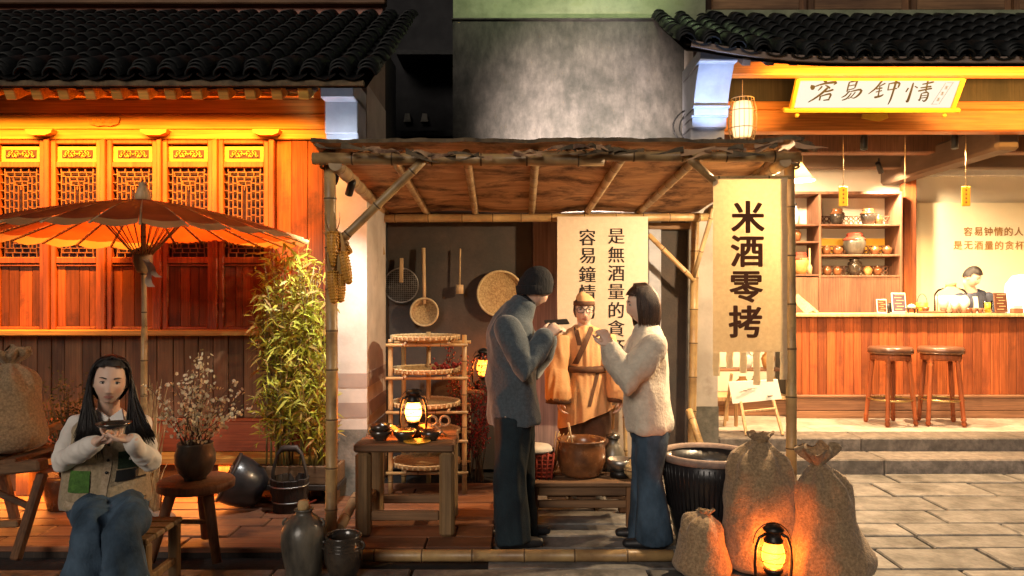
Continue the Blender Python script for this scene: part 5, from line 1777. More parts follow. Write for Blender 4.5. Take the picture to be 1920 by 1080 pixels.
for (px, py) in tips:
    e = W(px, py, 4.44 + random.uniform(-.22, .18))
    a = c + Vector((random.uniform(-.05, .05), random.uniform(-.05, .05), .15))
    mid = (a + e) / 2 + Vector(((a.x - e.x) * .15, 0, .05))
    B_ = lambda t: a * (1 - t) ** 2 + mid * 2 * t * (1 - t) + e * t * t
    brn.tube([B_(j / 6) for j in range(7)], [.0042 * (1 - .7 * j / 6) for j in range(7)], 5)
    L_ = (e - a).length
    for j in range(int(20 + 42 * L_)):
        t = random.uniform(.30, 1.03)
        p = B_(t) + Vector((random.gauss(0, .020), random.gauss(0, .020), random.gauss(0, .018)))
        if random.random() < .74:
            r_ = random.uniform(.008, .0145)
            n_ = Vector((random.uniform(-1, 1), random.uniform(-1, .3), random.uniform(-.3, 1))).normalized()
            u_ = n_.orthogonal().normalized(); v_ = n_.cross(u_)
            ring = [p + (u_ * math.cos(2 * PI * q / 5) + v_ * math.sin(2 * PI * q / 5)) * r_ + n_ * r_ * .3 for q in range(5)]
            fl.add([p] + ring, [(0, 1 + q, 1 + (q + 1) % 5) for q in range(5)])
        else:
            d = Vector((random.uniform(-1, 1), random.uniform(-1, 1), random.uniform(-.3, 1))).normalized() * random.uniform(.015, .03)
            sd = d.cross(Vector((.3, 1, .2))).normalized() * .004
            lv.add([p, p + d * .5 + sd, p + d, p + d * .5 - sd], [(0, 1, 2, 3)])
brn.build("branches", M['twig'], vs_, kind="stuff"); fl.build("blossoms", M['blossom'], vs_, kind="stuff"); lv.build("leaves", M['stem'], vs_, kind="stuff")

# ------------------------------------------------------------------ paper parasol
YPA = 4.90
pc = Vector((pxx(268, YPA), YPA, .04))
pa = thing("paper_parasol", "large red brown oiled paper parasol on a bamboo pole", "parasol", pc)
PR, zr, za = 1.06, 1.955, 2.232
apex = Vector((pc.x, YPA, za))
NR = 28
rim = lambda a, r, z: Vector((pc.x + math.cos(a) * r, YPA + math.sin(a) * r, z))


def cone_z(t):
    return za - .02 + (zr - za + .02) * (t ** 1.0) - .035 * math.sin(t * PI) * .0 + .03 * math.sin(t * PI)


for k in range(NR):
    a0, a1 = 2 * PI * (k + .04) / NR, 2 * PI * (k + .96) / NR
    m_ = MB()

    def fn(u, v, lift=0):
        a = a0 + (a1 - a0) * u
        t = .035 + .965 * v
        sag = -.012 * math.sin(u * PI) * t - .012 * (1 if v > .99 else 0) * math.sin(u * PI)
        return tuple(rim(a, PR * t, cone_z(t) + sag + lift))
    m_.grid(lambda u, v: fn(u, v), 4, 10, 0)
    for i in range(4 * 10):
        if i % 10 >= 9: m_.m[i] = 1  # outermost strip coloured as if lit
    m_.build("canopy_panel", [M['paper_red'], M['paper_lit']], pa, center=False)
for k in range(NR):
    a = 2 * PI * k / NR
    m_ = MB(); m_.tube([rim(a, PR * t, cone_z(t) - .006) for t in (.03, .3, .6, 1.0)], [(.006, .009)] * 4, 6, side=(0, 0, 1)); m_.build("rib", M['bamboo_old'], pa)
    m_ = MB(); m_.tube([rim(a, .055, pz(478, YPA)), rim(a, PR * .30, cone_z(.30) - .012)], .0034, 5); m_.build("stretcher", M['bamboo_old'], pa)
m_ = MB(); m_.lathe([(.05, -.04), (.05, 0), (.045, .02), (.034, .045), (.026, .06), (.028, .068), (.024, .088), (.001, .092)], apex, 18); m_.build("cap", M['pale_wood'], pa)
m_ = MB(); m_.lathe([(.03, -.12), (.045, -.10), (.06, -.05), (.062, 0), (.05, .02), (.001, .02)], Vector((pc.x, YPA, pz(478, YPA))), 18); m_.build("runner", M['bamboo_old'], pa)
m_ = MB(); m_.bamboo(pc, (pc.x + .01, YPA, 1.36), .021, 10); m_.build("lower_pole", BM, pa)
m_ = MB(); m_.bamboo((pc.x + .01, YPA, 1.361), apex - Vector((0, 0, .04)), .017, 10); m_.build("upper_pole", BO, pa)
m_ = MB(); m_.lathe([(.001, 0), (.20, 0), (.20, .05), (.06, .09), (.03, .14), (.001, .14)], pc, 22); m_.build("base", M['moss_stone'], pa)
for (dx, py1, wd) in ((12, 538, .022), (24, 520, .02)):
    m_ = MB()
    p0 = W(272, 486, YPA - .08); p1 = W(272 + dx * 1.15, py1, YPA - .10)
    pts = []
    for j in range(8):
        t = j / 7
        q = p0.lerp(p1, t) + Vector((.015 * math.sin(t * 6), -.01 * math.sin(t * 9), 0))
        sd = Vector((wd * (.6 + .4 * t), .008 * math.cos(t * 7), 0))
        pts += [q - sd, q + sd]
    m_.add(pts, [(2 * j, 2 * j + 2, 2 * j + 3, 2 * j + 1) for j in range(7)], 0, True); m_.build("ribbon", M['cloth_white'], pa)

# ------------------------------------------------------------------ trestle with a big sack at the left edge
c = Vector((pxx(10, 4.55), 4.60, .0))
tr_ = thing("wooden_trestle", "weathered wooden trestle bench at the left edge under the tall sack", "bench", c)
zt3 = pz(862, 4.5)
m_ = MB(); m_.bar((pxx(-130, 4.5), 4.55, zt3 - .11), (pxx(98, 4.5), 4.42, zt3 - .01), .09, .07, .012); m_.build("top_beam", M['old_wood_h'], tr_)
m_ = MB(); m_.bar((pxx(-130, 4.9), 4.95, zt3 - .11), (pxx(70, 4.9), 4.88, zt3 - .02), .09, .07, .012); m_.build("top_beam", M['old_wood_h'], tr_)
for (xa, ya, xb, yb) in ((88, 4.46, 50, 4.30), (72, 4.88, 90, 5.05), (-100, 4.5, -130, 4.3), (-100, 4.95, -120, 5.1)):
    m_ = MB(); m_.bar((pxx(xa, 4.5), ya, zt3 - .07), (pxx(xb, 4.4), yb, .03), .06, .05, .01); m_.build("leg", M['old_wood'], tr_)
m_ = MB(); m_.bar((pxx(-100, 4.5), 4.45, .18), (pxx(62, 4.5), 4.38, .22), .045, .04, .008); m_.build("brace", M['old_wood_h'], tr_)
m_ = MB(); m_.bar((pxx(-60, 4.5), 4.46, zt3 - .10), (pxx(60, 4.5), 4.50, .28), .04, .035, .008); m_.build("brace", M['old_wood_h'], tr_)
for k in range(5):
    x = pxx(-120 + 42 * k, 4.6)
    m_ = MB(); m_.box((x, 4.7, zt3 + .002 - .02 * (4 - k) * .5), (.11, .55, .026), (0, R(-6), 0), .006); m_.build("slat", M['old_wood'], tr_, center=True)
sack((pxx(8, 4.62), 4.66, zt3 + .012), .545, .185, .165, "tall tan burlap sack on the trestle at the left edge", 9.0, (-.02, .02), .12, .07, 1.12)
for i, (a, b, lab) in enumerate(((W(62, 822, 4.9), W(116, 795, 5.0), "upper round log behind the seated woman"), (W(55, 858, 4.85), W(112, 850, 5.0), "lower round log behind the seated woman"))):
    m_ = MB(); m_.tube([a, (a + b) / 2 + Vector((0, 0, .004)), b], [.028, .03, .027], 12)
    tag(m_.build("wooden_log", M['old_wood_h']), lab, "log", "logs behind the woman")
# ================================================================== TAVERN FITTINGS
# lit sign board, leaning forward under the eave
top_l, top_r = W(1490, 143, 6.62), W(1808, 148, 6.62)
bot_l, bot_r = W(1478, 208, 6.80), W(1785, 207, 6.80)
sx0, sx1 = 2.565, 4.045
sg = thing("sign_board", "backlit white sign with four brush written characters in a yellow frame under the eave", "sign", ((sx0 + sx1) / 2, 6.80, pz(207, 6.80)))
ang = math.atan2(6.80 - 6.62, pz(145, 6.62) - pz(207, 6.80))
Hs = math.hypot(.18, pz(145, 6.62) - pz(207, 6.80))
sb0 = Vector(((sx0 + sx1) / 2, 6.80, pz(207, 6.80)))
sM = Matrix.Rotation(ang, 3, 'X')
SP = lambda x, y, z: sb0 + sM @ Vector((x, y, z))
hw = (sx1 - sx0) / 2
m_ = MB(); m_.box(SP(0, .02, Hs / 2), (2 * hw - .06, .03, Hs - .06), sM); m_.build("light_box", M['white_china'], sg)
m_ = MB(); m_.box(SP(0, .0025, Hs / 2), (2 * hw - .05, .005, Hs - .05), sM); m_.build("lit_face", M['sign_face'], sg)
for (cx, cz, dx, dz) in ((0, Hs - .01, 2 * hw, .035), (0, .0, 2 * hw + .14, .036), (-hw, Hs / 2, .036, Hs - .02), (hw, Hs / 2, .036, Hs - .02)):
    m_ = MB(); m_.box(SP(cx, .005, cz), (dx, .05, dz), sM, .006); m_.build("frame_bar", M['gold'], sg, center=True)
for s in (-1, 1):
    m_ = MB(); m_.ball(SP(s * (hw - .06), -.01, -.045), .02, 10); m_.build("knob", M['gold'], sg)
SIGN_STROKES = [
 # each character: brush strokes as (x, y, width), read off a 5.33x enlargement of the sign
 [[(338, 252, 20), (360, 275, 30), (368, 300, 14)], [(238, 318, 34), (232, 345, 38), (228, 366, 18)], [(248, 335, 10), (330, 308, 14), (420, 292, 20), (472, 290, 20), (440, 318, 5)], [(330, 328, 14), (308, 352, 12), (286, 374, 6)], [(358, 318, 8), (382, 330, 14), (408, 350, 18)],
  [(388, 340, 18), (330, 395, 18), (255, 450, 14), (186, 490, 8)], [(338, 388, 8), (390, 378, 14), (442, 362, 16)], [(312, 425, 14), (300, 472, 14)], [(306, 432, 9), (372, 412, 13), (415, 410, 17), (392, 462, 12)], [(338, 470, 9), (402, 462, 14)]],
 [[(602, 286, 12), (588, 335, 13), (576, 388, 12)], [(600, 290, 9), (655, 276, 16), (678, 272, 18), (652, 352, 12)], [(598, 326, 8), (655, 315, 9)], [(588, 366, 8), (648, 352, 9)], [(602, 375, 10), (562, 420, 12), (520, 442, 6)],
  [(596, 388, 9), (690, 364, 14), (722, 372, 20), (692, 416, 16), (645, 448, 10), (612, 440, 5)], [(622, 395, 9), (575, 450, 12), (524, 470, 8)], [(662, 385, 9), (622, 432, 9), (586, 456, 6)]],
 [[(946, 248, 14), (872, 342, 15), (788, 408, 6)], [(898, 332, 8), (962, 298, 12)], [(868, 358, 9), (932, 345, 13)], [(862, 388, 8), (928, 372, 10)], [(906, 330, 10), (888, 430, 13)], [(848, 442, 18), (910, 428, 15), (942, 410, 8)],
  [(1000, 298, 10), (984, 372, 11)], [(998, 305, 9), (1060, 294, 14), (1102, 300, 18), (1084, 348, 11)], [(984, 368, 8), (1078, 350, 10)], [(1076, 254, 22), (1042, 370, 16), (1012, 460, 15), (984, 516, 6)]],
 [[(1242, 292, 14), (1216, 380, 18), (1182, 478, 22), (1164, 472, 8)], [(1192, 345, 13), (1164, 388, 11)], [(1254, 328, 9), (1284, 346, 13)],
  [(1328, 310, 9), (1400, 296, 13), (1448, 284, 13)], [(1310, 346, 9), (1422, 330, 15)], [(1286, 378, 12), (1362, 362, 13), (1428, 350, 14)], [(1388, 268, 15), (1364, 382, 13)], [(1322, 400, 12), (1302, 468, 13), (1288, 460, 6)],
  [(1322, 402, 9), (1386, 390, 15), (1376, 450, 15), (1346, 480, 13), (1328, 464, 6)], [(1318, 426, 7), (1374, 418, 8)], [(1314, 448, 7), (1370, 440, 8)]],
]
pn_ = sM @ Vector((0, -1, 0))


def on_sign(zx, zy, lift):
    px, py = 1480 + zx / 5.333, 100 + zy / 5.333
    d = W(px, py, 1.0) - Vector((0, 0, CAMZ))
    o = Vector((0, 0, CAMZ))
    q = sb0 + pn_ * lift
    return o + d * ((q - o).dot(pn_) / d.dot(pn_))


for chs in SIGN_STROKES:
    m_ = MB()
    for i, stv in enumerate(chs):
        lift = .002 + .0004 * i
        n_ = 10
        P, Wd = [], []
        for k in range(n_ + 1):                 # smooth the stroke
            t = k / n_ * (len(stv) - 1)
            j = min(int(t), len(stv) - 2); f = t - j
            p0 = stv[max(j - 1, 0)]; p1 = stv[j]; p2 = stv[j + 1]; p3 = stv[min(j + 2, len(stv) - 1)]
            cr = [.5 * ((2 * p1[q]) + (-p0[q] + p2[q]) * f + (2 * p0[q] - 5 * p1[q] + 4 * p2[q] - p3[q]) * f * f + (-p0[q] + 3 * p1[q] - 3 * p2[q] + p3[q]) * f ** 3) for q in range(3)]
            P.append((cr[0], cr[1])); Wd.append(max(5.5, cr[2] * 1.22))
        vs = []
        for k in range(n_ + 1):
            a_, b_ = P[max(k - 1, 0)], P[min(k + 1, n_)]
            dx, dy = b_[0] - a_[0], b_[1] - a_[1]
            l_ = math.hypot(dx, dy) or 1
            nx, ny = -dy / l_, dx / l_
            h = Wd[k] / 2 * (.55 if k in (0, n_) else 1)
            vs += [on_sign(P[k][0] + nx * h, P[k][1] + ny * h, lift), on_sign(P[k][0] - nx * h, P[k][1] - ny * h, lift)]
        m_.add(vs, [(2 * k, 2 * k + 2, 2 * k + 3, 2 * k + 1) for k in range(n_)])
    m_.build("character", M['ink'], sg)
x, z = .615, Hs * .52
m_ = MB()
for (cx, cz, dx, dz) in ((x - .032 - .02, z, .003, .20), (x + .032 - .02, z, .003, .20), (x + .02, z + .10, .06, .003), (x - .06, z - .10, .06, .003)):
    if dz > dx:
        m_.bar(SP(cx - .03, -.003, cz - dz / 2), SP(cx + .03, -.003, cz + dz / 2), dx, .002)
    else:
        m_.bar(SP(cx - dx / 2, -.003, cz), SP(cx + dx / 2, -.003, cz), dz, .002)
m_.build("seal_outline", M['ink_grey'], sg)
for k in range(3):
    m_ = MB()
    for (ux, uz, wx, wz) in ((0, .012, .026, .004), (0, 0, .022, .004), (0, -.012, .026, .004), (0, 0, .004, .03)):
        m_.box(SP(x - .02 + (1 - k) * .018 + ux, -.003 - abs(ux) * .01, z + (1 - k) * .055 + uz), (wx, .002 + (.001 if wx > wz else 0), wz), sM)
    m_.build("seal_mark", M['ink_grey'], sg, kind="stuff")

# paper lantern in a bamboo cage
lc = W(1392, 224, 6.72)
pl2 = thing("paper_lantern", "lit cylindrical paper lantern in a bamboo cage beside the blue lit corbel", "lantern", lc)
hh = .155
m_ = MB(); m_.lathe([(.001, -hh), (.075, -hh), (.088, -hh * .6), (.09, 0), (.088, hh * .6), (.075, hh), (.001, hh)], lc, 24); m_.build("paper_shade", M['lantern_paper'], pl2)
for k in range(18):
    a = 2 * PI * k / 18
    m_ = MB(); m_.tube([lc + Vector((math.cos(a) * r_, math.sin(a) * r_, z)) for r_, z in ((.10, -hh - .03), (.122, -hh * .6), (.126, 0), (.122, hh * .6), (.10, hh + .03))], .0028, 5); m_.build("cage_rod", M['bamboo'], pl2)
for z, r_ in ((-hh - .03, .10), (-hh * .55, .123), (hh * .45, .124), (hh + .03, .10)):
    m_ = MB(); m_.torus(lc + Vector((0, 0, z)), r_, .004, 28, 6); m_.build("hoop", M['bamboo'], pl2)
m_ = MB(); m_.tube([lc + Vector((0, 0, hh)), lc + Vector((0, 0, .36))], .004, 6); m_.build("cord", M['rope'], pl2)

# pendant lamp by the right post: the strongest light on the stall
lp = Vector((pxx(1497, 4.86), 4.86, pz(333, 4.86)))
pd = thing("pendant_lamp", "glowing white glass cone lamp hanging beside the right bamboo post", "lamp", lp)
m_ = MB(); m_.lathe([(.024, .10), (.03, .085), (.085, .0), (.105, -.02), (.102, -.022), (.082, -.003), (.026, .08), (.02, .095)], lp + Vector((0, 0, .0)), 24); m_.f = m_.f[:-2]; m_.m = m_.m[:-2]; m_.sm = m_.sm[:-2]
m_.build("glass_shade", mat("opal_shade", (.8, .7, .5), (.75, .62, .42), .3, 4, bump=0, trans=.6), pd)
m_ = MB(); m_.lathe([(.001, .095), (.028, .095), (.028, .14), (.012, .15), (.001, .15)], lp, 14); m_.build("socket", M['brass'], pd)
m_ = MB(); m_.tube([lp + Vector((0, 0, .145)), Vector((lp.x, lp.y, ZB + .06))], .004, 6); m_.build("cord", M['black'], pd)
m_ = MB(); m_.ball(lp + Vector((0, 0, .03)), .026, 12); m_.build("bulb", M['bulb'], pd)
pl = bpy.data.lights.new("pendant_light", 'POINT')
pl.energy = 150; pl.color = (1.0, 0.72, 0.42); pl.shadow_soft_size = .035
po = bpy.data.objects.new("pendant_light", pl)
po.location = (0, 0, -.035); po.parent = pd
COL.objects.link(po)


def spot(loc, aim, energy, col, size, blend, label, cat, body, rad=.05, name="spotlight", k=1.0, group=None):
    loc, aim = Vector(loc), Vector(aim)
    t = thing(name, label, cat, loc, group)
    d = (aim - loc).normalized()
    q = d.to_track_quat('Z', 'Y').to_matrix()
    m_ = MB(); m_.lathe([(.001, -.10 * k), (.030 * k, -.10 * k), (.036 * k, -.06 * k), (.036 * k, .058 * k), (.031 * k, .06 * k), (.029 * k, .03 * k), (.001, .03 * k)], loc, 18, M=q); m_.build("housing", M['black'], t)
    m_ = MB(); m_.lathe([(.001, .034 * k), (.028 * k, .034 * k)], loc, 16, M=q); m_.build("lens", body, t)
    m_ = MB(); m_.bar(loc - d * .03 * k + Vector((0, 0, .0)), loc + Vector((0, 0, .10 * k)) - d * .05 * k, .014, .014); m_.build("bracket", M['black'], t)
    l_ = bpy.data.lights.new(name + "_light", 'SPOT')
    l_.energy = energy; l_.color = col; l_.spot_size = R(size); l_.spot_blend = blend; l_.shadow_soft_size = rad
    o = bpy.data.objects.new(name + "_light", l_)
    o.location = d * .075 * k
    o.rotation_euler = d.to_track_quat('-Z', 'Y').to_euler()
    o.parent = t
    COL.objects.link(o)
    return t


WARM = (1.0, 0.66, 0.34)
gs = "track spotlights in the tavern"
spot(W(1620, 270, 7.42), W(1612, 640, 7.36), 310, WARM, 165, .6, "black track spotlight left of the hanging yellow tag", "spotlight", M['spot_face'], .05, group=gs, k=.95)
spot(W(1790, 268, 7.42), W(1794, 640, 7.36), 310, WARM, 165, .6, "black track spotlight near the thick diagonal beam", "spotlight", M['spot_face'], .05, group=gs, k=.95)
spot((4.45, 8.95, 3.12), (5.4, 9.6, 1.55), 230, (1.0, 0.74, 0.44), 120, .8, "unseen black spotlight behind the ceiling beam lighting the cream wall", "spotlight", M['spot_face'], .05, k=.9)  # unseen lamp, added to brighten the wall behind the bar
spot((3.2, 8.60, 3.14), (3.9, 9.5, 1.9), 150, (1.0, 0.70, 0.42), 120, .8, "unseen black spotlight behind the ceiling beam lighting the pot shelf", "spotlight", M['spot_face'], .05, k=.9)  # unseen lamp, added to brighten the shelf
# light under the eave on the yellow lintel
al = bpy.data.lights.new("lintel_strip_light", 'AREA')
al.shape = 'RECTANGLE'; al.size = 4.6; al.size_y = .04
al.energy = 52; al.color = (1.0, 0.50, 0.10)
ao = bpy.data.objects.new("lintel_strip_light", al)
ao.location = (4.5, 6.30, 3.43)
ao.rotation_euler = Vector((0, 1.0, -.05)).to_track_quat('-Z', 'Y').to_euler()
COL.objects.link(ao)
# cold floodlights on the corbels and the pinkish one on the plaster wall
spot((1.72, 6.12, pz(268, 6.12)), (1.76, 6.5, pz(150, 6.5)), 20, (0.45, 0.62, 1.0), 80, .6, "cold blue floodlight at the foot of the right corbel", "floodlight", M['flood_face'], .03, "floodlight", .7)
spot((-1.21, 5.08, pz(330, 5.1)), (-1.20, 5.36, pz(235, 5.36)), 6, (0.70, 0.85, 1.0), 80, .6, "cold white floodlight below the left corbel", "floodlight", M['flood_face'], .03, "floodlight", .7)
spot((-1.05, 4.80, 2.26), (-1.55, 5.55, 1.15), 70, (1.0, 0.97, 0.9), 95, .8, "small white floodlight lighting the banded gable wall", "floodlight", M['flood_face'], .03, "floodlight", .7)
spot((.62, 5.45, 2.52), (.72, 7.3, 3.10), 1100, (1.0, 0.80, 0.70), 66, .95, "pink tinted floodlight lying on the awning aimed at the plaster wall", "floodlight", M['flood_face'], .06, "floodlight", .8)
spot((.9, 5.6, 5.0), (.6, 7.3, 5.05), 60, (0.80, 1.0, 0.50), 90, .6, "greenish floodlight high above the street aimed at the upper wall", "floodlight", M['flood_face'], .08, "floodlight", .9)
spot((1.35, 6.6, 4.9), (1.9, 6.9, 3.7), 14, (0.75, 1.0, 0.45), 55, .5, "greenish floodlight above the left corner of the tavern roof", "floodlight", M['flood_face'], .04, "floodlight", .9)

# bar counter
YC = 8.06
bc = thing("bar_counter", "long bar counter of upright orange wood boards with a pale base", "counter", (4.8, YC, .25))
CX0 = pxx(1488, YC)
zc0, zc1 = pz(742, YC), pz(594, YC)
m_ = MB(); m_.bx(CX0, 7.3, YC + .03, YC + .55, .25, zc1 - .02); m_.build("core", M['black_wood'], bc)
x = CX0
while x < 7.28:
    b_ = min(7.3, x + random.uniform(.075, .115))
    m_ = MB(); m_.bx(x + .0015, b_ - .0015, YC + random.uniform(0, .005), YC + .029, zc0 + .012, zc1 - .001, .004); m_.build("board", M['counter'], bc, center=True)
    x = b_
m_ = MB(); m_.bx(CX0 - .03, 7.32, YC - .06, YC + .60, zc1, zc1 + .035, .006); m_.build("counter_top", M['pale_wood'], bc)
m_ = MB(); m_.bx(CX0 - .02, 7.3, YC - .03, YC + .028, zc0 - .018, zc0 + .011, .005); m_.build("base_rail", M['counter_h'], bc)
for (a, b) in ((.252, .33), (.333, zc0 - .02)):
    m_ = MB(); m_.bx(CX0, 7.3, YC - .02, YC + .028, a, b - .001, .005); m_.build("base_board", M['counter_h'], bc, center=True)
ZC = zc1 + .0355


# bar stools
def bar_stool(loc, label, rz=0.0):
    loc = Vector(loc)
    t = thing("bar_stool", label, "stool", loc, "bar stools at the counter")
    H = .80
    m_ = MB(); m_.lathe([(.001, H - .07), (.205, H - .07), (.218, H - .05), (.218, H - .02), (.20, H), (.08, H + .006), (.001, H + .006)], loc, 32); m_.build("cushion", M['leather'], t)
    m_ = MB(); m_.torus(loc + Vector((0, 0, H - .062)), .212, .007, 32, 6); m_.build("piping", M['glaze_brown'], t)
    m_ = MB(); m_.lathe([(.001, H - .135), (.185, H - .135), (.19, H - .12), (.19, H - .071), (.001, H - .071)], loc, 32); m_.build("apron", M['counter'], t)
    for k in range(4):
        a = PI / 4 + k * PI / 2 + rz
        d = Vector((math.cos(a), math.sin(a), 0))
        p0, p1 = loc + d * .165 + Vector((0, 0, H - .09)), loc + d * .235 + Vector((0, 0, .002))
        m_ = MB(); m_.tube([p0.lerp(p1, q) for q in (0, .08, .1, .12, .15, .5, .8, .88, .90, .92, .96, 1.0)], [.027, .027, .018, .027, .022, .024, .020, .020, .028, .018, .026, .016], 10); m_.build("leg", M['counter'], t)
    m_ = MB(); m_.torus(loc + Vector((0, 0, .26)), .205, .010, 36, 8); m_.build("foot_ring", M['brass'], t)
    return t


s1 = bar_stool((pxx(1664, 7.72), 7.66, .253), "backless bar stool nearer the white easel", .2)
s2 = bar_stool((pxx(1758, 7.72), 7.66, .253), "backless bar stool farther from the white easel, right beside the other", -.25)

# hanging strings and yellow tags
for (px, py, lab) in ((1581, 350, "yellow tag hanging on a string in front of the pot shelf"), (1811, 350, "yellow tag hanging on a string in front of the cream wall")):
    Y = 7.32
    tt = thing("hanging_tag", lab, "tag", W(px, 385, Y), "yellow tags on strings")
    p = W(px, 368, Y)
    m_ = MB(); m_.box(p, (.088, .010, .195), None, .004); m_.build("plate", M['gold'], tt)
    m_ = MB(); m_.tube([W(px, 248, Y), W(px, 350, Y)], .0035, 5); m_.build("string", M['rope'], tt)
    for k in range(4):
        m_ = MB(); m_.box((p.x, p.y - .0062, p.z + .06 - .04 * k), (.022, .002, .006)); m_.box((p.x, p.y - .0064, p.z + .06 - .04 * k), (.006, .002, .024)); m_.build("mark", M['ink_brown'], tt, kind="stuff")
m_ = MB(); m_.tube([W(1697, 248, 7.32), W(1697, 352, 7.32)], .0045, 5)
tag(m_.build("hanging_string", M['rope']), "plain string hanging from the lintel between the two yellow tags", "string")

# pot shelf
YSH = 9.22
sf = thing("pot_shelf", "open wooden shelf of wine pots against the tavern back wall", "shelf", (pxx(1590, YSH), YSH, .25))
X0, X1, X2 = pxx(1478, YSH), pxx(1538, YSH), pxx(1688, YSH)
ztp = pz(364, YSH)
zl = [pz(420, YSH), pz(477, YSH), pz(516, YSH)]
D = .40
for (a, b) in ((X0 - .02, X0), (X1 - .016, X1 + .016), (X2 - .001, X2 + .03)):
    m_ = MB(); m_.bx(a, b, YSH, YSH + D, .25, ztp, .004); m_.build("upright", M['shelf_wood'], sf)
m_ = MB(); m_.bx(X0 - .02, X2 + .03, YSH, YSH + D, ztp + .001, ztp + .035, .004); m_.build("top_board", M['shelf_wood'], sf)
for i, z in enumerate(zl):
    m_ = MB(); m_.bx(X1 + .017, X2 - .002, YSH + .002, YSH + D, z - .024, z, .003); m_.build("shelf_board", M['shelf_wood'], sf)
for py in (420, 452, 514):
    z = pz(py, YSH)
    m_ = MB(); m_.bx(X0 + .001, X1 - .017, YSH + .002, YSH + D, z - .024, z, .003); m_.build("shelf_board", M['shelf_wood'], sf)
m_ = MB(); m_.bx(X0, X2, YSH + D - .015, YSH + D, .25, ztp); m_.build("back_panel", M['cream'], sf)
for (a, b) in ((X0 + .001, X1 - .017), (X1 + .017, X2 - .002)):
    m_ = MB(); m_.bx(a, b, YSH + .01, YSH + .03, pz(700, YSH), zl[2] - .026, .003); m_.build("lower_door", M['shelf_wood'], sf, center=True)
m_ = MB(); m_.bx(X1 + .02, X2 - .005, YSH + D - .025, YSH + D - .016, zl[1] + .04, zl[1] + .23); m_.build("gilt_strip", M['gold'], sf)
for z in zl:
    m_ = MB()
    n = 15
    for k in range(n):
        x = X1 + .06 + (X2 - X1 - .12) * k / (n - 1)
        for (dz, r_) in ((.038, .026), (.092, .026)):
            m_.torus((x, YSH + .25, z + dz), r_, .007, 10, 4, M=Euler((R(90), 0, 0)).to_matrix())
    m_.bx(X1 + .02, X2 - .005, YSH + .245, YSH + .256, z + .118, z + .128)
    m_.build("fretwork", M['shelf_wood'], sf, kind="stuff")


def wine_pot(loc, h, r, m, label, cloth=None, grp="wine pots on the tavern shelf"):
    t = thing("wine_pot", label, "pot", loc, grp)
    m_ = MB(); m_.lathe([(.001, 0), (r * .62, 0), (r * .85, h * .25), (r, h * .55), (r * .9, h * .75), (r * .55, h * .88), (r * .5, h * .94), (r * .6, h), (.001, h)], loc, 20); m_.build("body", m, t)
    if cloth:
        m_ = MB(); m_.lathe([(r * .98, h * .70), (r * .82, h * .82), (r * .62, h * .90), (r * .7, h * .97), (r * .6, h * 1.06), (.001, h * 1.08)], loc, 18, wob=.06); m_.build("cloth_lid", cloth, t)
    return t


P = lambda px, z, dy=.12: Vector((pxx(px, YSH + dy), YSH + dy, z + .001))
wine_pot(P(1570, zl[0]), .19, .09, M['glaze'], "dark wine pot on the top shelf under the yellow tag", M['glaze_brown'])
wine_pot(P(1628, zl[0]), .19, .10, M['glaze'], "dark wine pot on the top shelf toward the right end", M['glaze_brown'])
wine_pot(P(1647, zl[0], .2), .13, .055, M['glaze_brown'], "small red brown wine pot at the right end of the top shelf")
wine_pot(P(1602, zl[1]), .26, .135, M['glaze_grey'], "largest wine pot with a red cloth lid on the middle shelf", M['red_cloth'])
for px, lab in ((1549, "small brown pot at the left end of the middle shelf"), (1571, "small brown pot left beside the largest wine pot"), (1640, "small brown pot right beside the largest wine pot"), (1663, "small brown pot at the right end of the middle shelf")):
    wine_pot(P(px, zl[1]), .115, .06, M['glaze_brown'], lab)
wine_pot(P(1602, zl[2]), .20, .085, M['glaze'], "dark wine pot in the middle of the lowest shelf", M['glaze'])
for px, lab, mm in ((1551, "small brown pot at the left end of the lowest shelf", 'glaze_brown'), (1570, "brown pot left of the dark pot on the lowest shelf", 'glaze_brown'), (1627, "small golden pot right of the dark pot on the lowest shelf", 'bread'), (1645, "round brown pot near the right end of the lowest shelf", 'glaze_brown')):
    wine_pot(P(px, zl[2]), .115, .055, M[mm], lab)
z = pz(420, YSH)
bo = thing("white_bottle", "tall white wine bottle with a black stopper at the shelf's left end", "bottle", P(1491, z))
m_ = MB(); m_.lathe([(.001, 0), (.04, 0), (.045, .08), (.04, .17), (.02, .21), (.018, .24), (.001, .24)], P(1491, z), 16); m_.build("body", M['white_china'], bo)
m_ = MB(); m_.lathe([(.018, .238), (.02, .27), (.001, .28)], P(1491, z), 12); m_.build("stopper", M['black'], bo)
wine_pot(P(1494, pz(452, YSH)), .15, .055, M['glaze_brown'], "small brown pot below the white bottle")
wine_pot(P(1500, pz(514, YSH)), .26, .11, M['bread'], "plump tan jar with an orange lid on the left side shelf", M['red_cloth'])
bo = thing("gourd_bottle", "slim pale bottle with a long neck beside the plump tan jar", "bottle", P(1518, pz(514, YSH), .06))
m_ = MB(); m_.lathe([(.001, 0), (.03, 0), (.032, .09), (.012, .13), (.010, .33), (.001, .33)], P(1518, pz(514, YSH), .06), 14); m_.build("body", M['pale_wood'], bo)

# things on the counter
PC = lambda px, Y=8.2: Vector((pxx(px, Y), Y, ZC))


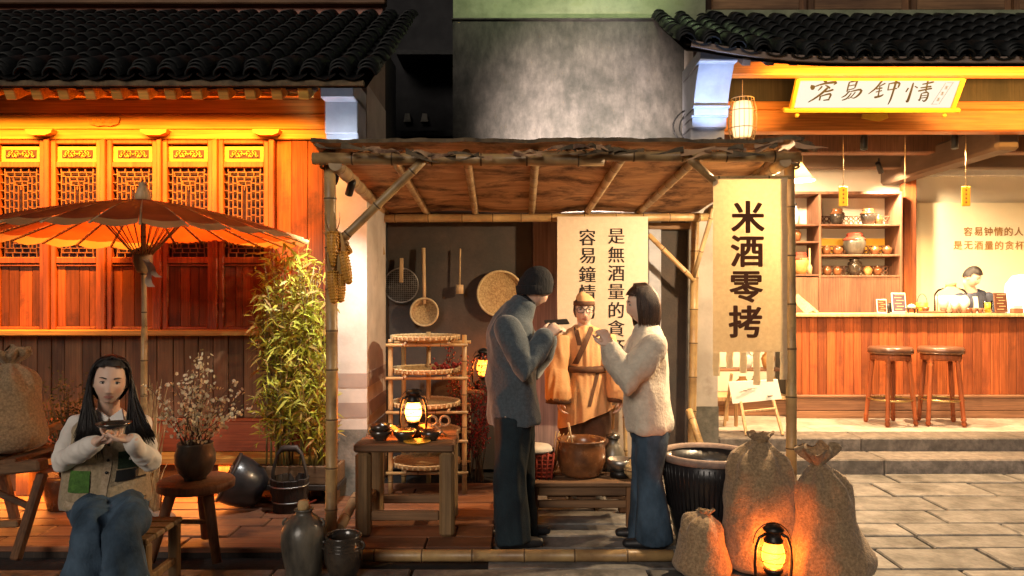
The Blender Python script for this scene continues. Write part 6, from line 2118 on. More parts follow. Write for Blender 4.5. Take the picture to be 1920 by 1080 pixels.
def card(px, py, w_, h_, m, label, Y=8.15, edge=None):
    p = PC(px, Y)
    t = thing("menu_stand", label, "menu", p, "menu stands on the counter")
    rm = Matrix.Rotation(R(-8), 3, 'X')
    m_ = MB(); m_.box(p + Vector((0, 0, h_ / 2 + .012)), (w_, .010, h_), rm, .002); m_.build("frame", edge or M['white_china'], t)
    m_ = MB(); m_.box(p + Vector((0, -.0065, h_ / 2 + .012)), (w_ * .86, .002, h_ * .9), rm); m_.build("print", m, t)
    m_ = MB()
    for k in range(6):
        m_.box(p + rm @ Vector((-.01 if k % 2 else .01, -.0095, h_ * (.40 - .15 * k))) + Vector((0, 0, h_ / 2 + .012)), (w_ * (.5 if k else .66), .0012, h_ * .035), rm)
    m_.build("printed_lines", M['pale_wood'], t, kind="stuff")
    m_ = MB(); m_.box(p + Vector((0, .02, .006)), (w_ * .9, .07, .010), None, .002); m_.build("foot", edge or M['white_china'], t)


card(1685, 565, .155, .215, M['menu'], "taller printed menu stand on the left part of the counter")
card(1653, 570, .11, .145, M['menu_red'], "shorter menu stand beside the taller printed one", 8.12)
card(1876, 563, .145, .215, M['menu_red'], "dark brown menu stand on the counter right of the barista", 8.14, M['counter_h'])
ck = thing("alarm_clock", "little black round clock peeking between the menu stands", "clock", PC(1669, 8.24))
m_ = MB(); m_.lathe([(.001, -.02), (.05, -.02), (.055, 0), (.05, .02), (.001, .022)], PC(1669, 8.24) + Vector((0, 0, .062)), 20, M=Euler((R(90), 0, 0)).to_matrix()); m_.build("case", M['black'], ck)
m_ = MB(); m_.box(PC(1669, 8.24) + Vector((0, 0, .006)), (.06, .03, .012), None, .003); m_.build("foot", M['black'], ck)
wbk = thing("wooden_pail", "small yellow wooden pail with a wire handle on the counter", "pail", PC(1729, 8.2))
c = PC(1729, 8.2)
m_ = MB(); m_.lathe([(.001, 0), (.055, 0), (.062, .12), (.055, .12), (.05, .015), (.001, .012)], c, 18); m_.build("body", M['gold'], wbk)
m_ = MB(); m_.torus(c + Vector((0, 0, .07)), .0595, .004, 20, 5); m_.build("hoop", M['red_wood'], wbk)
m_ = MB(); m_.tube([c + Vector((math.cos(a) * .055, 0, .115 + math.sin(a) * .10)) for a in [PI * q / 12 for q in range(13)]], .003, 5); m_.build("handle", M['black'], wbk)
tc_ = thing("wooden_tray", "flat wooden serving tray with two thin sticks on the counter", "tray", PC(1745, 8.14))
c = PC(1746, 8.13)
m_ = MB(); m_.box(c + Vector((0, 0, .014)), (.24, .14, .026), None, .006); m_.build("board", M['counter_h'], tc_)
for dx in (.05, .085):
    m_ = MB(); m_.tube([c + Vector((dx, .03, .027)), c + Vector((dx, .03, .21))], .004, 6); m_.build("stick", M['black_wood'], tc_)
m_ = MB(); m_.lathe([(.001, .0), (.03, 0), (.04, .04), (.001, .045)], c + Vector((-.06, 0, .028)), 14); m_.build("cup", M['glaze_brown'], tc_)
inn = thing("ink_stand", "small dark openwork stand with a pink dome beside the pail", "stand", PC(1709, 8.12))
c = PC(1709, 8.12)
m_ = MB()
for (a, b) in ((-.05, -.03), (.05, -.03), (-.05, .03), (.05, .03)):
    m_.bar(c + Vector((a, b, 0)), c + Vector((a, b, .045)), .010, .010)
m_.bx(c.x - .06, c.x + .06, c.y - .04, c.y + .04, c.z + .046, c.z + .056)
m_.build("openwork", M['black_wood'], inn)
m_ = MB(); m_.lathe([(.045, .057), (.04, .085), (.02, .10), (.001, .105)], c, 16); m_.build("dome", M['cloth_white'], inn)
for i, (px, r_, h, lab) in enumerate(((1769, .055, .15, "white egg shaped jar at the left of the row by the barista"), (1790, .045, .12, "small cream egg shaped jar in the middle of the row"), (1808, .055, .15, "white egg shaped jar nearest the barista"))):
    c = PC(px, 8.16)
    ej = thing("egg_jar", lab, "jar", c, "egg shaped jars on the counter")
    m_ = MB(); m_.lathe([(.001, .04), (r_ * .6, .05), (r_, .05 + h * .4), (r_ * .9, .05 + h * .7), (r_ * .5, .05 + h * .93), (.001, .05 + h)], c, 20); m_.build("body", M['white_china'], ej)
    m_ = MB(); m_.lathe([(.001, .0), (r_ * .8, 0), (r_ * .5, .03), (r_ * .75, .052), (.001, .054)], c, 16); m_.build("wooden_foot", M['shelf_wood'], ej)
dj = thing("glass_jar", "big clear glass jar with a cork lid behind the egg shaped jars", "jar", PC(1783, 8.42))
c = PC(1783, 8.42)
m_ = MB(); m_.lathe([(.001, .001), (.15, .001), (.165, .03), (.165, .22), (.13, .27), (.055, .29), (.055, .31)], c, 26); m_.build("glass", M['glass'], dj)
m_ = MB(); m_.lathe([(.001, .30), (.05, .30), (.056, .34), (.001, .345)], c, 16); m_.build("cork", M['straw'], dj)
m_ = MB(); m_.lathe([(.001, .004), (.15, .006), (.155, .19), (.001, .2)], c, 22); m_.build("filling", M['white_china'], dj)
for i, (px, mm, lab) in enumerate(((1826, 'shelf_wood', "small dark wooden tea cup beside the yellow drink"), (1838, 'shelf_wood', "second dark wooden tea cup left of the yellow drink"), (1816, 'glaze_brown', "tiny brown glazed cup by the last egg shaped jar"))):
    bowl(PC(px, 8.13), .035, .06, M[mm], lab, "tea cups on the counter", None, "tea_cup")
gd = thing("drink_glass", "tall glass of yellow drink on the counter by the barista", "glass", PC(1852, 8.14))
m_ = MB(); m_.lathe([(.001, 0), (.042, 0), (.046, .14), (.043, .14), (.039, .006), (.001, .005)], PC(1852, 8.14), 20); m_.build("tumbler", M['glass'], gd)
m_ = MB(); m_.lathe([(.001, .007), (.038, .008), (.041, .118), (.001, .119)], PC(1852, 8.14), 18); m_.build("drink", M['juice'], gd)
bxw = thing("paper_box", "small white and brown paper box at the counter's right end", "box", PC(1906, 8.15))
m_ = MB(); m_.box(PC(1906, 8.15) + Vector((0, 0, .028)), (.11, .07, .055), None, .003); m_.build("base", M['counter_h'], bxw)
m_ = MB(); m_.box(PC(1906, 8.15) + Vector((0, 0, .072)), (.10, .065, .03), None, .004); m_.build("lid", M['white_china'], bxw)
for i, (px, dx, lab) in enumerate(((1515, -.09, "pale wooden board leaning at the counter's left end"), (1530, -.14, "narrower pale wooden board leaning beside the first"))):
    p = PC(px, 8.25)
    m_ = MB(); m_.bar(p + Vector((.02, 0, .003)), p + Vector((dx, .16, .19)), (.10 if i == 0 else .035), .018, .004, up=(0, 1, 0))
    tag(m_.build("leaning_board", M['pale_wood']), lab, "board", "boards leaning on the counter")

wl = thing("cloth_lamp", "glowing white cloth lamp at the right end of the bar", "lamp", (pxx(1915, 8.7), 8.7, ZC))
c = Vector((pxx(1915, 8.75), 8.75, ZC - .15))
m_ = MB(); m_.lathe([(.001, .0), (.14, 0), (.15, .12), (.17, .30), (.16, .48), (.10, .58), (.001, .60)], c, 22, wob=.05); m_.build("shade", glow("cloth_lamp_glow", (1.0, .86, .62), 2.6), wl)
m_ = MB(); m_.lathe([(.001, -.02), (.10, -.02), (.10, -.001), (.001, -.001)], c, 18); m_.build("foot", M['shelf_wood'], wl)

# easel with a white board, sideboard with small lit jars behind the banner
ea = thing("easel_sign", "small wooden easel carrying a white notice board on the tavern floor", "sign", (pxx(1415, 7.2), 7.2, .25))
m_ = MB()
bl = [W(1374, 757, 7.22), W(1466, 748, 7.22), W(1458, 712, 7.30), W(1366, 717, 7.30)]
vs = [tuple(p) for p in bl] + [tuple(p + Vector((0, .018, .006))) for p in bl]
m_.add(vs, [(0, 1, 2, 3), (7, 6, 5, 4), (1, 0, 4, 5), (2, 1, 5, 6), (3, 2, 6, 7), (0, 3, 7, 4)])
m_.build("notice_board", M['white_china'], ea)
for (a, b) in ((W(1388, 750, 7.25), W(1400, 818, 7.0)), (W(1448, 745, 7.25), W(1468, 808, 7.02)), (W(1372, 700, 7.36), W(1358, 800, 7.52))):
    b.z = .254
    m_ = MB(); m_.bar(a, b, .028, .024, .004); m_.build("leg", M['pale_wood'], ea)
m_ = MB(); m_.bar(W(1392, 772, 7.17), W(1454, 766, 7.17), .03, .02, .004); m_.build("crossbar", M['pale_wood'], ea)
m_ = MB()
for k in range(3):
    m_.bar(W(1385 + 8 * k, 735 - 3 * k, 7.258 + .008 * k) - Vector((0, .012, 0)), W(1400 + 9 * k, 731 - 2 * k, 7.26 + .008 * k) - Vector((0, .012, 0)), .008, .002)
m_.bar(W(1438, 742, 7.237) - Vector((0, .010, 0)), W(1448, 741, 7.237) - Vector((0, .010, 0)), .02, .002)
m_.build("faint_drawing", M['ink_grey'], ea, kind="stuff")
sbd = thing("side_cabinet", "low wooden cabinet of lit jars behind the banner's fringe", "cabinet", (pxx(1410, 8.4), 8.4, .25))
SX0, SX1 = 2.02, pxx(1478, 8.4)
m_ = MB(); m_.bx(SX0, SX1, 8.2, 8.6, .252, pz(745, 8.4), .006); m_.build("carcass", M['counter_h'], sbd)
m_ = MB(); m_.bx(SX0 - .02, SX1, 8.16, 8.62, pz(745, 8.4) + .001, pz(738, 8.4), .006); m_.build("top", M['pale_wood'], sbd)
zz = pz(738, 8.4)
for (a, b, c0, c1) in ((SX0, SX0 + .03, zz, pz(640, 8.4)), (SX1 - .03, SX1, zz, pz(640, 8.4)), (SX0 + .031, SX1 - .031, pz(695, 8.4), pz(691, 8.4)), (SX0, SX1, pz(640, 8.4) + .001, pz(634, 8.4))):
    m_ = MB(); m_.bx(a, b, 8.3, 8.58, c0 + .001, c1, .003); m_.build("hutch_board", M['counter_h'], sbd, center=True)
for i, (px, z, mm, lab) in enumerate(((1392, zz, 'bread', "amber jar on the left of the side cabinet"), (1418, zz, 'glaze_brown', "brown jar in the middle of the side cabinet"), (1446, zz, 'gold', "yellow jar on the right of the side cabinet"), (1400, pz(691, 8.4), 'white_china', "white jar on the upper left of the side cabinet"), (1440, pz(691, 8.4), 'bread', "amber jar on the upper right of the side cabinet"))):
    wine_pot(Vector((pxx(px, 8.42), 8.42, z + .001)), .19, .075, M[mm], lab, None, "jars on the side cabinet")
tbx = thing("side_table", "narrow pale table beside the pillar behind the easel", "table", (pxx(1358, 7.6), 7.6, .25))
m_ = MB(); m_.bx(1.95, 2.32, 7.5, 7.9, pz(750, 7.6), pz(742, 7.6), .004); m_.build("top", M['pale_wood'], tbx)
for (x, y) in ((1.98, 7.53), (2.28, 7.53), (1.98, 7.86), (2.28, 7.86)):
    m_ = MB(); m_.bx(x - .016, x + .016, y - .016, y + .016, .252, pz(750, 7.6) - .001, .003); m_.build("leg", M['pale_wood'], tbx, center=True)
# ================================================================== PEOPLE
from mathutils.bvhtree import BVHTree


class Frame:
    def __init__(s, c, fwd, up=(0, 0, 1), S=1.0):
        s.c = Vector(c)
        s.f = Vector(fwd).normalized()
        u = Vector(up)
        s.r = s.f.cross(u).normalized()
        s.u = s.r.cross(s.f).normalized()
        s.S = S

    def w(s, p): return s.c + (s.r * p[0] + s.f * p[1] + s.u * p[2]) * s.S

    def loc(s, p):
        d = (Vector(p) - s.c) / s.S
        return Vector((d.dot(s.r), d.dot(s.f), d.dot(s.u)))


ga = lambda x, s_: math.exp(-(x / s_) ** 2)


def head_point(th, ph, off=0.0, feat=True):
    """local head surface: th from the chin pole to the crown, ph around (pi/2 = face)"""
    ux, uy, uz = math.sin(th) * math.cos(ph), math.sin(th) * math.sin(ph), -math.cos(th)
    x, y, z = (.074 + off) * ux, (.093 + off) * uy, (.115 + off) * uz
    if z < 0:
        t = min(1.0, -z / .115)
        x *= 1 - .22 * t ** 2.0
        y *= (1 - .38 * t ** 1.2) if y < 0 else (1 - .02 * t)
    if uy > 0 and feat:
        ax = abs(x)
        d = 0.0
        nz_ = max(0.0, min(1.0, (.016 - z) / .06))
        if z > -.058: d += (.003 + .010 * nz_) * ga(x, .011 + .004 * nz_) * (1 if z > -.048 else max(0, 1 - (-.048 - z) / .010)) * (1 if z < .016 else max(0, 1 - (z - .016) / .02))
        d += .006 * ga(ax - .011, .007) * ga(z + .045, .008)
        d -= .0085 * ga(ax - .031, .016) * ga(z - .002, .012)
        d += .0035 * ga(ax - .030, .022) * ga(z - .026, .008)
        d += .0036 * ga(x, .020) * ga(z + .066, .0055) + .0040 * ga(x, .017) * ga(z + .077, .006) - .003 * ga(x, .024) * ga(z + .0715, .0022)
        d += .006 * ga(x, .020) * ga(z + .104, .014) - .003 * ga(x, .03) * ga(z + .089, .005)
        d += .004 * ga(ax - .044, .02) * ga(z + .028, .022)
        y += d
    return Vector((x, y, z))


def add_head(mb, fr, nt_=44, np_=60):
    vs, fs = [], []
    for i in range(nt_ + 1):
        for k in range(np_):
            vs.append(fr.w(head_point(PI * i / nt_, 2 * PI * k / np_)))
    for i in range(nt_):
        for k in range(np_):
            k2 = (k + 1) % np_
            fs.append((i * np_ + k, i * np_ + k2, (i + 1) * np_ + k2, (i + 1) * np_ + k))
    mb.add(vs, fs, 0, True)
    for s in (-1, 1):
        q = Matrix((fr.r, fr.f, fr.u)).transposed()
        mb.ball(fr.w((s * .075, -.004, -.008)), (.010 * fr.S, .018 * fr.S, .030 * fr.S), 12, M=q)


def shell(mb, fr, off, test, bulge=None, nt_=36, np_=56):
    idx, vs, fs = {}, [], []
    for i in range(nt_ + 1):
        for k in range(np_):
            p = head_point(PI * i / nt_, 2 * PI * k / np_, off, False)
            if bulge: p = bulge(p)
            vs.append(p)
    keep = [test(p) for p in vs]
    for i in range(nt_):
        for k in range(np_):
            k2 = (k + 1) % np_
            q = (i * np_ + k, i * np_ + k2, (i + 1) * np_ + k2, (i + 1) * np_ + k)
            if sum(keep[j] for j in q) >= 3: fs.append(q)
    mb.add([fr.w(v) for v in vs], fs, 0, True)


def hand(mb, wrist, d, n, thumb, S=1.0, curl=.45, spread=.0):
    wrist = Vector(wrist); d = Vector(d).normalized()
    n = Vector(n); n = (n - d * n.dot(d)).normalized()
    sd = n.cross(d).normalized()
    if sd.dot(Vector(thumb)) < 0: sd = -sd
    mb.capsule([wrist - d * .02 * S, wrist + d * .025 * S, wrist + d * .07 * S], [(.024 * S, .02 * S), (.036 * S, .017 * S), (.039 * S, .014 * S)], 12, side=sd)
    for off, L_ in ((.0295, .070), (.0098, .079), (-.0098, .073), (-.029, .057)):
        p = wrist + d * .062 * S + sd * off * S
        pts = [p]
        a = curl * .35
        e = (d + sd * (off * 3 * spread)).normalized()
        p = p + e * .024 * S; pts.append(p)
        for seg, da in ((.44, 1.0), (.31, 1.1), (.25, .8)):
            a += curl * da * .8
            p = p + (e * math.cos(a) + n * math.sin(a)) * L_ * seg * S
            pts.append(p)
        mb.capsule(pts, [.0095 * S, .0095 * S, .0088 * S, .008 * S, .0068 * S], 8)
    p = wrist + d * .022 * S + sd * .026 * S
    pts = [p, p + (d * .5 + sd * .75 + n * .35).normalized() * .036 * S]
    pts.append(pts[-1] + (d * .85 + sd * .25 + n * .45).normalized() * .032 * S)
    pts.append(pts[-1] + (d * .9 - sd * .05 + n * .5).normalized() * .024 * S)
    mb.capsule(pts, [.0135 * S, .0115 * S, .010 * S, .008 * S], 8)


def finish_body(mb, fr, voxel, t, skin, lips, smooth=2):
    me = remesh(mb, voxel, smooth, .4)
    ca = me.color_attributes.new("tone", 'FLOAT_COLOR', 'POINT')
    buf = []
    for v in me.vertices:
        c = skin
        q = fr.loc(v.co)
        if q.length < .16 and q.y > .05:
            k = 0.0
            if abs(q.x) < .024:
                zc = q.z + .0715
                hw_ = .0095 * (1 - (abs(q.x) / .025) ** 2)
                if abs(zc) < hw_: k = 1.0
            b = .35 * ga(abs(q.x) - .045, .02) * ga(q.z + .032, .02)
            c = tuple(skin[i] * (1 - b * (0, .25, .25)[i]) for i in range(3))
            c = tuple(c[i] * (1 - k) + lips[i] * k for i in range(3))
        buf += [c[0], c[1], c[2], 1.0]
    ca.data.foreach_set("color", buf)
    return place(me, "body", M['skin'], t)


def face_parts(fr, t, brow=(.006), eyes=True, big=1.0):
    q = Matrix((fr.r, fr.f, fr.u)).transposed()
    S = fr.S * big
    S0 = fr.S
    for s in (-1, 1):
        if eyes:
            m_ = MB(); m_.ball(fr.w((s * .0315, .0768, .002)), (.0125 * S, .0062 * S, .0062 * S), 14, M=q); e = m_.build("eye", M['eye_white'], t)
            m_ = MB(); m_.ball(fr.w((s * .0315, .0812, .0022)), (.0056 * S, .0030 * S, .0056 * S), 12, M=q); m_.build("iris", M['eye_dark'], e)
            m_ = MB(); m_.tube([fr.w((s * (.0315 + a * .0145), .0825 - .0035 * abs(a), .0075 - .0045 * a * a)) for a in (-1, -.6, -.2, .2, .6, 1)], [.0008 * S, .002 * S, .0026 * S, .0026 * S, .0024 * S, .0012 * S], 6); m_.build("lashes", M['hair'], e)
        m_ = MB(); m_.tube([fr.w((s * (.016 + .034 * a), .0905 - .011 * a * a, .0215 + .006 * math.sin(a * 2.4))) for a in (0, .25, .5, .75, 1)], [(.0012 * S, .0026 * S), (.0014 * S, .0032 * S), (.0014 * S, .003 * S), (.0012 * S, .0022 * S), (.0008 * S, .001 * S)], 6, side=fr.f); m_.build("eyebrow", M['hair'], t)


def strands(mb, paths, r=.005, n=5):
    for pts in paths:
        P = []
        for j in range(9):
            t_ = j / 8
            k = len(pts) - 1
            # de Casteljau
            q = [Vector(p) for p in pts]
            while len(q) > 1: q = [q[i].lerp(q[i + 1], t_) for i in range(len(q) - 1)]
            P.append(q[0])
        mb.tube(P, [r, r * 1.1, r * 1.1, r * 1.05, r, r * .9, r * .8, r * .6, r * .25], n)


def jit(v, s): return Vector(v) + Vector((random.gauss(0, s), random.gauss(0, s), random.gauss(0, s)))


SKIN = (0.70, 0.48, 0.37)
LIPS = (0.52, 0.22, 0.18)


def garment(mb, voxel, amp, freq, seed, name, m, t, smooth=3, axis=(1, 1, .6), post=None):
    me = remesh(mb, voxel, smooth)
    wrinkle(me, amp, freq, seed, axis)
    if post:
        for v in me.vertices: post(v)
    b = BVHTree.FromPolygons([v.co.copy() for v in me.vertices], [tuple(p.vertices) for p in me.polygons])
    o = place(me, name, m, t)
    return o, b


def drape(bvh, rows_, off=.004, thick=.004):
    """a patch laid onto a garment: rows of photo points, pushed along +Y onto the cloth"""
    P = []
    for row in rows_:
        R_ = []
        for p in row:
            o = Vector((p[0], p[1] - 1.0, p[2]))
            h = bvh.ray_cast(o, Vector((0, 1, 0)))
            R_.append((h[0] + Vector((0, -off, 0))) if h[0] is not None else Vector(p))
        P.append(R_)
    m_ = MB()
    nr, nc = len(P), len(P[0])
    f_ = lambda u, v: tuple(P[int(round(u * (nr - 1)))][int(round(v * (nc - 1)))])
    m_.grid(f_, nr - 1, nc - 1)
    return m_


def patch_rows(x0, x1, y0, y1, Y, n=5):
    return [[W(x0 + (x1 - x0) * i / n, y0 + (y1 - y0) * j / n, Y) for i in range(n + 1)] for j in range(n + 1)]


def band_rows(pts, wpx, Y):
    out = []
    for (x, y) in pts:
        out.append([W(x - wpx / 2, y, Y), W(x, y, Y), W(x + wpx / 2, y, Y)])
    return out


# ------------------------------------------------------------------ woman sitting on the left
random.seed(21)
pw_ = thing("person", "seated woman with long black hair in a tan vest, white sleeves and blue jeans", "person", (pxx(200, 3.78), 3.7, 0))
fr = Frame(W(207, 714, 3.70), (.45, -.89, -.05), (.09, 0, 1), .98)
m_ = MB()
add_head(m_, fr)
nb_ = W(203, 782, 3.80)
m_.capsule([fr.w((0, -.022, -.07)), nb_.lerp(fr.w((0, -.02, -.08)), .5), nb_], [.050, .050, .058], 16)
hipc = W(202, 940, 3.82)
m_.capsule([nb_, W(203, 800, 3.80), W(202, 850, 3.80), hipc], [(.10, .06), (.14, .075), (.14, .10), (.165, .12)], 18, side=(1, 0, 0))
shL, shR = W(141, 797, 3.80), W(263, 797, 3.80)
elL, elR = W(118, 866, 3.66), W(281, 864, 3.66)
wrL, wrR = W(182, 828, 3.46), W(246, 824, 3.46)
for sh_, el_, wr_ in ((shL, elL, wrL), (shR, elR, wrR)):
    m_.capsule([sh_, sh_.lerp(el_, .5), el_, el_.lerp(wr_, .5), wr_], [.036, .034, .030, .027, .026], 12)
hand(m_, wrL, (.80, -.10, .12), (-.15, -.15, .95), (0, -1, .3), .95, .42)
hand(m_, wrR, (-.80, -.10, .14), (.15, -.15, .95), (0, -1, .3), .95, .42)
knL, knR = W(176, 990, 3.40), W(236, 986, 3.40)
anL, anR = W(156, 1120, 3.36), W(238, 1120, 3.36)
for sx, kn, an in ((-.085, knL, anL), (.085, knR, anR)):
    m_.capsule([hipc + Vector((sx, 0, -.01)), kn, kn.lerp(an, .5), Vector((an.x, an.y, .09))], [.085, .06, .052, .036], 12)
    m_.capsule([Vector((an.x, an.y + .03, .045)), Vector((an.x + .01, an.y - .15, .035))], [.034, .03], 10)
finish_body(m_, fr, .0045, pw_, SKIN, LIPS)
face_parts(fr, pw_, big=1.22)
# hair: parted cap and long locks
m_ = MB()
shell(m_, fr, .013, lambda p: (p.y < .012 and p.z > -.10) or p.z > .080 - .25 * max(0, abs(p.x) - .03) or (abs(p.x) > .068 and p.z > -.02 and p.y < .035),
      lambda p: Vector((p.x * 1.05, p.y * (1.10 if p.y < 0 else 1.0), p.z * (1.05 if p.z > 0 else 1))))
cap = m_.build("hair", M['hair'], pw_)
m_ = MB()
paths = []
for s, tips_ in ((1, ((136, 862), (196, 850))), (-1, ((232, 835), (292, 848)))):
    for k in range(260):
        a = fr.w((s * random.uniform(.003, .012), random.uniform(-.06, .060), .126))
        a2 = fr.w((s * random.uniform(.055, .085), random.uniform(-.06, .045), .128))
        b = fr.w((s * random.uniform(.094, .104), random.uniform(-.07, .018), random.uniform(.0, .05)))
        c_ = fr.w((s * random.uniform(.086, .118), random.uniform(-.06, .0), -.10))
        tx = random.uniform(tips_[0][0], tips_[1][0]); ty = random.uniform(812, tips_[0][1])
        u = (tx - tips_[0][0]) / (tips_[1][0] - tips_[0][0])
        e = W(tx, ty, 3.585 + .035 * abs(u - .5))
        d_ = W(tx * .55 + (172 if s > 0 else 248) * .45, 790, 3.62)
        paths.append([a, a2, b, b.lerp(c_, .5), c_, jit(d_, .008), e])
strands(m_, paths, .0040, 4)
for k in range(160):
    s = random.choice((-1, 1))
    a = fr.w((s * .004, .055 - .12 * random.random(), .124))
    b = fr.w((s * .075, random.uniform(-.05, .052), .122))
    e = fr.w((s * random.uniform(.088, .092), random.uniform(-.05, .018), random.uniform(-.03, .02)))
    strands(m_, [[a, b, fr.w((s * .098, random.uniform(-.03, .035), .06)), e]], .0036, 4)
m_.build("hair_locks", M['hair'], pw_)
# vest
m_ = MB()
m_.tube([W(203, 776, 3.80), W(203, 786, 3.80), W(202, 800, 3.795), W(201, 830, 3.785), W(199, 870, 3.78), W(198, 905, 3.77), W(199, 944, 3.76)],
        [(.062, .055), (.128, .080), (.172, .105), (.186, .128), (.196, .142), (.205, .156), (.210, .175)], 30, side=(1, 0, 0))
vest, vb = garment(m_, .009, .010, 6.0, 3.0, "vest", M['vest'], pw_)
m_ = MB()
for sh_, el_, wr_ in ((shL, elL, wrL), (shR, elR, wrR)):
    m_.capsule([sh_ + Vector((0, .01, .0)), sh_.lerp(el_, .5), el_, el_.lerp(wr_, .45), el_.lerp(wr_, .9)], [.048, .049, .050, .045, .039], 16)
garment(m_, .008, .010, 8, 6.0, "shirt_sleeves", M['shirt'], pw_, 2, (1, 1, 1))
for s, pts in ((-1, ((180, 768), (204, 783), (194, 801), (176, 787))), (1, ((205, 783), (228, 766), (232, 788), (214, 801)))):
    m_ = MB()
    ps = [W(x, y, 3.650 + (.045 if y < 772 else 0)) for x, y in pts]
    vs = [tuple(p) for p in ps] + [tuple(p + Vector((0, .012, 0))) for p in ps]
    m_.add(vs, [(0, 1, 2, 3), (7, 6, 5, 4), (1, 0, 4, 5), (2, 1, 5, 6), (3, 2, 6, 7), (0, 3, 7, 4)])
    m_.build("collar", M['shirt'], pw_)
drape(vb, band_rows([(204 + .03 * k, 803 + 11.5 * k) for k in range(12)], 12, 3.66), .005).build("button_band", M['vest_trim'], vest)
for k, py in enumerate((806, 834, 862, 884)):
    p = W(205, py, 3.66)
    h = vb.ray_cast(Vector((p.x, p.y - 1, p.z)), Vector((0, 1, 0)))[0]
    if h is not None:
        m_ = MB(); m_.lathe([(.001, -.004), (.007, -.003), (.007, .003), (.001, .004)], h + Vector((0, -.008, 0)), 12, M=Euler((R(90), 0, 0)).to_matrix()); m_.build("button", M['black'], vest)
drape(vb, patch_rows(136, 178, 880, 919, 3.66), .008).build("green_pocket", M['green_knit'], vest)
drape(vb, patch_rows(220, 256, 848, 880, 3.66), .008).build("dark_panel", M['green_dark'], vest)
drape(vb, patch_rows(219, 254, 882, 902, 3.66), .009).build("dark_pocket", M['black'], vest)
for (px, py) in ((236, 863), (248, 871), (243, 857)):
    p = W(px, py, 3.66)
    h = vb.ray_cast(Vector((p.x, p.y - 1, p.z)), Vector((0, 1, 0)))[0]
    if h is not None:
        m_ = MB(); m_.ball(h + Vector((0, -.012, 0)), (.007, .003, .007), 10); m_.build("white_flower", M['shirt'], vest)
drape(vb, [[W(130 + 136 * i / 16, 933 + 4 * j + 4 * math.sin(i * .5), 3.66) for i in range(17)] for j in range(4)], .006).build("hem_band", M['vest_trim'], vest)
m_ = MB()
m_.capsule([hipc + Vector((0, 0, .01)), hipc + Vector((0, -.05, -.015))], [(.170, .12), (.168, .12)], 20, side=(1, 0, 0))
for sx, kn, an in ((-.082, knL, anL), (.082, knR, anR)):
    m_.tube([hipc + Vector((sx, .02, -.01)), (hipc + Vector((sx, 0, 0))).lerp(kn, .55), kn + Vector((0, .03, .005)), kn + Vector((0, -.035, -.03)), kn.lerp(an, .35) + Vector((0, -.01, 0)), kn.lerp(an, .7), Vector((an.x, an.y, .05))],
            [.096, .088, .080, .078, .080, .094, .110], 22)
garment(m_, .010, .016, 7, 9.0, "jeans", M['denim'], pw_, 3, (1.2, 1, .45))
for an in (anL, anR):
    m_ = MB(); m_.capsule([Vector((an.x, an.y + .04, .045)), Vector((an.x + .01, an.y - .17, .038))], [(.045, .042), (.042, .034)], 14, side=(1, 0, 0)); m_.build("shoe", M['shoe'], pw_)
hb_ = W(213, 803, 3.41)
bowl(hb_, .078, .026, M['glaze'], "dark shallow bowl held in the seated woman's hands", None, None)
# chair under her
chz = .37
ch = thing("low_chair", "low wooden chair under the seated woman", "chair", (pxx(200, 3.8), 3.82, 0))
cx0, cx1 = pxx(122, 3.6), pxx(272, 3.6)
for k in range(4):
    m_ = MB(); m_.bx(cx0, cx1, 3.62 + .1 * k, 3.715 + .1 * k, chz - .03, chz, .008); m_.build("seat_slat", M['table_wood'], ch, center=True)
for (x, y) in ((cx0 + .03, 3.66), (cx1 - .03, 3.66), (cx0 + .03, 3.98), (cx1 - .03, 3.98)):
    m_ = MB(); m_.bx(x - .026, x + .026, y - .026, y + .026, .0, chz - .031, .008); m_.build("leg", M['table_wood'], ch, center=True)
for x in (cx0 + .03, cx1 - .03):
    m_ = MB(); m_.bx(x - .016, x + .016, 3.69, 3.95, .13, .17, .005); m_.build("stretcher", M['table_wood'], ch, center=True)

# ------------------------------------------------------------------ man in the grey coat
pm = thing("person", "man in a black knit cap and long grey wool coat seen from the side", "person", (pxx(962, 4.68), 4.68, 0))
fr = Frame(W(1002, 543, 4.70), (.90, .16, -.38), (.35, .05, 1), 1.0)
m_ = MB()
add_head(m_, fr)
nb_ = W(972, 592, 4.69)
m_.capsule([fr.w((0, -.03, -.06)), nb_.lerp(fr.w((0, -.03, -.07)), .5), nb_], [.055, .056, .064], 16)
side = Vector((.33, -.94, 0))
hipc = W(962, 775, 4.69)
m_.capsule([nb_, W(960, 614, 4.69), W(958, 680, 4.69), hipc], [(.08, .055), (.15, .08), (.145, .10), (.16, .12)], 18, side=side)
A = [(W(952, 614, 4.50), W(986, 696, 4.42), W(1024, 630, 4.53)), (W(974, 614, 4.87), W(1012, 690, 4.90), W(1032, 632, 4.80))]
for sh_, el_, wr_ in A:
    m_.capsule([sh_, sh_.lerp(el_, .5), el_, el_.lerp(wr_, .5), wr_], [.040, .038, .034, .031, .03], 12)
hand(m_, A[0][2], (.62, .25, .55), (.3, .8, -.2), (.2, .1, 1), 1.0, .75)
hand(m_, A[1][2], (.45, -.25, .55), (.5, -.8, .0), (.2, .1, 1), 1.0, .75)
LEGS = [((961, 782, 4.59), (957, 900, 4.58), (960, 1008, 4.58)), ((970, 782, 4.79), (972, 900, 4.81), (976, 1003, 4.82))]
for (a, b, c) in LEGS:
    m_.capsule([W(*a), W(*b), W(*c)], [.09, .062, .045], 12)
    q = W(*c); q.z = .045
    m_.capsule([q + Vector((-.03, 0, 0)), q + Vector((.15, .03, -.01))], [.036, .03], 10)
finish_body(m_, fr, .006, pm, tuple(x * .92 for x in SKIN), LIPS)
face_parts(fr, pm)
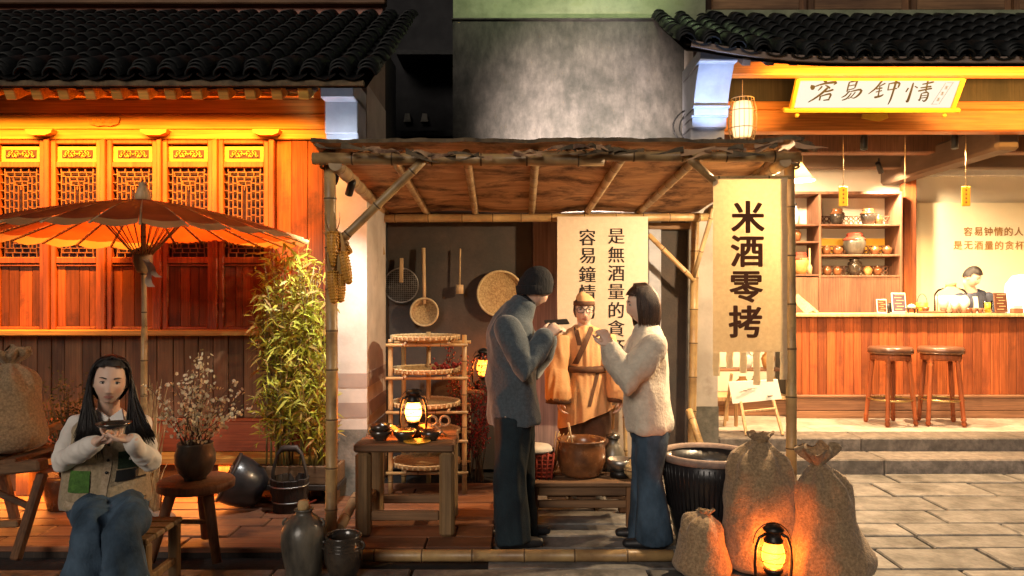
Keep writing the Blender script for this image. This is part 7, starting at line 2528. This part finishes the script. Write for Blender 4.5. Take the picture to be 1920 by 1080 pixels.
m_ = MB(); shell(m_, fr, .007, lambda p: p.y < .028 and p.z > -.055 and not (abs(p.x) > .062 and p.z < .01 and p.y > -.02)); m_.build("hair", M['hair'], pm)
zcut = pz(551, 4.68)
m_ = MB(); shell(m_, fr, .016, lambda p: fr.w(p).z > zcut + (.0), lambda p: Vector((p.x * 1.06, p.y * 1.05, p.z * 1.10 + (.012 if p.z > .06 else 0))), 44, 64)
bn_ = m_.build("knit_cap", M['beanie'], pm)
m_ = MB()
zt_ = zcut + .028
m_.tube([Vector((fr.c.x - .008, fr.c.y, z_)) for z_ in (zcut - .006, zcut + .004, zcut + .05, zcut + .056)], [(.103, .092), (.108, .097), (.112, .10), (.10, .09)], 30, caps=False, side=Vector((fr.f.x, fr.f.y, 0))); m_.build("cap_cuff", M['beanie'], bn_)
m_ = MB()
m_.tube([W(985, 563, 4.69), W(979, 575, 4.69), W(969, 590, 4.69), W(962, 604, 4.69), W(956, 630, 4.69), W(957, 690, 4.69), W(960, 745, 4.69), W(964, 793, 4.69)],
        [(.070, .072), (.080, .076), (.130, .086), (.185, .108), (.210, .128), (.213, .136), (.218, .142), (.226, .148)], 30, side=side)
for sh_, el_, wr_ in A:
    m_.capsule([sh_ + Vector((0, 0, .0)), sh_.lerp(el_, .5), el_, el_.lerp(wr_, .5), el_.lerp(wr_, .92)], [.076, .076, .073, .062, .054], 16)
coat, cbv = garment(m_, .011, .017, 4.2, 12.0, "wool_coat", M['coat'], pm, 7)
m_ = MB(); m_.tube([W(992, 558, 4.69), W(985, 566, 4.69), W(978, 580, 4.69)], [(.060, .060), (.064, .066), (.075, .072)], 22, side=side); m_.build("roll_neck", M['beanie'], pm)
m_ = MB()
for (a, b, c) in LEGS:
    m_.tube([W(*a), W(*a).lerp(W(*b), .5), W(*b), W(*b).lerp(W(*c), .5), W(c[0], c[1] + 7, c[2])], [.112, .105, .098, .098, .104], 20)
garment(m_, .010, .014, 6, 15.0, "trousers", M['denim_dark'], pm, 3, (1.2, 1, .4))
for (a, b, c) in LEGS:
    q = W(*c); q.z = .042
    m_ = MB(); m_.capsule([q + Vector((-.06, -.01, 0)), q + Vector((.05, .01, .0)), q + Vector((.17, .03, -.008))], [(.045, .040), (.046, .038), (.038, .028)], 14, side=(0, 1, 0)); m_.build("shoe", M['shoe'], pm)
m_ = MB(); m_.box(W(1044, 604, 4.64), (.150, .075, .010), (R(20), R(-3), R(8)), .004)
tag(m_.build("mobile_phone", M['black']), "dark mobile phone held flat in the coated man's hands", "phone")

# ------------------------------------------------------------------ woman in the white sweater
pf = thing("person", "woman with a brown bob in a white sweater and flared jeans facing the man", "person", (pxx(1218, 4.65), 4.65, 0))
fr = Frame(W(1202, 571, 4.65), (-.97, -.04, -.08), (0, 0, 1), .96)
m_ = MB()
add_head(m_, fr)
nb_ = W(1211, 618, 4.65)
m_.capsule([fr.w((0, -.025, -.07)), nb_.lerp(fr.w((0, -.02, -.08)), .5), nb_], [.047, .047, .055], 16)
side = Vector((.32, .94, 0))
hipc = W(1220, 785, 4.66)
m_.capsule([nb_, W(1213, 645, 4.65), W(1213, 710, 4.65), hipc], [(.065, .05), (.14, .08), (.135, .095), (.16, .12)], 18, side=side)
A = [(W(1226, 650, 4.47), W(1176, 716, 4.41), W(1145, 650, 4.50)), (W(1200, 648, 4.83), W(1160, 700, 4.85), W(1138, 644, 4.76))]
for sh_, el_, wr_ in A:
    m_.capsule([sh_, sh_.lerp(el_, .5), el_, el_.lerp(wr_, .5), wr_], [.036, .034, .030, .027, .026], 12)
hand(m_, A[0][2], (-.32, .18, .72), (-.5, .8, .0), (-.4, 0, .9), .95, .75)
hand(m_, A[1][2], (-.25, -.15, .75), (-.5, -.8, .0), (-.4, 0, .9), .95, .75)
LEGS = [((1222, 800, 4.57), (1219, 895, 4.56), (1227, 1006, 4.57)), ((1216, 800, 4.76), (1210, 895, 4.77), (1211, 1003, 4.78))]
for (a, b, c) in LEGS:
    m_.capsule([W(*a), W(*b), W(*c)], [.085, .058, .04], 12)
    q = W(*c); q.z = .042
    m_.capsule([q + Vector((.03, 0, 0)), q + Vector((-.14, .02, -.01))], [.034, .028], 10)
finish_body(m_, fr, .006, pf, SKIN, LIPS)
face_parts(fr, pf)
m_ = MB()
shell(m_, fr, .016, lambda p: (p.y < .020 and p.z > -.09) or p.z > .062 or (abs(p.x) > .058 and p.z > -.06 and p.y < .050),
      lambda p: Vector((p.x * 1.08, p.y * (1.14 if p.y < 0 else 1.02), p.z * 1.04)))
hb2 = m_.build("hair", M['hair_brown'], pf)
m_ = MB()
paths = []
for k in range(620):
    an = random.uniform(R(-58), R(238)) + PI
    # angle round the head, face at +Y local left free
    a_ = random.uniform(R(142), R(398))
    x_, y_ = math.cos(a_), math.sin(a_)
    if y_ > .34: continue
    top = fr.w((x_ * .035, y_ * .05 + .012, .141))
    m1 = fr.w((x_ * .108, y_ * .135, .085))
    m2 = fr.w((x_ * .112, y_ * .138, -.03))
    e = fr.w((x_ * .088 + random.gauss(0, .004), y_ * .110 + .008, -.128 + random.gauss(0, .010)))
    paths.append([top, m1, m2, fr.w((x_ * .102, y_ * .124, -.10)), e])
strands(m_, paths, .0040, 4)
m_.build("hair_locks", M['hair_brown'], pf)
m_ = MB()
m_.tube([W(1209, 606, 4.65), W(1212, 619, 4.65), W(1214, 636, 4.65), W(1213, 665, 4.65), W(1212, 710, 4.65), W(1214, 755, 4.65), W(1218, 795, 4.65), W(1218, 806, 4.65)],
        [(.066, .060), (.115, .075), (.165, .10), (.190, .125), (.192, .130), (.205, .140), (.212, .146), (.198, .138)], 30, side=side)
for sh_, el_, wr_ in A:
    m_.capsule([sh_, sh_.lerp(el_, .5), el_, el_.lerp(wr_, .5), el_.lerp(wr_, .90)], [.080, .084, .083, .068, .050], 16)
garment(m_, .010, .012, 5.0, 18.0, "sweater", M['sweater'], pf, 7)
m_ = MB()
m_.capsule([hipc, W(1219, 805, 4.66)], [(.155, .12), (.16, .125)], 18, side=side)
for (a, b, c) in LEGS:
    m_.tube([W(*a), W(*a).lerp(W(*b), .5), W(*b), W(*b).lerp(W(*c), .5), W(c[0], c[1] + 9, c[2])], [.098, .092, .078, .090, .112], 20)
garment(m_, .010, .010, 7, 22.0, "flared_jeans", M['denim'], pf, 3, (1.2, 1, .4))
for (a, b, c) in LEGS:
    q = W(*c); q.z = .040
    m_ = MB(); m_.capsule([q + Vector((.05, 0, 0)), q + Vector((-.05, .01, 0)), q + Vector((-.17, .02, -.006))], [(.04, .038), (.042, .036), (.034, .026)], 14, side=(0, 1, 0)); m_.build("shoe", M['shoe'], pf)

# ------------------------------------------------------------------ robed performer
pr = thing("person", "performer in an orange tan robe, cloth cap and glasses standing behind the pot", "person", (pxx(1096, 5.62), 5.62, 0))
fr = Frame(W(1095, 580, 5.58), (0, -1, -.03), (0, 0, 1), .98)
m_ = MB()
add_head(m_, fr)
nb_ = W(1095, 622, 5.64)
m_.capsule([fr.w((0, -.022, -.07)), nb_.lerp(fr.w((0, -.02, -.08)), .5), nb_], [.05, .05, .058], 16)
hipc = W(1097, 755, 5.64)
m_.capsule([nb_, W(1095, 640, 5.64), W(1096, 690, 5.64), hipc], [(.10, .06), (.17, .09), (.13, .10), (.15, .12)], 18, side=(1, 0, 0))
A = [(W(1055, 640, 5.62), W(1042, 695, 5.58), W(1047, 745, 5.50)), (W(1137, 640, 5.62), W(1156, 695, 5.58), W(1163, 742, 5.50))]
for k, (sh_, el_, wr_) in enumerate(A):
    m_.capsule([sh_, el_, wr_], [.038, .034, .028], 12)
    hand(m_, wr_, ((.1, -.15, -1), (.0, -.15, -1))[k], ((1, 0, 0), (-1, 0, 0))[k], (0, -1, 0), .95, .5)
for dx in (-.09, .09):
    m_.capsule([hipc + Vector((dx, 0, 0)), Vector((hipc.x + dx, 5.64, .45)), Vector((hipc.x + dx, 5.66, .08))], [.08, .06, .042], 12)
    m_.capsule([Vector((hipc.x + dx, 5.66, .045)), Vector((hipc.x + dx, 5.50, .035))], [.036, .03], 10)
finish_body(m_, fr, .006, pr, tuple(min(1, x * 1.05) for x in SKIN), LIPS)
face_parts(fr, pr)
for s in (-1, 1):
    m_ = MB()
    q = Matrix((fr.r, fr.f, fr.u)).transposed()
    pts = []
    for k in range(21):
        a = 2 * PI * k / 20
        ca, sa = math.cos(a), math.sin(a)
        ca = math.copysign(abs(ca) ** .65, ca); sa = math.copysign(abs(sa) ** .65, sa)
        pts.append(fr.w((s * .034 + .0255 * ca, .100 - .004 * abs(s * .034 + .0255 * ca) / .03, -.002 + .0195 * sa)))
    m_.tube(pts, .0026, 6)
    m_.tube([fr.w((s * .058, .094, .006)), fr.w((s * .078, .06, .006)), fr.w((s * .08, .0, .0))], .0025, 6)
    if s == 1: m_.tube([fr.w((-.010, .100, .004)), fr.w((0, .103, .006)), fr.w((.010, .100, .004))], .0025, 6)
    m_.build("spectacle_rim", M['black'], pr)
m_ = MB(); shell(m_, fr, .008, lambda p: (p.y < .02 and p.z > -.07) or (abs(p.x) > .055 and p.y < .05 and p.z > -.05)); m_.build("hair", M['hair'], pr)
m_ = MB(); shell(m_, fr, .014, lambda p: p.z > .034, lambda p: Vector((p.x * .97 + .005 * math.sin(p.z * 70), p.y * .96, p.z * 1.04 + .005 * math.sin(p.x * 60)))); cp = m_.build("cloth_cap", M['robe'], pr)
m_ = MB(); m_.tube([fr.w((0, 0, z_)) for z_ in (.030, .034, .062, .066)], [(.078, .096), (.082, .101), (.080, .098), (.074, .092)], 30, caps=False, side=fr.r); m_.build("cap_band", M['robe_trim'], cp)


def robe_hem(v):
    line = pz(806, 5.5) + (v.co.x - pxx(1050, 5.5)) / (pxx(1152, 5.5) - pxx(1050, 5.5)) * (pz(768, 5.5) - pz(806, 5.5))
    if v.co.z < line and v.co.y < 5.66: v.co.z = line


m_ = MB()
m_.tube([W(1095, 610, 5.64), W(1095, 619, 5.64), W(1095, 632, 5.64), W(1096, 660, 5.64), W(1097, 690, 5.63), W(1097, 730, 5.63), W(1098, 775, 5.63), W(1099, 806, 5.63)],
        [(.062, .058), (.13, .08), (.178, .105), (.172, .12), (.148, .118), (.180, .135), (.205, .150), (.215, .158)], 32, side=(1, 0, 0))
robe, rbv = garment(m_, .010, .016, 5.0, 30.0, "robe", M['robe'], pr, 2, (2.0, 1, .25), robe_hem)
m_ = MB()
for sh_, el_, wr_ in A:
    m_.tube([sh_ + Vector((0, 0, .035)), sh_.lerp(el_, .3), el_, wr_ + Vector((0, 0, .02)), wr_ + Vector((0, 0, -.015))], [.062, .078, .085, .092, .094], 20)
garment(m_, .009, .014, 6.5, 33.0, "robe_sleeves", M['robe'], pr, 2, (1.6, 1, .3))
for sh_, el_, wr_ in A:
    m_ = MB(); m_.tube([wr_ + Vector((0, 0, .002)), wr_ + Vector((0, 0, -.04))], [.092, .096], 22); m_.build("sleeve_cuff", M['robe_trim'], pr)
m_ = MB(); m_.tube([W(1097, 684, 5.63), W(1097, 686, 5.63), W(1097, 695, 5.63), W(1097, 697, 5.63)], [(.160, .128), (.174, .144), (.176, .146), (.162, .13)], 32, side=(1, 0, 0)); m_.build("belt", M['robe_trim'], pr)
drape(rbv, band_rows([(1112 - 3.3 * k, 613 + 7.0 * k) for k in range(11)], 11, 5.5), .006).build("crossed_collar", M['robe_trim'], robe)
drape(rbv, band_rows([(1080 + 1.5 * k, 613 + 7.0 * k) for k in range(6)], 9, 5.5), .004).build("under_collar", M['robe_trim'], robe)
drape(rbv, band_rows([(1122 - 2.2 * k, 698 + 8 * k) for k in range(9)], 7, 5.5), .006).build("front_edge", M['robe_trim'], robe)
m_ = MB()
for dx in (-.09, .09):
    m_.tube([hipc + Vector((dx, .02, 0)), Vector((hipc.x + dx, 5.65, .45)), Vector((hipc.x + dx, 5.66, .06))], [.11, .10, .085], 18)
garment(m_, .012, .012, 6, 36.0, "trousers", M['robe_trim'], pr, 2, (1.5, 1, .4))
for dx in (-.09, .09):
    m_ = MB(); m_.capsule([Vector((hipc.x + dx, 5.69, .045)), Vector((hipc.x + dx, 5.48, .037))], [(.045, .04), (.04, .03)], 14, side=(1, 0, 0)); m_.build("shoe", M['shoe'], pr)

# ------------------------------------------------------------------ barista behind the counter
pb = thing("person", "barista with short black hair and a blue grey vest behind the counter", "person", (pxx(1826, 8.72), 8.72, .25))
fr = Frame(W(1823, 520, 8.62), (.50, -.80, -.34), (0, 0, 1), .98)
m_ = MB()
add_head(m_, fr)
nb_ = W(1824, 552, 8.70)
m_.capsule([fr.w((0, -.03, -.07)), nb_], [.052, .062], 14)
hipc = Vector((nb_.x, 8.76, 1.12))
m_.capsule([nb_, W(1826, 562, 8.72), W(1826, 600, 8.74), hipc], [(.09, .06), (.15, .08), (.14, .10), (.14, .11)], 18, side=(.9, .4, 0))
A = [(W(1800, 560, 8.70), W(1794, 588, 8.62), W(1815, 590, 8.44)), (W(1854, 558, 8.70), W(1864, 588, 8.62), W(1840, 592, 8.44))]
for sh_, el_, wr_ in A:
    m_.capsule([sh_, el_, wr_], [.05, .042, .028], 12)
    hand(m_, wr_, (.1, -.9, .0), (0, 0, -1), (0, 0, 1), .95, .5)
for dx in (-.09, .09):
    m_.capsule([hipc + Vector((dx, 0, 0)), Vector((hipc.x + dx, 8.76, .70)), Vector((hipc.x + dx, 8.76, .32))], [.08, .06, .042], 12)
finish_body(m_, fr, .008, pb, SKIN, LIPS)
face_parts(fr, pb)
m_ = MB(); shell(m_, fr, .012, lambda p: (p.z > .058) or (p.y < .0 and p.z > -.01 - .5 * max(0, -p.y - .05)) or (abs(p.x) > .06 and p.z > .0 and p.y < .03), lambda p: Vector((p.x * 1.03, p.y * 1.04, p.z * (1.10 if p.z > 0 else 1)))); m_.build("hair", M['hair'], pb)
m_ = MB()
m_.tube([W(1824, 545, 8.71), W(1825, 552, 8.72), W(1826, 566, 8.73), W(1826, 600, 8.74), Vector((hipc.x, 8.76, 1.10))], [(.075, .065), (.16, .09), (.20, .125), (.19, .14), (.19, .145)], 24, side=(.9, .4, 0))
v_, vbv = garment(m_, .011, .012, 7, 40, "vest", M['vest_blue'], pb)
m_ = MB()
for sh_, el_, wr_ in A:
    m_.capsule([sh_, el_, el_.lerp(wr_, .8)], [.064, .06, .045], 14)
garment(m_, .010, .010, 9, 42, "shirt_sleeves", M['vest_blue'], pb)
drape(vbv, band_rows([(1829 - .2 * k, 556 + 5 * k) for k in range(8)], 9, 8.6), .006).build("shirt_front", M['shirt'], pb)
m_ = MB()
for dx in (-.09, .09):
    m_.tube([hipc + Vector((dx, 0, .02)), Vector((hipc.x + dx, 8.76, .70)), Vector((hipc.x + dx, 8.76, .30))], [.11, .09, .08], 14)
m_.build("trousers", M['denim_dark'], pb)
for dx in (-.09, .09):
    m_ = MB(); m_.capsule([Vector((hipc.x + dx, 8.79, .29)), Vector((hipc.x + dx, 8.60, .285))], [(.044, .038), (.04, .03)], 12, side=(1, 0, 0)); m_.build("shoe", M['shoe'], pb)
